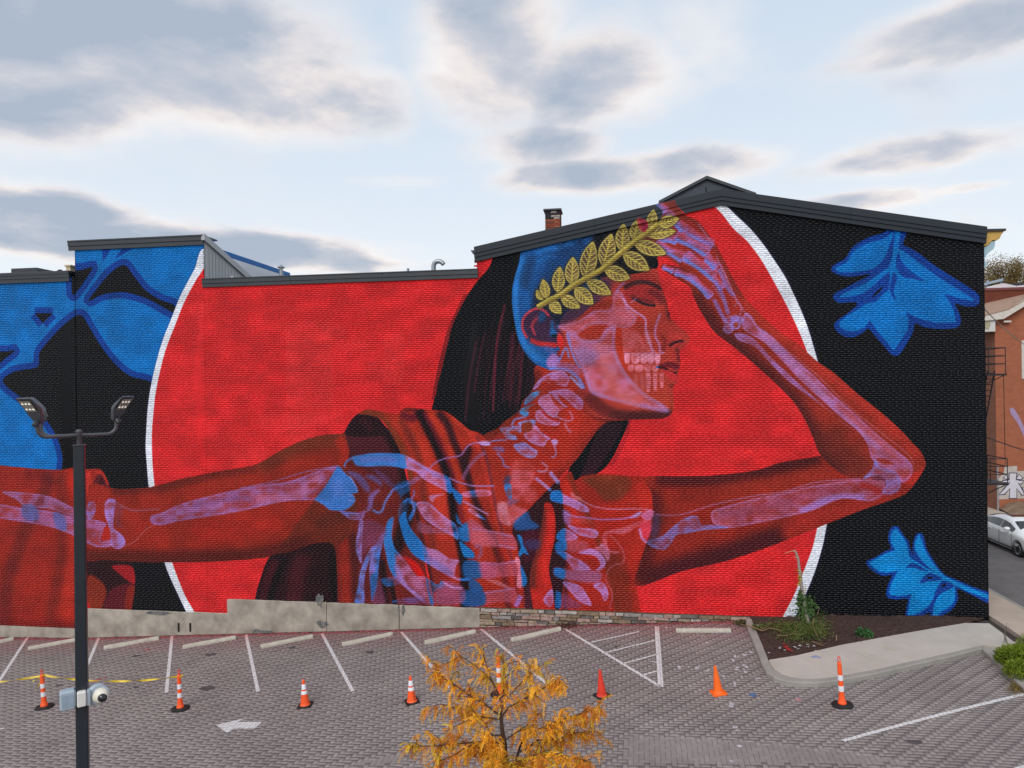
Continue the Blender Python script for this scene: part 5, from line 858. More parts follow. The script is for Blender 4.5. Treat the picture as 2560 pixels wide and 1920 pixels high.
# ---- paving: herringbone pavers on a bedding sheet
M_BED = mat('paver_joint_sand', lin(74, 66, 64), .95, .3, 30, .1)
lot = sheet('parking_lot', -27.5, 14, -15.5, -.02, 60, 24, -.007, M_BED)
def paver_mat():
    m = mat('concrete_paver', lin(132, 123, 121), .86, .10, .55, .25, 0, .35, 90, attr=('rnd', .075), detail=8, col2=lin(150, 141, 138)); t = m.node_tree; b = t.nodes['Principled BSDF']; Lk = t.links.new
    src = b.inputs['Base Color'].links[0].from_socket
    geo = t.nodes.new('ShaderNodeNewGeometry'); sp = t.nodes.new('ShaderNodeSeparateXYZ'); Lk(geo.outputs['Position'], sp.inputs[0])
    n = t.nodes.new('ShaderNodeTexNoise'); n.inputs['Scale'].default_value = 1.1; n.inputs['Detail'].default_value = 7; Lk(geo.outputs['Position'], n.inputs['Vector'])
    def mr(s, a, b_, c, d):
        q = t.nodes.new('ShaderNodeMapRange'); q.interpolation_type = 'SMOOTHSTEP'; Lk(s, q.inputs[0])
        for i, v in enumerate((a, b_, c, d)): q.inputs[i+1].default_value = v
        return q.outputs[0]
    def mm(op, a, v):
        q = t.nodes.new('ShaderNodeMath'); q.operation = op; Lk(a, q.inputs[0])
        if isinstance(v, (int, float)): q.inputs[1].default_value = v
        else: Lk(v, q.inputs[1])
        return q.outputs[0]
    # red overspray along the wall foot, broken up; grime patches of their own
    yn = mm('ADD', sp.outputs[1], mm('MULTIPLY', mm('SUBTRACT', n.outputs[0], .5), 1.5))
    f = mm('ADD', mr(yn, -2.3, -.35, 0, .34), mr(sp.outputs[1], -.42, -.20, 0, .5)); f = mm('MINIMUM', f, .8)
    mx = t.nodes.new('ShaderNodeMix'); mx.data_type = 'RGBA'; Lk(f, mx.inputs[0]); Lk(src, mx.inputs[6]); mx.inputs[7].default_value = (*lin(146, 54, 60), 1)
    n2 = t.nodes.new('ShaderNodeTexNoise'); n2.inputs['Scale'].default_value = 1.9; n2.inputs['Detail'].default_value = 10; n2.inputs['Roughness'].default_value = .7; Lk(geo.outputs['Position'], n2.inputs['Vector'])
    g = mr(n2.outputs[0], .56, .72, 0, .5); mx2 = t.nodes.new('ShaderNodeMix'); mx2.data_type = 'RGBA'; Lk(g, mx2.inputs[0]); Lk(mx.outputs[2], mx2.inputs[6]); mx2.inputs[7].default_value = (*lin(92, 86, 88), 1)
    Lk(mx2.outputs[2], b.inputs['Base Color']); return m
M_PAV = paver_mat()
UN = 0.115; PA = R_(-2.0); ca_, sa_ = math.cos(PA), math.sin(PA)
pav = []
for j in range(int(-16.5/UN), 8):
    for i in range(int(-29/UN), int(15/UN)):
        k = (i-j) % 4
        if k == 0: c = (i*UN+UN, j*UN+UN*.5, UN, UN*.5)
        elif k == 2: c = (i*UN+UN*.5, j*UN, UN*.5, UN)
        else: continue
        x = c[0]*ca_-c[1]*sa_; y = c[0]*sa_+c[1]*ca_
        if x < -27.3 or x > 13.9 or y < -15.4 or y > -.09: continue
        if x > 3.8 and inside(raised, x-.13, y-.13) and inside(raised, x+.13, y-.13) and inside(raised, x-.13, y+.13) and inside(raised, x+.13, y+.13): continue
        # outside what any nearby viewpoint sees
        pav.append((x, y, c[2], c[3]))
pav = np.array(pav); nP = len(pav); prnd = rs.rand(nP); pz = rs.normal(0, .0009, nP)
GAP = .0032
def paver_corners(i, ins=0.0):
    x, y, hx, hy = pav[i]; hx -= GAP+ins; hy -= GAP+ins
    return [(x+a*hx*ca_-b*hy*sa_, y+a*hx*sa_+b*hy*ca_) for a, b in ((-1, -1), (1, -1), (1, 1), (-1, 1))]
# the nearest ones in view are single objects
def pxy(p):
    d = np.array(p)-CAM; z = d@FW; return 1280+FPX*(d@RT)/z, 960-FPX*(d@UP)/z
dist = np.hypot(np.hypot(pav[:, 0], pav[:, 1]+24), 8.0)
cand = [i for i in np.argsort(dist)[:6000]]
near = []
for i in cand:
    q = pxy((pav[i, 0], pav[i, 1], gz(pav[i, 0], pav[i, 1])))
    if 0 < q[0] < 2560 and q[1] < 1912 and not (1000 < q[0] < 1560 and q[1] > 1700): near.append(i)
    if len(near) == 300: break
sel = np.zeros(nP, bool); sel[near] = True
def pav_mesh(name, hx, hy):
    mb = MB(); a, b, c = hx-GAP, hy-GAP, .0008
    mb.add([(-a, -b, -.015), (a, -b, -.015), (a, b, -.015), (-a, b, -.015), (-a, -b, -c), (a, -b, -c), (a, b, -c), (-a, b, -c), (-a+c, -b+c, 0), (a-c, -b+c, 0), (a-c, b-c, 0), (-a+c, b-c, 0)], [(8, 9, 10, 11)]+[(i, (i+1) % 4, 4+(i+1) % 4, 4+i) for i in range(4)]+[(4+i, 4+(i+1) % 4, 8+(i+1) % 4, 8+i) for i in range(4)])
    out = []
    for r in (.1, .35, .55, .8):
        me = mb.mesh(name, M_PAV); a_ = me.attributes.new('rnd', 'FLOAT', 'POINT'); a_.data.foreach_set('value', [r]*len(me.vertices)); out.append(me)
    return out
PMH, PMV = pav_mesh('paver', UN, UN*.5), pav_mesh('paver_across', UN*.5, UN)
for i in near:
    x, y, hx, hy = pav[i]; o = link('paver', random.choice(PMH if hx > hy else PMV), lot); o.location = (x, y, gz(x, y)+pz[i]); o.rotation_euler = (R_(1.15), -math.atan(.063 if x < 4 else .03), PA)
idx = np.where(~sel)[0]; V = np.zeros((len(idx), 8, 3))
for n_, i in enumerate(idx):
    for c, (x, y) in enumerate(paver_corners(i)): z = gz(x, y)+pz[i]; V[n_, c] = (x, y, z-.008)
    for c, (x, y) in enumerate(paver_corners(i, .0004)): z = gz(x, y)+pz[i]; V[n_, 4+c] = (x, y, z)
fq = np.array([[4, 5, 6, 7], [0, 1, 5, 4], [1, 2, 6, 5], [2, 3, 7, 6], [3, 0, 4, 7]])
tag(quads('paving', V.reshape(-1, 3), (np.arange(len(idx))[:, None, None]*8+fq[None]).reshape(-1, 4), M_PAV, lot, np.repeat(prnd[idx], 8)), kind='stuff')
# ---- painted markings: thin paint on top of each paver they cross
def clip_poly(P, Q):
    out = list(P)
    for a in range(len(Q)):
        (ax, ay), (bx, by) = Q[a], Q[(a+1) % len(Q)]; inp = out; out = []
        if not inp: break
        def sd_(p): return (bx-ax)*(p[1]-ay)-(by-ay)*(p[0]-ax)
        for k in range(len(inp)):
            p, q = inp[k], inp[(k+1) % len(inp)]; s, t = sd_(p), sd_(q)
            if s >= 0: out.append(p)
            if (s >= 0) != (t >= 0): u = s/(s-t); out.append((p[0]+(q[0]-p[0])*u, p[1]+(q[1]-p[1])*u))
    return out
def marking(name, polys, m, parent=lot, dz=.0035):
    mb = MB()
    for Q in polys:
        A = sum(Q[i][0]*Q[(i+1) % len(Q)][1]-Q[(i+1) % len(Q)][0]*Q[i][1] for i in range(len(Q)))
        if A < 0: Q = Q[::-1]
        cx = sum(p[0] for p in Q)/len(Q); cy = sum(p[1] for p in Q)/len(Q); rad = max(math.hypot(p[0]-cx, p[1]-cy) for p in Q)+.2
        for i in np.where((np.abs(pav[:, 0]-cx) < rad) & (np.abs(pav[:, 1]-cy) < rad))[0]:
            c = clip_poly(paver_corners(i, .001), Q)
            if len(c) > 2: mb.add([(x, y, gz(x, y)+pz[i]+dz) for x, y in c], [tuple(range(len(c)))])
    if mb.f: return mb.build(name, m, parent)
def strip(a, b, wd):
    a, b = Vector((a[0], a[1])), Vector((b[0], b[1])); d = (b-a).normalized(); n = Vector((-d.y, d.x))*wd*.5
    return [tuple(a+n), tuple(a-n), tuple(b-n), tuple(b+n)]
def paint_mat(name, c, wear=.5):
    m = mat(name, c, .7, .06, 3, .3); t = m.node_tree; b = t.nodes['Principled BSDF']; Lk = t.links.new; src = b.inputs['Base Color'].links[0].from_socket
    geo = t.nodes.new('ShaderNodeNewGeometry'); n = t.nodes.new('ShaderNodeTexNoise'); n.inputs['Scale'].default_value = 22; n.inputs['Detail'].default_value = 8; n.inputs['Roughness'].default_value = .7; Lk(geo.outputs['Position'], n.inputs['Vector'])
    q = t.nodes.new('ShaderNodeMapRange'); Lk(n.outputs[0], q.inputs[0]); q.inputs[1].default_value = .5; q.inputs[2].default_value = .72; q.inputs[3].default_value = 0; q.inputs[4].default_value = wear
    sp = t.nodes.new('ShaderNodeSeparateXYZ'); Lk(geo.outputs['Position'], sp.inputs[0])
    q2 = t.nodes.new('ShaderNodeMapRange'); Lk(sp.outputs[1], q2.inputs[0]); q2.inputs[1].default_value = -1.1; q2.inputs[2].default_value = -.2; q2.inputs[3].default_value = 0; q2.inputs[4].default_value = .6
    mx = t.nodes.new('ShaderNodeMix'); mx.data_type = 'RGBA'; Lk(q.outputs[0], mx.inputs[0]); Lk(src, mx.inputs[6]); mx.inputs[7].default_value = (*lin(140, 130, 128), 1)
    mx2 = t.nodes.new('ShaderNodeMix'); mx2.data_type = 'RGBA'; Lk(q2.outputs[0], mx2.inputs[0]); Lk(mx.outputs[2], mx2.inputs[6]); mx2.inputs[7].default_value = (*lin(206, 78, 76), 1)
    Lk(mx2.outputs[2], b.inputs['Base Color']); return m
M_LINE = paint_mat('road_paint', lin(216, 214, 214))
for a, b in (((-150, 1600), (-250, 1680)), ((70, 1592), (-20, 1728)), ((248, 1592), (188, 1735)), ((430, 1590), (416, 1731)), ((615, 1587), (645, 1729)), ((805, 1584), (882, 1728)), ((1003, 1580), (1125, 1720)), ((1203, 1573), (1385, 1724)), ((1410, 1571), (1652, 1717)), ((2108, 1852), (2575, 1732)), ((2530, 1926), (2620, 1903))):
    marking('stall_line', [strip(G(*a), G(*b), .10)], M_LINE)
marking('stall_line', [strip(G(1642, 1566), G(1652, 1718), .14)], M_LINE)
for a, b in (((1478, 1606), (1598, 1579)), ((1513, 1632), (1640, 1600)), ((1558, 1659), (1643, 1636)), ((1605, 1688), (1645, 1677))): marking('hatch_line', [strip(G(*a), G(*b), .075)], M_LINE)
ar = [G(x, y) for x, y in ((540, 1812.5), (615, 1795), (593, 1805), (584, 1821), (568, 1832.5))]; ab = [G(x, y) for x, y in ((593, 1805), (655, 1805), (636, 1821.5), (584, 1821.5))]
marking('direction_arrow', [[(p.x, p.y) for p in (ar[0], ar[1], ar[2])], [(p.x, p.y) for p in (ar[0], ar[2], ar[3])], [(p.x, p.y) for p in (ar[0], ar[3], ar[4])], [(p.x, p.y) for p in ab]], M_LINE)
marking('stall_line', [strip(G(-30, 1822), G(12, 1821), .06)], M_LINE)
# paint splashed about by the painters
def blob(px, py, w_, h_, dz, n=11):
    c = G(px, py); return [(c.x+w_*.5*math.cos(t)*random.uniform(.5, 1.1), c.y+h_*.5*math.sin(t)*random.uniform(.5, 1.1)) for t in np.linspace(0, 2*math.pi, n, endpoint=False)]
MW_, MB_, MR_, MP_ = paint_mat('splash_white', lin(196, 194, 200), .8), paint_mat('splash_blue', lin(66, 112, 158), .6), paint_mat('splash_red', lin(176, 44, 48), .5), paint_mat('splash_pink', lin(214, 120, 132), .4)
def C2(pts, c=(1440, 1440, 3.456)): return [(c[0]+x/c[2], c[1]+y/c[2]) for x, y in pts]
random.seed(5)
for x, y in C2([(890, 785), (900, 800), (975, 788), (1045, 795), (1135, 815), (1360, 730), (1375, 695), (1390, 700), (1515, 660), (1450, 770), (1455, 680), (1390, 790), (1385, 810), (1470, 785), (1570, 885), (1275, 865), (1370, 930), (1372, 948), (1345, 1105), (1350, 1130), (1335, 1125), (1380, 1335), (1378, 1310), (1345, 1600), (1410, 1470), (1430, 870), (780, 445), (1135, 578), (1465, 830), (1090, 520), (1820, 560), (660, 740), (690, 745)]): marking('paint_splash', [blob(x, y, random.uniform(.08, .2), random.uniform(.08, .22), 0)], MW_)
marking('paint_splash', [blob(*C2([(1525, 1025)])[0], .24, .2, 0), blob(*C2([(1535, 1040)])[0], .16, .14, 0)], MB_); marking('paint_splash', [blob(*C2([(1918, 1068)])[0], .2, .12, 0)], MP_)
for x, y in ((242, 1700), (250, 1698), (262, 1695), (238, 1704), (370, 1623), (364, 1625)): marking('paint_splash', [blob(x, y, .22, .10, 0)], MR_)
M_OIL = mat('oil_stain', lin(78, 72, 74), .8, .2, 12)
for x, y, a in ((530, 1636, .4), (730, 1620, .25), (925, 1630, .3), (150, 1713, .2), (340, 1640, .3), (2290, 1855, .35), (2150, 1660, .5), (1540, 1617, .15), (520, 1720, .4), (340, 1718, .2)): marking('oil_stain', [blob(x, y, a*1.4, a, 0)], M_OIL)
# ---------------------------------------------------------------- kerbs, walk, bed
M_KERB = mat('kerb_concrete', lin(150, 146, 140), .88, .12, 2, .2, 0, .4, 40, detail=9); M_WALK = mat('sidewalk_concrete', lin(176, 168, 158), .88, .07, 1.1, .2, 0, .25, 60, detail=9, col2=lin(190, 183, 174))
walk = empty('sidewalk'); tag(walk, kind='structure')
def kerb_run(outp, inp, cuts, top=KT, parent=None):
    for a, b in cuts:
        for i in range(a, b):
            o0, o1, i0, i1 = outp[i], outp[i+1], inp[i], inp[i+1]
            g = .004
            def P_(q, z): return (q.x, q.y, gz(q.x, q.y)+z)
            def inw(o, n, k): return o.lerp(n, k)
            mb = MB(); A, Bv = inw(o0, i0, .12), inw(o1, i1, .12)
            V = [P_(o0, -.08), P_(o1, -.08), P_(o1, top-.02), P_(o0, top-.02), P_(A, top), P_(Bv, top), P_(i1, top), P_(i0, top), P_(i1, -.08), P_(i0, -.08)]
            Fc = [(0, 1, 2, 3), (3, 2, 5, 4), (4, 5, 6, 7), (7, 6, 8, 9)]
            if i == a: Fc.append((0, 3, 4, 7, 9))
            if i == b-1: Fc.append((1, 8, 6, 5, 2))
            mb.add(V, Fc); mb.build('kerb_stone', M_KERB, parent)
kerb_run(kerb_out, kerb_in, [(0, 2), (2, 4), (4, 11), (11, 12), (12, 14)], KT, walk)
kerb_run(kerb2_out, kerb2_in, [(0, 3), (3, 5)], KT, walk)
def T(px, py): return G(px, py, KT-.004)
def panel(pts, name='walk_panel', m=M_WALK, parent=None, ins=.008, dz=KT-.004):
    P = [Vector((p.x, p.y)) for p in pts]; c = sum(P, Vector((0, 0)))/len(P)
    Q = [p+(c-p).normalized()*ins for p in P]; S_ = [p+(c-p).normalized()*(ins+.006) for p in P]; n = len(P); mb = MB()
    mb.add([(p.x, p.y, gz(p.x, p.y)-.06) for p in Q]+[(p.x, p.y, gz(p.x, p.y)+dz-.006) for p in Q]+[(p.x, p.y, gz(p.x, p.y)+dz) for p in S_], [(i, (i+1) % n, n+(i+1) % n, n+i) for i in range(n)]+[(n+i, n+(i+1) % n, 2*n+(i+1) % n, 2*n+i) for i in range(n)]+[tuple(range(2*n, 3*n))])
    A = sum(P[i].x*P[(i+1) % n].y-P[(i+1) % n].x*P[i].y for i in range(n))
    if A < 0: mb.f = [f[::-1] for f in mb.f]
    return mb.build(name, m, parent or walk)
panel([T(1922, 1649), T(1991, 1638), T(2093, 1690.5), T(2076, 1693), T(2042, 1696), T(2005, 1695.5), T(1978, 1692), T(1954, 1685), T(1934, 1672), T(1923, 1655)])
panel([T(1991, 1638), T(2102, 1612), T(2217, 1667), T(2178, 1675), T(2093, 1690.5)]); panel([T(2102, 1612), T(2221, 1590), T(2337, 1640), T(2272, 1654), T(2217, 1667)])
panel([T(2221, 1590), T(2334, 1570), T(2458, 1612.5), T(2376, 1631), T(2337, 1640)]); panel([T(2334, 1570), T(2412, 1557), T(2473, 1558), T(2508, 1583), T(2545, 1612), T(2500, 1616), T(2458, 1612.5)])
# street sidewalk along the right side of the building
sx0 = 11.46; ke = at_z(2516, 1494, gz(12.5, 0)+.12); ke2 = at_z(2472, 1468, gz(12.5, 0)+.12); sx1 = float((ke[0]+ke2[0])/2)
M_TAN = mat('old_sidewalk', lin(176, 160, 146), .9, .09, 1.3, .2, 0, .3, 50, detail=9)
st = empty('street_sidewalk'); tag(st, kind='structure')
for k, y0 in enumerate(np.arange(-2.1, 40, 1.6)): panel([Vector((sx0, y0, 0)), Vector((sx1-.16, y0, 0)), Vector((sx1-.16, y0+1.6, 0)), Vector((sx0, y0+1.6, 0))], 'walk_panel', M_TAN, st, .007)
for k, y0 in enumerate(np.arange(-4.6, -2.1, 1.25)): panel([Vector((10.75 if y0 > -4 else 11.3, y0, 0)), Vector((sx1-.16, y0, 0)), Vector((sx1-.16, y0+1.25, 0)), Vector((10.45 if y0 > -4 else 11.0, y0+1.25, 0))], 'walk_panel', M_TAN, st, .007)
for y0 in np.arange(-12, 40, 3.0):
    mb = MB(); mb.cbox(y0+.004, y0+2.996, sx1-.155, sx1, gz(sx1, 0)-.1, gz(sx1, 0)+.118, .018); mb.v = [(b, a, c) for a, b, c in mb.v]; mb.f = [f[::-1] for f in mb.f]; mb.build('kerb_stone', M_KERB, st)
M_ASPH = mat('worn_asphalt', lin(98, 94, 94), .9, .12, 1.4, .25, 0, .4, 90, detail=9, col2=lin(116, 111, 110))
fx0 = float(at_z(2493, 1275, gz(13, 0)+.12)[0]); YB = float(at_z(2493, 1275, gz(13, 0)+.12)[1])
rx1 = fx0-1.9
tag(MB().add([(sx1, -40, gz(sx1, -40)-.0), (rx1, -40, gz(sx1, -40)), (rx1, 0, gz(13, 0)), (sx1, 0, gz(13, 0)), (rx1, 120, gz(13, 0)), (sx1, 120, gz(13, 0))], [(0, 1, 2, 3), (3, 2, 4, 5)]).build('road', M_ASPH), kind='structure')
fs = empty('far_sidewalk'); tag(fs, kind='structure')
for y0 in np.arange(6, 60, 1.6): panel([Vector((rx1+.16, y0, 0)), Vector((fx0, y0, 0)), Vector((fx0, y0+1.6, 0)), Vector((rx1+.16, y0+1.6, 0))], 'walk_panel', M_TAN, fs, .007)
for y0 in np.arange(-6, 60, 3.0):
    mb = MB(); mb.cbox(y0+.004, y0+2.996, rx1, rx1+.155, gz(13, 0)-.1, gz(13, 0)+.118, .018); mb.v = [(b, a, c) for a, b, c in mb.v]; mb.f = [f[::-1] for f in mb.f]; mb.build('kerb_stone', M_KERB, fs)
# planting bed
M_SOIL = mat('dark_mulch', lin(52, 40, 37), .95, .35, 14, .1, 0, 1.0, 45, detail=10, col2=lin(88, 70, 64))
bedp = [(p.x, p.y) for p in kerb_in[:5]]+[(q.x, q.y) for q in (T(1991, 1638), T(2102, 1612), T(2221, 1590), T(2334, 1570), T(2412, 1557))]+[(11.3, -.02), (kerb_in[0].x, -.02)]
xs2 = np.linspace(3.9, 11.4, 76); ys2 = np.linspace(-4.6, -.02, 47); V = []; Fc = []
for y in ys2:
    for x in xs2: V.append((x, y, gz(x, y)+KT-.035+.02*math.sin(x*2.1)*math.cos(y*2.7)+random.uniform(-.014, .014)))
for j in range(46):
    for i in range(75):
        if inside(bedp, (xs2[i]+xs2[i+1])/2, (ys2[j]+ys2[j+1])/2) or inside(bedp, xs2[i], ys2[j]) or inside(bedp, xs2[i+1], ys2[j+1]): Fc.append((j*76+i, j*76+i+1, (j+1)*76+i+1, (j+1)*76+i))
mb = MB(); mb.add(V, Fc); bed = mb.build('planting_bed', M_SOIL); tag(bed, kind='structure')
def bz(x, y): return gz(x, y)+KT-.03
ch = MB(); random.seed(9)
for _ in range(1500):
    x, y = random.uniform(4, 11.3), random.uniform(-4.5, -.05)
    if not inside(bedp, x, y): continue
    l, a = random.uniform(.015, .05), random.uniform(0, 6.28); z = bz(x, y)+random.uniform(.0, .02); dx_, dy_ = l*math.cos(a), l*math.sin(a)
    ch.add([(x-dx_, y-dy_, z), (x+dy_*.3, y-dx_*.3, z+.006), (x+dx_, y+dy_, z+.004), (x-dy_*.3, y+dx_*.3, z+.008)], [(0, 1, 2, 3)])
tag(ch.build('mulch_chips', mat('mulch_chip', lin(92, 72, 62), .95, .4, 40), bed), kind='stuff')
M_SPW, M_SPR = mat('dried_white_paint', lin(186, 182, 186), .8, .15, 20), mat('dried_red_paint', lin(172, 44, 40), .8, .2, 20)
sw, sr_ = MB(), MB()
for x, y, r, c in [(1948, 1622, .08, sw), (1953, 1620, .05, sw), (1962, 1627, .06, sw), (1990, 1621, .08, sw), (1995, 1624, .06, sw), (2001, 1615, .09, sw), (2004, 1617, .06, sw), (2018, 1614, .07, sw), (2020, 1618, .05, sw), (2035, 1616, .08, sw), (2037, 1608, .06, sw), (1922, 1634, .05, sw), (1896, 1564, .09, sw), (1985, 1618, .05, sw), (1966, 1618, .14, sr_), (1972, 1626, .13, sr_), (1977, 1628, .1, sr_), (1963, 1612, .1, sr_)]:
    for _ in range(3):
        p = G(x+random.uniform(-3, 3), y+random.uniform(-2, 2), KT-.01); q = r*random.uniform(.25, .6); n = 9
        c.add([(p.x+q*math.cos(t)*random.uniform(.5, 1.1), p.y+q*math.sin(t)*random.uniform(.5, 1.1), p.z+.012+random.uniform(0, .01)) for t in np.linspace(0, 6.28, n, endpoint=False)], [tuple(range(n))])
sw.build('paint_splash', M_SPW, bed); sr_.build('paint_splash', M_SPR, bed)
sw = MB(); sb = MB()
for x, y in [(2040, 1627), (2067, 1628), (2121, 1639), (2060, 1628), (1990, 1652), (1952, 1655), (1980, 1648), (2122, 1638), (2214, 1607), (2180, 1635), (2233, 1634), (2090, 1650), (2010, 1660), (2170, 1610)]:
    p = G(x, y, KT-.004); n = 8; q = random.uniform(.03, .08); sw.add([(p.x+q*math.cos(t)*random.uniform(.5, 1.1), p.y+q*math.sin(t)*random.uniform(.5, 1.1), p.z+.003) for t in np.linspace(0, 6.28, n, endpoint=False)], [tuple(range(n))])
for x, y in [(2040, 1640), (2047, 1643), (2034, 1642)]:
    p = G(x, y, KT-.004); n = 8; q = .08; sb.add([(p.x+q*math.cos(t)*random.uniform(.5, 1.1), p.y+q*math.sin(t)*random.uniform(.5, 1.1), p.z+.0035) for t in np.linspace(0, 6.28, n, endpoint=False)], [tuple(range(n))])
sw.build('paint_splash', M_SPW, walk); sb.build('paint_splash', mat('dried_blue_paint', lin(138, 150, 180), .8), walk)
# ---------------------------------------------------------------- wheel stops
M_STOP = mat('wheel_stop_concrete', lin(172, 164, 150), .9, .14, 5, .2, 0, .5, 50, detail=9, col2=lin(196, 190, 178))
random.seed(31)
def wheel_stop(a, b, label, L_=1.80):
    A, B = G(*a), G(*b); d = (B-A).xy; ang = math.atan2(d.y, d.x); c = (A+B)/2; ln = min(max(d.length, 1.6), 1.83)
    root = empty('wheel_stop', (c.x, c.y, gz(c.x, c.y)+.002), ang)
    sl_ = gz(c.x+math.cos(ang), c.y+math.sin(ang))-gz(c.x, c.y); root.rotation_euler = (0, -math.atan(sl_), ang); root.rotation_mode = 'XYZ'
    tag(root, label, 'wheel stop', 'concrete wheel stops along the wall')
    mb = MB(); h = ln/2; pr = [(-.075, 0), (-.075, .045), (-.05, .105), (-.035, .115), (.035, .115), (.05, .105), (.075, .045), (.075, 0)]; n = len(pr); xs = [-h, -h+.03, -h*.4, 0, h*.4, h-.03, h]; V = []
    for i, x in enumerate(xs):
        k = .86 if i in (0, 6) else 1.0
        V += [(x+random.uniform(-.006, .006), y*k+random.uniform(-.003, .003), z*k) for y, z in pr]
    mb.add(V, [(i*n+j, (i+1)*n+j, (i+1)*n+j+1, i*n+j+1) for i in range(6) for j in range(n-1)]+[tuple(range(n)), tuple(6*n+j for j in range(n-1, -1, -1))])
    mb.build('bar', M_STOP, root)
    pm = MB()
    for x in (-h*.6, h*.6): pm.lathe([(.016, .112), (.016, .119), (.012, .121)], 8, (x, 0))
    pm.build('anchor_pin', mat('rusty_pin', lin(96, 78, 66), .8), root)
    if random.random() < .4: MB().cbox(-.02, .1, .06, .12, 0, .035, .01).build('chip', M_STOP, root)
    return root
for a, b, lab in (((-112, 1630), (35, 1600), 'wheel stop cut off by the left edge of the picture'), ((75, 1623), (196, 1602), 'wheel stop partly behind the lamp post'), ((260, 1623), (398, 1598), 'wheel stop below the two dark slots in the concrete base'), ((457, 1621), (590, 1597), 'wheel stop under the step in the concrete foundation'), ((652, 1620), (783, 1594), 'wheel stop below the dark purple cloth under the arm'), ((855, 1615), (982, 1588), 'wheel stop between the foundation joint and the rubble stones, fourth from the hatched triangle'), ((1062, 1610), (1189, 1582), 'wheel stop just above the tip of the yellow tree'), ((1278, 1604), (1402, 1575), 'wheel stop in front of the rubble stones beside the hatched triangle'), ((1690, 1580), (1828, 1580), 'straight wheel stop parallel to the wall beside the planting bed')):
    wheel_stop(a, b, lab)
# ---------------------------------------------------------------- cones and delineators
M_OR = mat('cone_orange', lin(250, 92, 40), .45, .08, 4, .4); M_RD = mat('cone_red', lin(222, 62, 44), .5, .12, 5, .4); M_OR2 = mat('cone_bright_orange', lin(252, 108, 30), .45, .06, 4, .4); M_RB = mat('black_rubber_base', (.02, .019, .02), .7, .3, 20, .3); M_RW = mat('reflective_white', lin(226, 228, 234), .35, .05, 20, .5)
def rsq(mb, h, r, z0, z1, n=5, sx=1, sy=1):
    pts = []
    for q, (cx, cy) in enumerate(((1, 1), (-1, 1), (-1, -1), (1, -1))):
        for i in range(n): t = math.pi/2*(q+i/(n-1)); pts.append((sx*(cx*(h-r)+r*math.cos(t)), sy*(cy*(h-r)+r*math.sin(t))))
    k = len(pts); mb.add([(x, y, z0) for x, y in pts]+[(x, y, z1-.008) for x, y in pts]+[(x*.95, y*.95, z1) for x, y in pts], [tuple(range(k-1, -1, -1)), tuple(range(2*k, 3*k))]+[(i, (i+1) % k, k+(i+1) % k, k+i) for i in range(k)]+[(k+i, k+(i+1) % k, 2*k+(i+1) % k, 2*k+i) for i in range(k)])
def cone_r(z, h, rb, rt): return rb+(rt-rb)*z/h
def traffic_cone(px, py, h, label, body, base, bands=True, rz=.2, stencil=False, tilt=(0, 0)):
    g = G(px, py); root = empty('traffic_cone', g, rz); root.rotation_euler = (tilt[0], tilt[1]-.06, rz); tag(root, label, 'traffic cone', 'traffic cones across the parking lot')
    mb = MB(); rsq(mb, .185, .04, 0, .035); mb.build('base', base, root)
    rb, rt = .128, .028; pr = [(rb+.012, .035), (rb, .05)]+[(cone_r(z, h, rb, rt), z) for z in np.linspace(.06, h-.02, 14)]+[(rt-.004, h-.006), (rt*.6, h)]
    MB().lathe(pr, 28).build('body', body, root, True)
    if bands:
        for z0, z1 in ((h*.46, h*.585), (h*.64, h*.83)): MB().lathe([(cone_r(z0, h, rb, rt)+.001, z0), (cone_r(z0, h, rb, rt)+.004, z0+.003), (cone_r(z1, h, rb, rt)+.004, z1-.003), (cone_r(z1, h, rb, rt)+.001, z1)], 28, caps=False).build('reflective_band', M_RW, root, True)
    if stencil:
        st_ = MB()
        for k in range(3):
            for s in range(2):
                a = -1.15+s*.16; z = h*.12+k*h*.1; r = cone_r(z, h, rb, rt)+.0025; r2 = cone_r(z+h*.06, h, rb, rt)+.0025; w_ = .06
                st_.add([(r*math.cos(a-w_), r*math.sin(a-w_), z), (r*math.cos(a+w_), r*math.sin(a+w_), z), (r2*math.cos(a+w_*(1 if (k+s) % 2 else .3)), r2*math.sin(a+w_*(1 if (k+s) % 2 else .3)), z+h*.06), (r2*math.cos(a-w_), r2*math.sin(a-w_), z+h*.06)], [(0, 1, 2, 3)])
        st_.build('stencil_mark', mat('stencil_black', lin(70, 34, 30), .7), root)
    return root
traffic_cone(763, 1764, .71, 'orange cone with two white bands nearer the white arrow', M_OR, M_RB, rz=.12)
traffic_cone(1030, 1755, .71, 'orange cone with two white bands and dark stencil, just left of the yellow tree', M_OR, M_RB, rz=.5, stencil=True)
traffic_cone(1505, 1740, .72, 'plain faded red cone on a black base right of the yellow tree', M_RD, M_RB, False, rz=.7, tilt=(.03, -.05))
traffic_cone(1796, 1733, .71, 'plain all orange cone with an orange base below the straight wheel stop', M_OR2, M_OR2, False, rz=.25, tilt=(-.02, -.05))
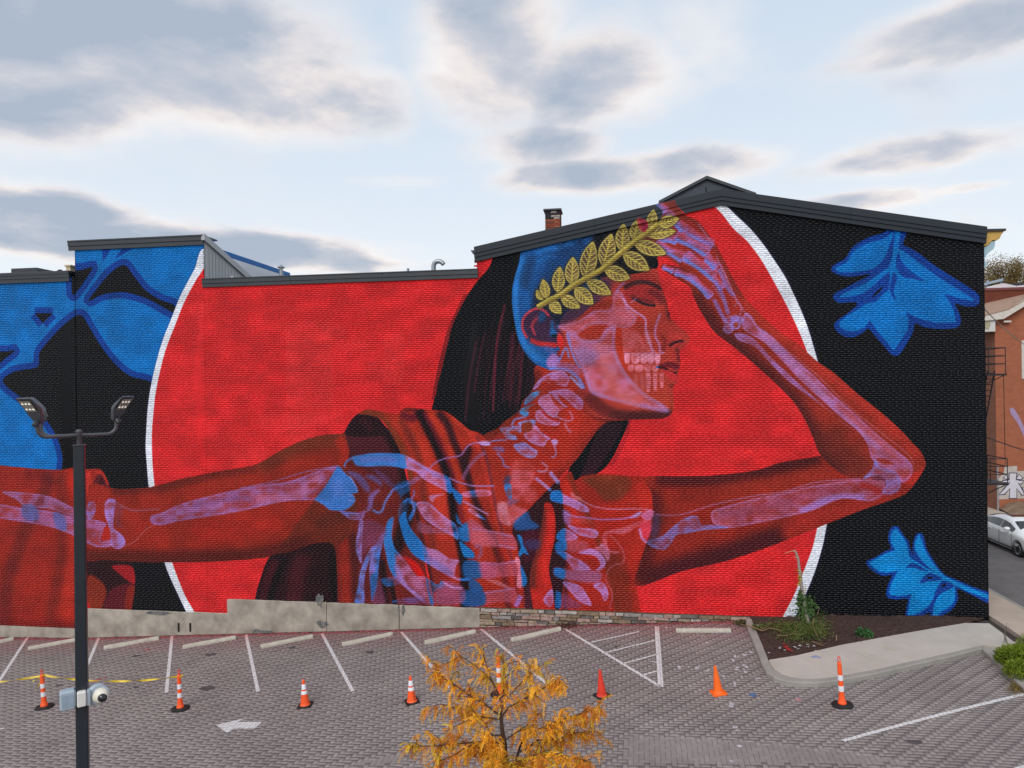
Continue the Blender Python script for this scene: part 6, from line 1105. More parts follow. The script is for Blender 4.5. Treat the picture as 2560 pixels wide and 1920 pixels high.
def delineator(px, py, label, rz=0.0, tilt=0.0, hang=False, h=1.10):
    g = G(px, py); root = empty('delineator_post', g, rz); root.rotation_euler = (0, -.06+tilt, rz); tag(root, label, 'delineator post', 'banded delineator posts')
    mb = MB(); pts = [(.24, .08), (.15, .19), (-.15, .19), (-.24, .08), (-.24, -.08), (-.15, -.19), (.15, -.19), (.24, -.08)]
    mb.add([(x, y, 0) for x, y in pts]+[(x, y, .035) for x, y in pts]+[(x*.86, y*.86, .06) for x, y in pts], [tuple(range(7, -1, -1)), tuple(range(16, 24))]+[(i, (i+1) % 8, 8+(i+1) % 8, 8+i) for i in range(8)]+[(8+i, 8+(i+1) % 8, 16+(i+1) % 8, 16+i) for i in range(8)]); mb.build('base', M_RB, root)
    def rr(z): return .088-.03*min(1, (z-.06)/.25) if z < .31 else .062-.016*(z-.31)/(h-.31)
    MB().lathe([(.1, .06), (.098, .09), (.088, .11)]+[(rr(z), z) for z in np.linspace(.13, h-.16, 12)]+[(.040, h-.15), (.036, h-.14)], 22).build('body', M_OR, root, True)
    for z0 in (h*.30, h*.52): MB().lathe([(rr(z0)+.001, z0), (rr(z0)+.0045, z0+.003), (rr(z0+.13)+.0045, z0+.127), (rr(z0+.13)+.001, z0+.13)], 22, caps=False).build('reflective_band', M_RW, root, True)
    lp = [(.0, 0, h-.15), (-.024, 0, h-.12), (-.026, 0, h-.04), (-.014, 0, h-.008), (.0, 0, h), (.014, 0, h-.008), (.026, 0, h-.04), (.024, 0, h-.12), (0, 0, h-.15)]
    MB().tube(lp, .011, 8).build('handle_loop', M_RD, root, True)
    return root
delineator(111, 1769, 'delineator post with yellow tape knotted round its top, left of the lamp post', .25)
delineator(451, 1773, 'leaning delineator post at the right end of the yellow tape', .1, .03)
delineator(1249, 1737, 'delineator post half hidden behind the yellow tree', .4, .03, h=1.16)
delineator(2106, 1764, 'delineator post beside the curved kerb at the right', .1, 0, h=1.18)
# caution tape
def proj_pt(px, py, ref): d = ray(px, py); t = ((np.array(ref)-CAM)@FW)/(d@FW); return CAM+d*t
ta = G(111, 1769)+Vector((0, 0, .93)); tb = G(451, 1773)+Vector((.03, 0, .92))
M_TAPE = mat('caution_tape_yellow', lin(226, 196, 60), .4, .12, 8, .5, col2=lin(196, 164, 40))
tp = MB()
def tape(a, b, sag, wd, n=26, tw=3.0, parent=None):
    a, b = Vector(a), Vector(b); V = []; d = (b-a).normalized(); sd_ = Vector((0, 0, 1)).cross(d)
    for i in range(n+1):
        t = i/n; p = a.lerp(b, t)-Vector((0, 0, sag*4*t*(1-t))); an = tw*t*math.pi+.4*math.sin(9*t); v = (Vector((0, 0, 1))*math.cos(an)+sd_*math.sin(an))*wd*.5; V += [tuple(p+v), tuple(p-v)]
    tp.add(V, [(2*i, 2*i+1, 2*i+3, 2*i+2) for i in range(n)])
tape(ta, tb, .16, .06, tw=4); left_end = ta+Vector((-3.4, -.4, -.25)); tape(left_end, ta, .1, .06, 20, 2.2)
for dx_, dz_ in ((-.22, -.42), (-.32, -.16), (-.24, -.5)): tape(ta+Vector((-.02, -.03, 0)), ta+Vector((dx_, -.06, dz_)), .03, .05, 8, .6)
for k in range(7): a_ = k*.9; tp.tube([tuple(ta+Vector((.055*math.cos(a_+i*.5), .055*math.sin(a_+i*.5), -.03+.06*random.random()))) for i in range(4)], .010, 5)
for k in range(4): a_ = k*1.5; tp.tube([tuple(tb+Vector((.05*math.cos(a_+i*.5), .05*math.sin(a_+i*.5), -.02+.05*random.random()))) for i in range(4)], .010, 5)
tag(tp.build('caution_tape', M_TAPE), 'twisted yellow caution tape strung between two delineator posts', 'tape')
# ---------------------------------------------------------------- lamp post
M_POLE = mat('charcoal_pole_paint', lin(38, 44, 52), .35, .1, 4, .5); M_ARM = mat('bronze_arm_paint', lin(76, 74, 80), .38, .08, 6, .5); M_HEAD = mat('luminaire_housing', lin(70, 74, 82), .4, .06, 8, .5)
YP = -11.6; pt = wall_pt(198, 1113, YP); pxx, zt_ = float(pt[0]), float(pt[2]); zg = gz(pxx, YP)
lp_ = empty('lamp_post', (pxx, YP, zg)); tag(lp_, 'black square lamp post carrying three flat lamp heads on curved arms', 'lamp post')
hp = zt_-zg; a_ = R_(32)
def sq(w_, z): return [(w_*math.cos(a_+math.pi/4+k*math.pi/2), w_*math.sin(a_+math.pi/4+k*math.pi/2), z) for k in range(4)]
mb = MB(); V = []; c = .12
def osq(w_, z):
    o = []
    for k in range(4):
        for s in (-1, 1):
            t = a_+math.pi/4+k*math.pi/2+s*c; o.append((w_*math.cos(t), w_*math.sin(t), z))
    return o
V = osq(.138, 0)+osq(.118, hp); mb.add(V, [tuple(range(7, -1, -1)), tuple(range(8, 16))]+[(i, (i+1) % 8, 8+(i+1) % 8, 8+i) for i in range(8)]); mb.build('pole', M_POLE, lp_)
mb = MB(); mb.add(osq(.145, hp)+osq(.145, hp+.012), [tuple(range(7, -1, -1)), tuple(range(8, 16))]+[(i, (i+1) % 8, 8+(i+1) % 8, 8+i) for i in range(8)]); mb.build('top_plate', M_ARM, lp_)
MB().lathe([(.2, 0), (.2, .02), (.16, .03)], 16).build('base_plate', M_POLE, lp_)
zj = hp+.20
MB().lathe([(.044, hp+.012), (.044, zj-.04), (.052, zj-.03), (.052, zj+.05), (.058, zj+.055), (.058, zj+.075), (.045, zj+.10), (.0, zj+.108)], 16).build('tenon', M_ARM, lp_, True)
def luminaire(ang, reach, rise, yaw, lab=None):
    ca2, sa2 = math.cos(ang), math.sin(ang); R1 = .17
    path = [(0, 0, zj)]+[(reach*k, 0, zj-.01) for k in (.3, .65)]+[(reach-R1+R1*math.sin(t), 0, zj-.01+R1-R1*math.cos(t)) for t in np.linspace(0, math.pi/2, 8)]+[(reach, 0, zj+R1+rise)]
    W = lambda p: (p[0]*ca2-p[1]*sa2, p[0]*sa2+p[1]*ca2, p[2])
    arm = MB().tube([W(p) for p in path], .034, 12).build('arm', M_ARM, lp_, True)
    tx, ty, tz_ = W(path[-1]); h = empty('lamp_head', (tx, ty, tz_), yaw, lp_); h.rotation_euler = (0, R_(-39), yaw)
    MB().lathe([(.05, -.10), (.052, -.02), (.048, .02)], 14).build('slip_fitter', M_POLE, h, True)
    # flat shoe-box shell: narrow at the neck, wide plate in front, ribbed back
    out = []; secs = [(-.06, .05, .00, .08), (.02, .075, .00, .13), (.14, .145, .06, .18), (.24, .165, .105, .185), (.42, .165, .135, .185), (.50, .155, .15, .175)]
    mb = MB(); V = []
    for x, hw, z0, z1 in secs: V += [(x, -hw, z0), (x, hw, z0), (x, hw, z0+(z1-z0)*.55), (x, hw*.8, z1), (x, -hw*.8, z1), (x, -hw, z0+(z1-z0)*.55)]
    mb.add(V, [(i*6+j, i*6+6+j, i*6+6+(j+1) % 6, i*6+(j+1) % 6) for i in range(5) for j in range(6)]+[(5, 4, 3, 2, 1, 0), tuple(30+j for j in range(6))]); mb.build('housing', M_HEAD, h, True)
    mb = MB(); mb.add([(.20, -.12, .078), (.46, -.125, .127), (.46, .125, .127), (.20, .12, .078)], [(0, 3, 2, 1)]); pl = mb.build('led_plate', mat('led_plate', lin(150, 144, 136), .35), h)
    for i in range(2):
        for j in range(3):
            x = .26+.13*i; y = -.075+.075*j; z = .078+(x-.2)*.189-.004; mb = MB(); mb.lathe([(.0, z-.012), (.02, z-.006), (.022, z)], 10, (x, y), caps=False); mb.build('led_lens', M_LED, pl)
    for j in range(3): MB().tube([(-.04, -.05+.05*j, .13), (.1, -.06+.06*j, .17)], .008, 5).build('fin', M_HEAD, h)
    return h
M_LED = mat('led_lens', (.85, .83, .76), .25, .02, 5, .5); 
_b = M_LED.node_tree.nodes['Principled BSDF']; _b.inputs['Emission Color'].default_value = (1, .96, .86, 1); _b.inputs['Emission Strength'].default_value = .35
luminaire(R_(45), .64, .12, R_(-6)); luminaire(R_(239), .70, .12, R_(265)); luminaire(R_(206), .64, .12, R_(178))
# dome camera box strapped to the post
YC = YP-.18; cp = wall_pt(212, 1750, YC)
sc_ = empty('surveillance_camera', (pxx, YP, float(cp[2])), R_(40)); tag(sc_, 'pale grey camera box with a dark glass dome strapped to the lamp post', 'camera')
M_BOX = mat('pale_grey_housing', lin(164, 178, 190), .4, .05, 6, .5); M_BOX2 = mat('white_cover', lin(222, 220, 216), .4, .04, 6, .5); M_CREAM = mat('cream_ring', lin(226, 220, 204), .4, .04, 6, .5)
kk = float(np.linalg.norm(np.array((pxx, YP, float(cp[2])))-CAM)/FPX)      # metres per survey pixel there
mb = MB(); mb.cbox(-38*kk, -11*kk, -.16, .05, -19*kk, 19*kk, .03); mb.build('junction_box', M_BOX, sc_); MB().cbox(-34*kk, -14*kk, -.166, -.16, -12*kk, 12*kk, .004).build('lid', mat('lid_grey', lin(150, 166, 182), .4), sc_)
MB().cbox(-9*kk, 7*kk, -.23, -.10, -15*kk, 15*kk, .02).build('cover', M_BOX2, sc_); MB().cbox(8*kk, 14*kk, -.20, -.05, -16*kk, 14*kk, .01).build('mount_plate', M_BOX, sc_)
dm = MB(); n = 18
def ring(cx, cz, r, y): return [(cx+r*math.cos(2*math.pi*i/n), y, cz+r*math.sin(2*math.pi*i/n)) for i in range(n)]
def stack(rings): return [p for r in rings for p in r], [(i*n+j, (i+1)*n+j, (i+1)*n+(j+1) % n, i*n+(j+1) % n) for i in range(len(rings)-1) for j in range(n)]+[tuple((len(rings)-1)*n+j for j in range(n))]
cx_, cz_ = 29*kk, -1*kk
v_, f_ = stack([ring(cx_-3*kk, cz_, 20*kk, .0), ring(cx_-3*kk, cz_, 21*kk, -.10), ring(cx_, cz_, 19*kk, -.14)]); o = MB(); o.add(v_, f_); o.build('camera_housing', M_BOX, sc_, True)
v_, f_ = stack([ring(cx_+2*kk, cz_-kk, 15*kk, -.13), ring(cx_+3*kk, cz_-kk, 14*kk, -.22), ring(cx_+5*kk, cz_-2*kk, 9*kk, -.27)]); o = MB(); o.add(v_, f_); o.build('dome_ring', M_CREAM, sc_, True)
v_, f_ = stack([ring(cx_+5*kk, cz_-2*kk, 8.5*kk, -.262), ring(cx_+6*kk, cz_-2.5*kk, 7.5*kk, -.30), ring(cx_+7*kk, cz_-3*kk, 4.5*kk, -.325), ring(cx_+7.5*kk, cz_-3*kk, 1*kk, -.333)]); o = MB(); o.add(v_, f_)
gm = mat('smoked_dome', (.012, .012, .015), .08, .02, 5, .6); o.build('dome', gm, sc_, True)
# ---------------------------------------------------------------- foliage helpers
def leaf_mat(name, a, b, scale=8, tr=.35):
    m = mat(name, a, .6, .2, scale, .25, col2=b, attr=('rnd', .35)); bs = m.node_tree.nodes['Principled BSDF']; t = m.node_tree
    d = t.nodes.new('ShaderNodeBsdfTranslucent'); mx = t.nodes.new('ShaderNodeMixShader'); mx.inputs[0].default_value = tr; src = bs.inputs['Base Color'].links[0].from_socket; t.links.new(src, d.inputs[0]); t.links.new(bs.outputs[0], mx.inputs[1]); t.links.new(d.outputs[0], mx.inputs[2]); t.links.new(mx.outputs[0], t.nodes['Material Output'].inputs[0]); return m
class Leaves:
    def __init__(s): s.V = []; s.R = []; s.T = []
    def quad(s, p, d, n, l, w_, r):
        d = d.normalized(); sdv = d.cross(n)
        if sdv.length < 1e-5: sdv = d.cross(Vector((1, .3, .2)))
        sdv.normalize(); m_ = p+d*l*.5
        s.V += [tuple(p), tuple(m_+sdv*w_*.5), tuple(p+d*l), tuple(m_-sdv*w_*.5)]; s.R += [r]*4
    def build(s, name, m, parent=None):
        V = np.array(s.V); Fc = np.arange(len(V)).reshape(-1, 4); return quads(name, V, Fc, m, parent, np.array(s.R))
rd = random.Random(77)
def rv(s=1.0): return Vector((rd.gauss(0, s), rd.gauss(0, s), rd.gauss(0, s)))
# ---------------------------------------------------------------- yellow honey locust in the foreground
YT = -13.2; tp0 = wall_pt(1262, 1872, YT); tx_, tzz = float(tp0[0]), float(tp0[2]); tg = gz(tx_, YT)
tree = empty('yellow_tree', (0, 0, 0)); tag(tree, 'young tree with feathery golden autumn leaves at the bottom of the picture', 'tree')
M_BARK = mat('locust_bark', lin(74, 58, 48), .85, .25, 30, .2, 0, .6, 80); M_GOLD = [leaf_mat('gold_leaf', lin(226, 156, 36), lin(246, 190, 60)), leaf_mat('orange_leaf', lin(200, 120, 40), lin(230, 154, 60)), leaf_mat('lime_leaf', lin(200, 168, 44), lin(226, 196, 70))]
lvs = [Leaves(), Leaves(), Leaves()]
def frond(p, d, ln, which):
    L_ = lvs[which]; n = rd.randint(8, 12); d = Vector(d).normalized(); q = Vector(p); tw = rv().normalized(); r = rd.random()
    side = d.cross(Vector((0, 0, 1)));
    if side.length < .1: side = d.cross(Vector((1, 0, 0)))
    side.normalize(); side = (side+tw*.7).normalized(); nrm = d.cross(side)
    for i in range(n):
        d = (d+Vector((0, 0, -.13))+rv(.04)).normalized(); q2 = q+d*ln/n
        for s in (-1, 1): L_.quad(q, (side*s*1.0+d*.7+Vector((0, 0, -.35))+rv(.15)), nrm+rv(.3), rd.uniform(.028, .044), rd.uniform(.013, .019), min(1, max(0, r+rd.gauss(0, .15))))
        q = q2
    L_.quad(q, d, nrm, .03, .012, r)
def branch(pts, r0, r1, dens, sub=True, low=0.15, spread=1.0, lev=0):
    pts = [Vector(p) for p in pts]; n = len(pts); MBr.tube([tuple(p) for p in pts], [r0+(r1-r0)*i/(n-1) for i in range(n)], 7)
    tot = sum((pts[i+1]-pts[i]).length for i in range(n-1)); acc = 0
    for i in range(n-1):
        a, b = pts[i], pts[i+1]; l = (b-a).length; t = (b-a).normalized(); k = max(1, int(l*dens*1.15))
        for j in range(k):
            s = (j+rd.random())/k; f = (acc+l*s)/tot
            if f < low: continue
            p = a.lerp(b, s); d = (t*rd.uniform(.1, .9)+rv(.55)*spread+Vector((0, 0, rd.uniform(-.7, .15)))).normalized()
            which = 1 if rd.random() < (.20+.45*(f > .8)) else (2 if rd.random() < .16 else 0)
            frond(p, d, rd.uniform(.15, .27), which)
            if sub and rd.random() < .16 and f < .93:
                ln = rd.uniform(.18, .45); e = t*.7+rv(.45); e.z += .1; e.normalize(); q = [p, p+e*ln*.5+rv(.02), p+e*ln+Vector((0, 0, -.05))+rv(.03)]
                MBr.tube([tuple(x) for x in q], [.006, .004, .002], 5)
                for m_ in range(int(ln*30)):
                    u_ = rd.random(); pp = q[0].lerp(q[1], u_*2) if u_ < .5 else q[1].lerp(q[2], u_*2-1); frond(pp, (e*.5+rv(.6)+Vector((0, 0, -.4))), rd.uniform(.11, .2), which if rd.random() < .8 else 0)
        acc += l
MBr = MB()
def TP(px, py, dy=0.0): return tuple(wall_pt(px, py, YT+dy))
trunk = [(tx_+.12, YT, tg), (tx_+.08, YT+.02, tg+(tzz-tg)*.5), TP(1264, 1920), TP(1261, 1860), TP(1256, 1830), TP(1253, 1800), TP(1252, 1785)]
MB().tube(trunk, [.075, .06, .045, .040, .034, .028, .02], 10).build('trunk', M_BARK, tree, True)
BRS = [([(1254, 1792), (1215, 1762), (1170, 1736), (1122, 1702), (1078, 1680)], .5, .018, 62), ([(1252, 1752), (1232, 1706), (1206, 1678), (1168, 1650), (1132, 1630)], .1, .014, 22), ([(1252, 1785), (1253, 1752)], 0, .018, 60), ([(1254, 1792), (1272, 1768), (1330, 1738), (1380, 1708), (1404, 1688)], -.3, .016, 50), ([(1250, 1740), (1224, 1690), (1212, 1650), (1206, 1612)], .3, .010, 20), ([(1258, 1760), (1290, 1720), (1350, 1665), (1372, 1655)], .4, .010, 26), ([(1262, 1856), (1220, 1853), (1160, 1858), (1085, 1866), (1015, 1866)], -.4, .018, 55), ([(1256, 1840), (1230, 1838), (1205, 1800), (1160, 1775), (1100, 1760), (1058, 1772)], .4, .014, 34), ([(1290, 1900), (1302, 1860), (1320, 1835), (1400, 1800), (1460, 1782), (1500, 1768)], -.2, .02, 60), ([(1300, 1880), (1345, 1850), (1400, 1846), (1450, 1830), (1488, 1830)], .3, .016, 44), ([(1262, 1905), (1230, 1880), (1180, 1862), (1130, 1890), (1090, 1905)], -.5, .018, 70), ([(1270, 1920), (1300, 1900), (1360, 1880), (1420, 1890), (1480, 1905)], -.5, .018, 70), ([(1262, 1915), (1250, 1885), (1235, 1860), (1220, 1840)], -.6, .014, 60), ([(1252, 1790), (1262, 1740), (1256, 1700), (1262, 1670), (1252, 1640)], .15, .010, 36), ([(1258, 1800), (1190, 1790), (1150, 1810), (1110, 1830)], -.3, .012, 46), ([(1262, 1850), (1330, 1805), (1360, 1770)], .5, .012, 34), ([(1262, 1940), (1180, 1930), (1080, 1950), (1000, 1960)], -.4, .02, 60), ([(1262, 1945), (1350, 1935), (1450, 1940), (1530, 1930)], -.3, .02, 60), ([(1258, 1930), (1240, 1935), (1230, 1930)], -1.2, .014, 70), ([(1275, 1930), (1300, 1915), (1330, 1920), (1370, 1930)], -1.1, .014, 70), ([(1150, 1640), (1125, 1655), (1100, 1662)], .1, .006, 34), ([(1255, 1700), (1280, 1680), (1300, 1660), (1290, 1640)], .3, .006, 26)]
for pts, dy, r, dn in BRS:
    n = len(pts); branch([TP(x, y, dy*(i/(n-1))+rd.uniform(-.03, .03)) for i, (x, y) in enumerate(pts)], r, .004, dn)
branch([TP(1490, 1768, -.2), TP(1504, 1752, -.2), TP(1480, 1790, -.2)], .004, .002, 30, False, 0); MBr.tube([TP(1455, 1782, -.2), TP(1480, 1760, -.2), TP(1502, 1742, -.2)], [.006, .004, .002], 5)
MBr.build('branches', M_BARK, tree, True)
cr = empty('crown', parent=tree)
for L_, m_, nm in zip(lvs, M_GOLD, ('golden_leaflets', 'orange_leaflets', 'lime_leaflets')): tag(L_.build(nm, m_, cr), kind='stuff')
# ---------------------------------------------------------------- pruned sapling, brush, small plants
sap = empty('pruned_sapling'); tag(sap, 'bare pruned sapling stem with ivy round its foot in the planting bed', 'tree')
sg_ = G(2025, 1562, KT-.03); YS = sg_.y
def SP(px, py, dy=0): return Vector(wall_pt(px, py, YS+dy))
MB().tube([sg_-Vector((0, 0, .1)), SP(2017, 1545), SP(2012, 1515), SP(2006, 1480), SP(2002, 1450), SP(1998, 1420), SP(1995, 1395), SP(1990, 1382), SP(1986, 1375)], [.075, .07, .062, .055, .05, .042, .036, .034, .026], 10).build('trunk', mat('pale_bark', lin(150, 142, 134), .85, .2, 20, .2, 0, .7, 60), sap, True)
tw = MB()
for pts in ([(1987, 1377), (1975, 1379), (1962, 1383)], [(1994, 1396), (1985, 1392)], [(2000, 1432), (2006, 1430)], [(2001, 1428), (1995, 1432)], [(2013, 1482), (2014, 1462)]): tw.tube([SP(*p) for p in pts], [.014, .009, .005][:len(pts)], 6)
tw.build('twigs', mat('cut_twig', lin(186, 158, 122), .8, .15, 20), sap)
iv = Leaves()
for _ in range(520):
    u_ = rd.random(); x = 2016+rd.gauss(0, 11); y = 1555-62*u_+rd.gauss(0, 5)
    if rd.random() < .3: x = 2002+rd.gauss(0, 4); y = 1495+rd.gauss(0, 12)
    iv.quad(SP(x, y, rd.uniform(-.12, .15)), rv()+Vector((0, -.4, -.6)), Vector((rd.gauss(0, .5), -1, rd.gauss(.3, .4))), rd.uniform(.06, .11), rd.uniform(.05, .09), rd.random())
tag(iv.build('ivy', leaf_mat('ivy_leaf', lin(46, 74, 38), lin(88, 118, 62), 6, .2), sap), kind='stuff')
yl = Leaves()
for x, y in ((1996, 1430), (1999, 1440), (2001, 1447), (1996, 1446), (1997, 1462), (1999, 1457), (2003, 1432)):
    for _ in range(5): yl.quad(SP(x+rd.gauss(0, 2), y+rd.gauss(0, 2), -.06), rv(), Vector((0, -1, .2)), .06, .045, rd.random())
yl.build('yellow_leaves', leaf_mat('yellow_sprout', lin(196, 160, 50), lin(170, 160, 60)), sap)
bp = empty('brush_pile'); tag(bp, 'heap of cut green branches around the foot of the pruned sapling', 'brush pile')
bl_, st2 = Leaves(), MB()
for _ in range(4600):
    t = rd.random(); x = rd.gauss(2012, 34); y = rd.gauss(1581, 12)
    if t < .18: x = rd.uniform(1880, 1990); y = 1572+rd.gauss(0, 4)-(x-1880)*.03
    if t > .93: x = rd.gauss(2046, 12); y = rd.gauss(1550, 12)
    if not (1866 < x < 2085): continue
    p = G(x, y, KT); p.z += abs(rd.gauss(0, .09))
    bl_.quad(p, rv()+Vector((0, 0, .2)), Vector((rd.gauss(0, .5), rd.gauss(-.4, .5), 1)), rd.uniform(.03, .075), rd.uniform(.016, .034), rd.random())
tag(bl_.build('foliage', leaf_mat('cut_foliage', lin(50, 66, 32), lin(112, 124, 60), 5, .2), bp), kind='stuff')
M_STK = mat('stick_bark', lin(136, 108, 82), .85, .25, 15); 
for pts, r in (([(1870, 1566), (1905, 1578), (1925, 1573), (1950, 1576)], .02), ([(1903, 1577), (1920, 1567), (1931, 1557)], .018), ([(2035, 1549), (2032, 1566), (2036, 1580), (2044, 1593)], .026), ([(1990, 1568), (1992, 1571), (1987, 1585)], .02), ([(2000, 1572), (2022, 1572), (2030, 1565)], .016), ([(2048, 1556), (2052, 1565), (2066, 1567)], .016), ([(2054, 1568), (2051, 1588)], .016), ([(1943, 1592), (1965, 1592), (1985, 1587), (2000, 1590)], .014), ([(2030, 1605), (2044, 1610), (2058, 1618)], .013), ([(1945, 1577), (1952, 1580), (1951, 1585)], .012), ([(2060, 1576), (2076, 1572)], .01), ([(2043, 1540), (2047, 1527), (2049, 1521)], .012), ([(2091, 1593), (2091, 1602)], .022), ([(1870, 1566), (1850, 1560)], .012)):
    mb = MB(); P_ = [G(x, y, KT+.05+(.10 if y < 1556 and x > 2025 else 0)) for x, y in pts]; P_ = [p+Vector((0, 0, rd.uniform(0, .05))) for p in P_]; mb.tube(P_, [r*(1-.4*i/len(P_)) for i in range(len(P_))], 6); mb.build('stick', M_STK, bp, True)
def plant(name, label, cat, px, py, n, rx, rz_, size, mt, dz=0.0, flat=.5, group=None, stems=0):
    root = empty(name); tag(root, label, cat, group); g = G(px, py, dz); L_ = Leaves(); sm_ = MB()
    for _ in range(n):
        t = rd.uniform(0, 6.28); q = rd.random()**.6; p = g+Vector((rx*q*math.cos(t), rx*.8*q*math.sin(t), rz_*(1-q*q*.6)*rd.uniform(.15, 1.0)))
        L_.quad(p, rv()+Vector((math.cos(t), math.sin(t), .5)), Vector((rd.gauss(0, flat), rd.gauss(-.3, flat), 1)), rd.uniform(*size), rd.uniform(*size)*.55, rd.random())
    for _ in range(stems):
        t = rd.uniform(0, 6.28); sm_.tube([g, g+Vector((rx*.4*math.cos(t), rx*.4*math.sin(t), rz_*.5)), g+Vector((rx*.75*math.cos(t), rx*.75*math.sin(t), rz_*rd.uniform(.6, 1.0)))], [.01, .007, .003], 5)
    if stems: sm_.build('stems', mat('green_stem', lin(96, 104, 62), .8), root)
    tag(L_.build('leaves', mt, root), kind='stuff'); return root
plant('weed_clump', 'small bright green weed alone on the dark soil', 'weed', 2160, 1590, 150, .22, .22, (.07, .13), leaf_mat('weed_green', lin(34, 84, 46), lin(74, 122, 66), 5, .25), KT-.03, .5, None, 5)
plant('weed_clump', 'dark red weed at the foot of the rubble stones', 'weed', 1415, 1567, 260, .36, .14, (.03, .07), leaf_mat('weed_red', lin(84, 26, 32), lin(70, 56, 40), 5, .2), 0, .6, None, 4)
plant('weed_clump', 'low grass tuft where the kerb meets the stones', 'weed', 1858, 1562, 260, .28, .14, (.05, .1), leaf_mat('weed_olive', lin(70, 74, 42), lin(104, 98, 60), 5, .2), 0, .7, None, 4)
# shrub at the right edge
shb = empty('green_shrub'); tag(shb, 'bright green feathery shrub behind the kerb at the right edge', 'shrub'); L_ = Leaves(); sgp = G(2556, 1668, KT)
sm_ = MB()
for (px, py, rr, nn) in ((2536, 1660, .42, 2600), (2570, 1672, .55, 3000), (2520, 1650, .3, 1300), (2590, 1640, .5, 2200), (2548, 1690, .35, 1500)):
    c = G(px, py, KT)
    for _ in range(nn):
        v = rv().normalized()*rd.uniform(.55, 1.0)*rr; v.z = abs(v.z)*1.15; p = c+v
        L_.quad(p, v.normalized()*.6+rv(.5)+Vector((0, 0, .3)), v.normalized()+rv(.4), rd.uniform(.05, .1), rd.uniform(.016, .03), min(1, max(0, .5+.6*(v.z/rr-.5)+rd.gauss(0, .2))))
    for _ in range(10): v = rv().normalized()*rr*.8; v.z = abs(v.z); sm_.tube([c, c+v*.5+Vector((0, 0, .05)), c+v], [.012, .008, .004], 5)
sm_.build('stems', M_BARK, shb); tag(L_.build('foliage', leaf_mat('shrub_green', lin(78, 104, 26), lin(140, 156, 48), 4, .3), shb), kind='stuff')
gs = Leaves()
for _ in range(500):
    x, y = rd.gauss(2548, 14), rd.gauss(1722, 7); p = G(x, y, .0)
    if not inside(raised, p.x, p.y): gs.quad(p, Vector((rd.gauss(0, .6), rd.gauss(0, .6), .8)), rv(), rd.uniform(.06, .16), .014, rd.random())
tag(gs.build('dry_grass', leaf_mat('straw', lin(150, 128, 80), lin(120, 112, 60)), None), 'dry straw and dead grass against the right kerb', 'grass', kind='stuff')
ws = empty('weed_clump'); tag(ws, 'thin dark weed stalk rising from the sidewalk edge near the shrub', 'weed'); g = G(2512, 1608, KT); mb = MB()
for k in range(4): mb.tube([g+Vector((rd.gauss(0, .05), rd.gauss(0, .04), 0)), g+Vector((rd.gauss(0, .05), 0, .25)), g+Vector((rd.gauss(.05, .06), 0, rd.uniform(.4, .62)))], [.008, .006, .003], 5)
mb.build('stem', mat('weed_stalk', lin(96, 92, 80), .8), ws)
# low soil behind the right kerb
sheet('shrub_bed', 9.6, 12.0, -9.4, -3.2, 24, 40, KT-.03, M_SOIL, 'structure', None, lambda x, y: inside([(p.x, p.y) for p in kerb2_in]+[(12.2, -9.3), (12.2, -4.4), (G(2545, 1612, KT).x, G(2545, 1612, KT).y-.05)], x, y), .012)
# ---------------------------------------------------------------- fire escape on the street side of the gabled building
M_IRON = mat('black_iron', lin(38, 36, 42), .5, .15, 10, .4)
fe = empty('fire_escape', parent=gb)
def bar(name, pts, r, parent=fe, m=M_IRON): return MB().tube([tuple(p) for p in pts], r, 5).build(name, m, parent)
YA, YE = .9, 3.4
for (ptop, pmid, pbot, xo_px) in (((869, 889, 909), None, 934, 2513), ((1147, 1166, 1186), None, 1208, 2518)):
    xo = float(wall_pt(xo_px, ptop[0], YA)[0]); zb = float(wall_pt(xo_px, pbot, YA)[2]); zs_ = [float(wall_pt(xo_px, y, YA)[2]) for y in ptop]
    for z in zs_: bar('rail', [(11.42, YA, z), (xo, YA, z), (xo, YE, z), (11.42, YE, z)], .016)
    for x, y in ((xo, YA), (xo, YE), (xo, (YA+YE)/2), ((xo+11.42)/2, YA), ((xo+11.42)/2, YE)): bar('post', [(x, y, zb), (x, y, zs_[0])], .014)
    MB().box(11.42, xo+.03, YA-.03, YE+.03, zb-.06, zb).build('platform', M_IRON, fe)
    bar('brace', [(11.42, YA, zb-.55), (xo, YA, zb-.03)], .018); bar('brace', [(11.42, YE, zb-.55), (xo, YE, zb-.03)], .018)
l0 = wall_pt(2487, 926, 1.3); l1 = wall_pt(2466, 1098, 1.3)
for dy_ in (0, .45): bar('ladder_stile', [(l0[0], 1.3+dy_, l0[2]), (l1[0]-.12, 1.3+dy_, l1[2])], .022)
for k in range(12): t = (k+.5)/12; bar('ladder_rung', [(l0[0]+(l1[0]-.12-l0[0])*t, 1.3, l0[2]+(l1[2]-l0[2])*t), (l0[0]+(l1[0]-.12-l0[0])*t, 1.75, l0[2]+(l1[2]-l0[2])*t)], .012)
bar('drop_rod', [tuple(wall_pt(2509, 934, YA)), tuple(wall_pt(2513, 1160, YA))], .010)
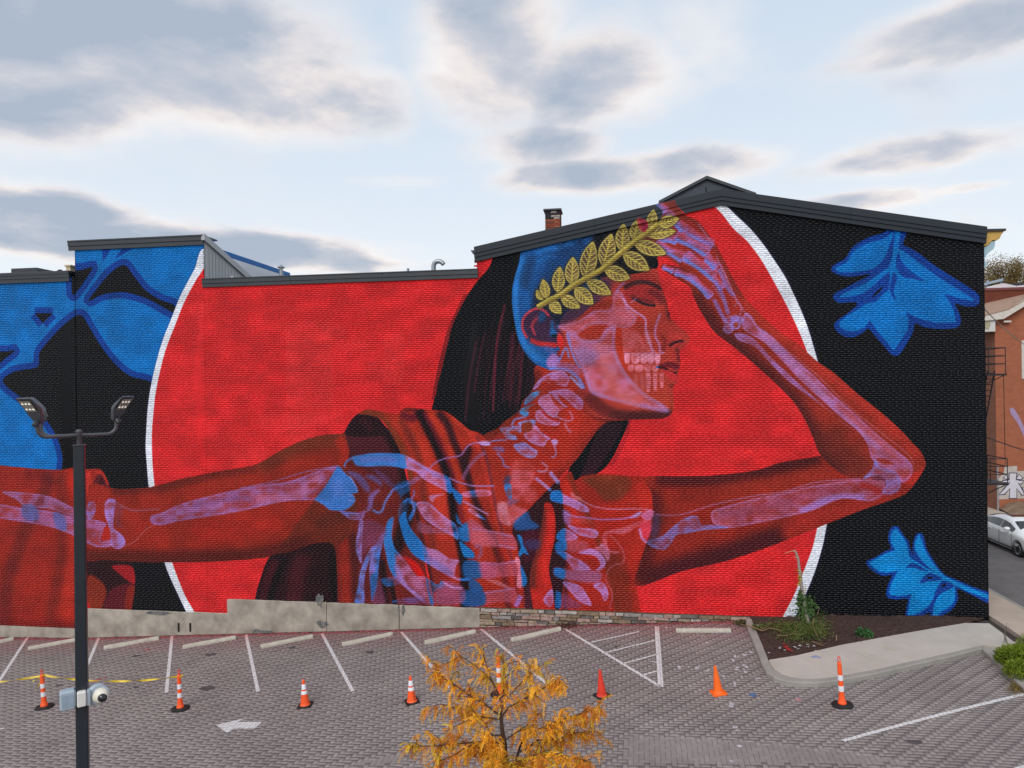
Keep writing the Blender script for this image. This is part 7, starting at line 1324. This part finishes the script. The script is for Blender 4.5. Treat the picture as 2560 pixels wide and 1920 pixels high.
# ---------------------------------------------------------------- house across the street
def brick_tex(name, c1, c2, mortar, sc=1.0, rough=.9):
    m = mat(name, c1, rough, .2, 2.5, .2, detail=8); t = m.node_tree; b = t.nodes['Principled BSDF']; Lk = t.links.new
    geo = t.nodes.new('ShaderNodeNewGeometry'); sp = t.nodes.new('ShaderNodeSeparateXYZ'); Lk(geo.outputs['Position'], sp.inputs[0]); ad = t.nodes.new('ShaderNodeMath'); ad.operation = 'ADD'; Lk(sp.outputs[0], ad.inputs[0]); Lk(sp.outputs[1], ad.inputs[1])
    cb = t.nodes.new('ShaderNodeCombineXYZ'); Lk(ad.outputs[0], cb.inputs[0]); Lk(sp.outputs[2], cb.inputs[1])
    bt = t.nodes.new('ShaderNodeTexBrick'); Lk(cb.outputs[0], bt.inputs[0]); bt.inputs['Scale'].default_value = 1; bt.inputs['Brick Width'].default_value = .21*sc; bt.inputs['Row Height'].default_value = .072*sc; bt.inputs['Mortar Size'].default_value = .007*sc; bt.inputs['Color1'].default_value = (*c1, 1); bt.inputs['Color2'].default_value = (*c2, 1); bt.inputs['Mortar'].default_value = (*mortar, 1)
    src = b.inputs['Base Color'].links[0].from_socket; mx = t.nodes.new('ShaderNodeMix'); mx.data_type = 'RGBA'; mx.inputs[0].default_value = .6; Lk(src, mx.inputs[6]); Lk(bt.outputs[0], mx.inputs[7]); Lk(mx.outputs[2], b.inputs['Base Color'])
    bp_ = t.nodes.new('ShaderNodeBump'); bp_.inputs['Strength'].default_value = .4; bp_.inputs['Distance'].default_value = .01; Lk(bt.outputs['Fac'], bp_.inputs['Height']); bp_.invert = True; Lk(bp_.outputs[0], b.inputs['Normal']); return m
M_HB = brick_tex('orange_brick', lin(170, 100, 72), lin(146, 80, 58), lin(150, 122, 104)); M_HB2 = brick_tex('street_brick', lin(140, 88, 68), lin(116, 70, 54), lin(156, 132, 116), 1.6); M_RB2 = brick_tex('rear_brick', lin(120, 62, 46), lin(92, 48, 38), lin(108, 78, 66), 1.5)
M_WHT = mat('white_trim', lin(206, 200, 192), .7, .08, 4); M_SHG = mat('brown_shingle', lin(158, 130, 112), .9, .1, 3, .2, 0, .5, 30, stretch=(1, 1, 6))
zg2 = gz(13, 0)
hs = empty('brick_house'); tag(hs, 'orange brick house across the street with graffiti low on its side wall', 'house')
def HP(px, py, Y=None): p = wall_pt(px, py, YB if Y is None else Y); return float(p[0]), float(p[2])
ze = HP(2483, 797)[1]; xr, zr2 = HP(2700, 680); slope = (HP(2560, 765)[1]-HP(2508, 797)[1])/(HP(2560, 765)[0]-HP(2508, 797)[0])
xk, zk = HP(2508, 797); xrd = fx0+6.5; zrd = zk+slope*(xrd-xk)
sw_ = MB().slab([(fx0, zg2-.3), (fx0+13, zg2-.3), (fx0+13, zk-.02), (xrd, zrd-.02), (xk, zk-.02), (fx0, ze-.02)], YB, YB+.3).build('side_wall', M_HB, hs)
MB().box(fx0-.004, fx0+.2, YB+.004, YB+20, zg2-.3, ze-.02).build('street_wall', M_HB2, hs)
rk = [HP(x, y, YB-.35) for x, y in ((2452, 803), (2508, 797.5), (2560, 765), (2560, 750), (2520, 773), (2452, 791))]
e1 = (xrd, rk[2][1]+slope*(xrd-rk[2][0])); e2 = (xrd, rk[3][1]+slope*(xrd-rk[3][0]))
MB().slab([rk[0], rk[1], e1, e2, rk[4], rk[5]], YB-.42, YB-.35).build('rake_board', M_WHT, hs)
def roofp(P_, y0, y1, th, m, name): 
    mb = MB(); n = len(P_); mb.add([(x, y0, z) for x, z in P_]+[(x, y1, z) for x, z in P_]+[(x, y0, z-th) for x, z in P_]+[(x, y1, z-th) for x, z in P_], [(i, i+1, n+i+1, n+i) for i in range(n-1)]+[(2*n+i+1, 2*n+i, 3*n+i, 3*n+i+1) for i in range(n-1)]+[(0, n, 3*n, 2*n), (n-1, 3*n-1, 4*n-1, 2*n-1)]+[(i, 2*n+i, 2*n+i+1, i+1) for i in range(n-1)]); return mb.build(name, m, hs)
YK = YB+3.0; fr = [(rk[5][0], rk[5][1]+.02), (rk[4][0], rk[4][1]+.02), (rk[3][0], rk[3][1]+.02), (e2[0], e2[1]+.02)]; bkp = [HP(x, y, YK) for x, y in ((2440, 763), (2520, 745), (2560, 736), (2740, 690))]
mb = MB(); mb.add([(x, YB-.43, z) for x, z in fr]+[(x, YK, z) for x, z in bkp]+[(x, YB-.43, z-.06) for x, z in fr]+[(x, YK, z-.06) for x, z in bkp], [(i, i+1, 5+i, 4+i) for i in range(3)]+[(9+i, 8+i, 12+i, 13+i) for i in range(3)]+[(0, 4, 12, 8), (3, 11, 15, 7)]+[(i, 8+i, 9+i, i+1) for i in range(3)]); mb.build('roof', M_SHG, hs)
x0, z0 = HP(2455, 830); x1, z1 = HP(2481, 796); MB().box(x0, x1, YB-.30, YB+1.2, z0, z1-.02).build('boxed_eave', mat('white_board', lin(206, 204, 200), .6, .06, 4), hs)
x0, z1 = HP(2459, 797, YB-.36); x1, z0 = HP(2477, 812, YB-.36); mb = MB(); mb.slab([(x0, z0-.1), (x1-.1, z0-.25), (x1, z0), (x1, z1-.03), (x0, z1-.03)], YB-.33, YB-.30); mb.build('boarding', mat('tan_board', lin(170, 162, 136), .8), hs)
for (xa, ya, xb, yb2) in ((2554, 948, 2640, 850),):
    x0, z0 = HP(xa, ya); x1, z1 = HP(xb, yb2); wdw = MB().cbox(x0, x1, YB-.06, YB+.05, z0, z1, .02).build('window', M_WHT, hs); MB().box(x0+.25, x1-.25, YB-.067, YB-.06, z0+.3, z1-.3).build('pane', mat('pale_board', lin(196, 202, 208), .3, .05, 5, .5), wdw)
for (xa, ya, xb, yb2) in ((2461, 992, 2470, 978), (2463, 1124, 2471, 1112), (2460, 852, 2469, 846)):
    x0, z0 = HP(xa, ya, YB+2); x1, z1 = HP(xb, yb2, YB+2); MB().box(fx0-.12, fx0+.02, YB+2, YB+3.0, z0, z1).build('window_sill', M_WHT, hs)
bar('downspout', [(fx0+.02, YB-.06, zg2-.1), (fx0+.02, YB-.06, zg2+2.6)], .05, hs, mat('zinc_pipe', lin(148, 150, 152), .5))
p0, p1 = HP(2504, 807), HP(2522, 802); MB().box(p0[0], p1[0], YB-.25, YB, p0[1], p0[1]+.1).build('light_fitting', M_WHT, hs)
# graffiti patches: flat paint on the side wall
M_GW, M_GP, M_GO, M_GL = mat('greyed_whitewash', lin(186, 178, 172), .9, .12, 5), mat('graffiti_pale', lin(206, 204, 214), .8, .06, 5), mat('graffiti_outline', lin(72, 62, 86), .8), mat('lilac_spray', lin(164, 140, 176), .8, .1, 5)
K6 = (2360, 1160, 5.53)
def gpoly(pts, off, m, name, grow=0.0, crop=K6):
    P_ = [HP(crop[0]+x/crop[2], crop[1]+y/crop[2]) for x, y in pts]
    if sum(P_[i][0]*P_[(i+1) % len(P_)][1]-P_[(i+1) % len(P_)][0]*P_[i][1] for i in range(len(P_))) < 0: P_ = P_[::-1]
    if grow:
        cx = sum(p[0] for p in P_)/len(P_); n = len(P_); Q = []
        for i in range(n):
            a, b, c = Vector(P_[i-1]), Vector(P_[i]), Vector(P_[(i+1) % n]); e = ((b-a).normalized()+(c-b).normalized()); e = e.normalized() if e.length > 1e-6 else (b-a).normalized(); Q.append(tuple(b+Vector((e.y, -e.x))*grow))
        P_ = Q
    A = sum(P_[i][0]*P_[(i+1) % len(P_)][1]-P_[(i+1) % len(P_)][0]*P_[i][1] for i in range(len(P_)))
    if A < 0: P_ = P_[::-1]
    return MB().slab(P_, YB-off, YB-off+.002).build(name, m, hs)
gpoly([(745, 200), (800, 150), (830, 100), (835, 40), (1010, 25), (1010, 100), (1200, 90), (1200, 470), (745, 490)], .006, M_GW, 'whitewash_patch')
fig = [(905, 130), (905, 225), (815, 235), (810, 247), (918, 252), (840, 340), (765, 420), (830, 412), (915, 330), (905, 470), (1000, 470), (1000, 330), (1080, 425), (1106, 420), (1060, 330), (1020, 260), (1070, 270), (1095, 230), (1050, 235), (990, 218), (1000, 130)]
gpoly(fig, .010, M_GO, 'graffiti_outline', .07); gpoly(fig, .014, M_GP, 'graffiti_figure')
for t_ in ([(825, 190), (885, 215), (870, 150)], [(1000, 205), (1060, 212), (1085, 190), (1035, 150)], [(1085, 330), (1150, 400), (1150, 310)]): gpoly(t_, .010, M_GO, 'graffiti_outline', .06); gpoly(t_, .014, M_GP, 'graffiti_figure')
gpoly([(905, 890), (960, 880), (1040, 1010), (1130, 1200), (1200, 1400), (1130, 1330), (1020, 1100), (920, 960)], .008, M_GL, 'spray_mark', 0, (2360, 860, 5.53))
# bank of earth and rubble below the wall
bk = MB(); nx, ny = 26, 12; xa, xb = fx0+.05, fx0+13; V = []
for j in range(ny+1):
    for i in range(nx+1):
        x = xa+(xb-xa)*i/nx; y = YB-4.2+4.2*j/ny; t = j/ny; V.append((x, y, zg2+.02+(.62+.12*math.sin(x*1.3))*t**1.6*min(1, (x-xa)*1.2+.25)+random.uniform(-.05, .05)*(.3+t)))
bk.add(V, [(j*(nx+1)+i, j*(nx+1)+i+1, (j+1)*(nx+1)+i+1, (j+1)*(nx+1)+i) for j in range(ny) for i in range(nx)])
tag(bk.build('earth_bank', mat('earth_bank', lin(112, 92, 76), .95, .35, 2.5, .1, 0, .8, 10, detail=9, col2=lin(146, 124, 104))), kind='structure')
plant_g = Leaves()
for _ in range(700):
    x = fx0+.2+rd.random()*8; y = YB-3.6+rd.random()*1.6; plant_g.quad(Vector((x, y, zg2+.1)), Vector((rd.gauss(0, .4), rd.gauss(0, .4), 1)), rv(), rd.uniform(.1, .28), .04, rd.random())
tag(plant_g.build('bank_grass', leaf_mat('bank_grass', lin(92, 98, 56), lin(124, 118, 70))), 'rough grass on the earth bank below the graffiti', 'grass', kind='stuff')
# ---- brick building further back, with roof clutter
YR = YB+3.1
rb_ = empty('rear_brick_building'); tag(rb_, 'dark brick building with a maroon parapet behind the shingle roof', 'building')
def RP(px, py): p = wall_pt(px, py, YR); return float(p[0]), float(p[2])
xl, zt1 = RP(2430, 724); xh, zt2 = RP(2800, 706); zt1 = RP(2510, 719)[1]
MB().box(xl, xh, YR, YR+14, zg2-.3, zt1-.18).build('wall', M_RB2, rb_); MB().cbox(xl-.05, xh, YR-.06, YR+.4, zt1-.18, zt1, .02).build('coping', mat('maroon_coping', lin(112, 62, 60), .5, .1, 4, .4), rb_)
MB().box(xl, xh, YR+.4, YR+14, zt1-.30, zt1-.2).build('roof', M_ROOF, rb_)
def clutter(a, b, dy, m, name, top=None):
    x0, z0 = RP(*a); x1, z1 = RP(*b); MB().cbox(x0, x1, YR+.6+dy, YR+1.6+dy, z0, z1, .03).build(name, m, rb_)
M_DK = mat('dark_unit', lin(46, 48, 58), .6, .1, 5); M_TARP = mat('white_tarp', lin(214, 208, 212), .6, .08, 4); M_LOUV = mat('blue_grey_metal', lin(150, 168, 180), .4, .08, 5, .5)
clutter((2456, 718), (2474, 705), 0, M_DK, 'roof_unit'); clutter((2532, 711), (2620, 699), .8, M_DK, 'roof_unit')
tarp = MB(); pts = [RP(x, y) for x, y in ((2486, 717), (2500, 709), (2520, 705), (2540, 709), (2552, 712), (2600, 706), (2640, 716))]; tarp.slab(pts, YR+.5, YR+1.4); tarp.build('tarpaulin', M_TARP, rb_)
lv_ = MB(); pts = [RP(x, y) for x, y in ((2512, 700), (2516, 694), (2553, 683), (2553, 690))]; lv_.slab(pts, YR+2, YR+4); lv_.build('roof_shelter', M_LOUV, rb_)
for px in (2517, 2552): a_ = RP(px, 698); MB().box(a_[0]-.05, a_[0]+.05, YR+2.2, YR+2.3, zt1-.3, a_[1]+.25).build('shelter_post', M_LOUV, rb_)
# ---- autumn tree behind
YT2 = YR+24; at_ = empty('autumn_tree'); tag(at_, 'thin leaved autumn tree showing above the rear brick parapet', 'tree')
lf = Leaves(); bt_ = MB(); c0 = wall_pt(2520, 760, YT2); tr0 = Vector((c0[0], YT2, zg2)); bt_.tube([tr0, Vector((c0[0], YT2, c0[2]-1))], [.35, .25], 8)
for k in range(64):
    px = rd.uniform(2440, 2640); top = 692-28*math.sin((px-2430)/60.0)**2-rd.uniform(0, 22); py = rd.uniform(top, 735); c = Vector(wall_pt(px, py, YT2+rd.uniform(-2, 2)))
    bt_.tube([Vector((c0[0]+rd.uniform(-1, 1), YT2, c0[2]-.5)), c.lerp(Vector((c0[0], YT2, c0[2])), .4)+Vector((0, 0, .4)), c], [.09, .05, .02], 5)
    for _ in range(300): q = rv(.46); lf.quad(c+q, rv(), rv(), rd.uniform(.08, .17), rd.uniform(.05, .10), rd.random())
bt_.build('trunk', M_BARK, at_); tag(lf.build('crown', leaf_mat('autumn_leaf', lin(104, 88, 44), lin(150, 128, 80), 1, .4), at_), kind='stuff')
# cables
cb1 = MB(); a_ = wall_pt(2461, 772, 2.0); b_ = wall_pt(2600, 878, YB-1.0); cb1.tube([tuple(np.array(a_)+(np.array(b_)-np.array(a_))*t-np.array((0, 0, .25*4*t*(1-t)))) for t in np.linspace(0, 1, 12)], .018, 5); tag(cb1.build('overhead_cable', mat('grey_cable', lin(150, 140, 134), .6)), 'pale cable slanting down across the orange brick house', 'cable')
cb2 = MB(); a_ = wall_pt(2464, 1092, 1.0); b_ = wall_pt(2640, 1142, YB-1.0); cb2.tube([tuple(np.array(a_)+(np.array(b_)-np.array(a_))*t-np.array((0, 0, .1*4*t*(1-t)))) for t in np.linspace(0, 1, 12)], .022, 5); tag(cb2.build('overhead_cable', mat('dark_cable', lin(56, 42, 46), .6)), 'dark cable leaving the foot of the fire escape ladder', 'cable')
# ---------------------------------------------------------------- parked white saloon car
pr_ = at_z(2470, 1356, zg2); pf_ = at_z(2544, 1392, zg2); hd = Vector((pf_[0]-pr_[0], pf_[1]-pr_[1])); ang = math.atan2(hd.y, hd.x); WB = 2.82
ang = -math.pi/2                                                     # parallel to the kerb
car = empty('white_car', (float(pf_[0])+.90, float(pf_[1])+1.42, zg2), ang); tag(car, 'white saloon car with dark glass and a sunroof on the side street', 'car')
M_CW = mat('pearl_white_paint', lin(240, 241, 243), .22, .02, 2, .6); M_GLS = mat('car_glass', (.018, .02, .024), .06, .02, 5, .7); M_TYR = mat('tyre', (.02, .02, .021), .8, .2, 20); M_RIM = mat('alloy', lin(176, 178, 184), .3, .05, 10, .6, .7); M_TRM = mat('black_trim', (.02, .02, .022), .4)
ST = [(-2.47, .70, .36, .74, .78, .60), (-2.36, .85, .26, .93, 1.00, .66), (-1.85, .905, .20, .99, 1.10, .66), (-1.05, .92, .19, .985, 1.38, .585), (-.45, .92, .19, .965, 1.465, .60), (.10, .92, .19, .95, 1.455, .60), (.50, .92, .19, .94, 1.37, .59), (1.28, .915, .20, .93, 1.00, .70), (1.95, .89, .22, .84, .90, .68), (2.32, .80, .26, .70, .74, .60), (2.44, .62, .32, .58, .60, .50)]
def sec(s, e=0.0):
    x, hw, z0, zb, zr_, rw = s; pts = [(hw*.82, z0), (hw*.985, z0+.10), (hw, z0+.32), (hw*.985, zb-.10), (hw*.955, zb), (rw+(hw*.955-rw)*.10, zr_-(zr_-zb)*.12), (rw*.9, zr_-.006), (rw*.45, zr_+.016)]
    R2 = [(x, -y, z) for y, z in pts]; L2 = [(x, y, z) for y, z in pts[::-1]]; return R2+L2
mb = MB(); V = []
for s in ST: V += sec(s)
n = 16; mb.add(V, [(i*n+j, i*n+n+j, i*n+n+(j+1) % n, i*n+(j+1) % n) for i in range(len(ST)-1) for j in range(n)]+[tuple(range(n)), tuple((len(ST)-1)*n+j for j in range(n-1, -1, -1))])
bo = mb.build('body', M_CW, car, True); sub = bo.modifiers.new('smooth', 'SUBSURF'); sub.levels = 1; sub.render_levels = 2
def ip(x):
    for a, b in zip(ST, ST[1:]):
        if a[0] <= x <= b[0]: t = (x-a[0])/(b[0]-a[0]); return tuple(p+(q-p)*t for p, q in zip(a, b))
for sgn in (-1, 1):
    for x0, x1 in ((-1.62, -.98), (-.94, -.03), (.02, .98)):
        g = MB(); xs3 = np.linspace(x0, x1, 7); V = []
        for x in xs3:
            s = ip(x); hb = s[1]*.955; k0, k1 = .14, .80
            yb_ = hb+(s[5]+(hb-s[5])*.10-hb)*k0; yt = hb+(s[5]+(hb-s[5])*.10-hb)*k1
            z_b = s[3]+(s[4]-s[3])*.88*k0; z_t = s[3]+(s[4]-s[3])*.88*k1; V += [(x, sgn*(yb_+.012), z_b), (x, sgn*(yt+.012), z_t)]
        g.add(V, [(2*i, 2*i+2, 2*i+3, 2*i+1) if sgn < 0 else (2*i, 2*i+1, 2*i+3, 2*i+2) for i in range(6)]); g.build('side_window', M_GLS, car, True)
for name, xa, xb in (('windscreen', .58, 1.22), ('rear_window', -1.78, -1.12)):
    g = MB(); V = []
    for x in np.linspace(xa, xb, 6):
        s = ip(x); rw = s[5]*.92; zz_ = s[4]+.022; V += [(x, -rw, zz_-.012), (x, 0, zz_+.012), (x, rw, zz_-.012)]
    g.add(V, [(3*i+j, 3*i+3+j, 3*i+4+j, 3*i+1+j) for i in range(5) for j in range(2)]); g.build(name, M_GLS, car, True)
g = MB(); V = []
for x in np.linspace(-.62, .12, 4): s = ip(x); V += [(x, -.42, s[4]+.018), (x, .42, s[4]+.018)]
g.add(V, [(2*i, 2*i+2, 2*i+3, 2*i+1) for i in range(3)]); g.build('sunroof', M_GLS, car, True)
def wheel(x, sgn):
    w_ = empty('wheel', (x, sgn*.80, .335), 0, car); a = MB(); prf = [(.20, -.10), (.30, -.11), (.333, -.085), (.335, 0), (.333, .085), (.30, .11), (.20, .10)]
    def ly(mb): mb.v = [(p[0], p[2]*sgn, p[1]) for p in mb.v]; return mb
    ly(MB().lathe(prf, 28)).build('tyre', M_TYR, w_, True); ly(MB().lathe([(.205, .0), (.235, .095), (.225, .112), (.21, .10)], 28, caps=False)).build('rim', M_RIM, w_, True); ly(MB().lathe([(.0, .085), (.045, .09), (.05, .08)], 14, caps=False)).build('hub_cap', M_RIM, w_)
    for k in range(10):
        t = 2*math.pi*k/10; c, s = math.cos(t), math.sin(t); q = MB(); q.add([(.03*c-.018*s, .03*s+.018*c, .085), (.03*c+.018*s, .03*s-.018*c, .085), (.215*c+.024*s, .215*s-.024*c, .108), (.215*c-.024*s, .215*s+.024*c, .108)], [(0, 1, 2, 3)]); ly(q).build('spoke', M_RIM, w_)
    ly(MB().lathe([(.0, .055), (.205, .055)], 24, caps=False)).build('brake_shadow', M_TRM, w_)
    ar_ = MB(); ar_.lathe([(.375, .102), (.375, .116), (.34, .116), (.34, .102)], 28, caps=False); ly(ar_).build('arch_trim', M_TRM, w_)
for x in (-1.40, 1.42):
    for s in (-1, 1): wheel(x, s)
for sgn in (-1, 1):
    m2 = MB(); m2.cbox(.74, .93, .0, .22, 0, .14, .05); m2.v = [(x, sgn*(.90+y), z+1.0) for x, y, z in m2.v]; m2.build('mirror', M_CW, car, True)
    for x in (-1.0, .0, .98):
        s = ip(x); MB().box(x-.006, x+.006, sgn*s[1]*1.0-.004, sgn*s[1]*1.0+.004, .32, s[3]-.06).build('door_seam', M_TRM, car)
    for x in (-.88, .14): MB().cbox(x, x+.2, sgn*.925-.012, sgn*.925+.014, .80, .835, .008).build('door_handle', M_CW, car)
    h = MB(); h.cbox(1.98, 2.26, sgn*.66-.12, sgn*.66+.14, .62, .75, .04); h.build('headlight', mat('headlight_lens', lin(150, 156, 164), .1, .1, 10, .6), car, True)
    MB().box(-1.0, 1.0, sgn*.925-.006, sgn*.925+.008, .22, .26).build('sill_trim', M_RIM, car)
    t_ = MB(); t_.cbox(-2.44, -2.2, sgn*.70-.12, sgn*.70+.12, .74, .88, .03); t_.build('tail_light', mat('tail_light', lin(150, 26, 30), .2), car, True)
MB().box(2.38, 2.47, -.45, .45, .36, .56).build('grille', M_TRM, car)
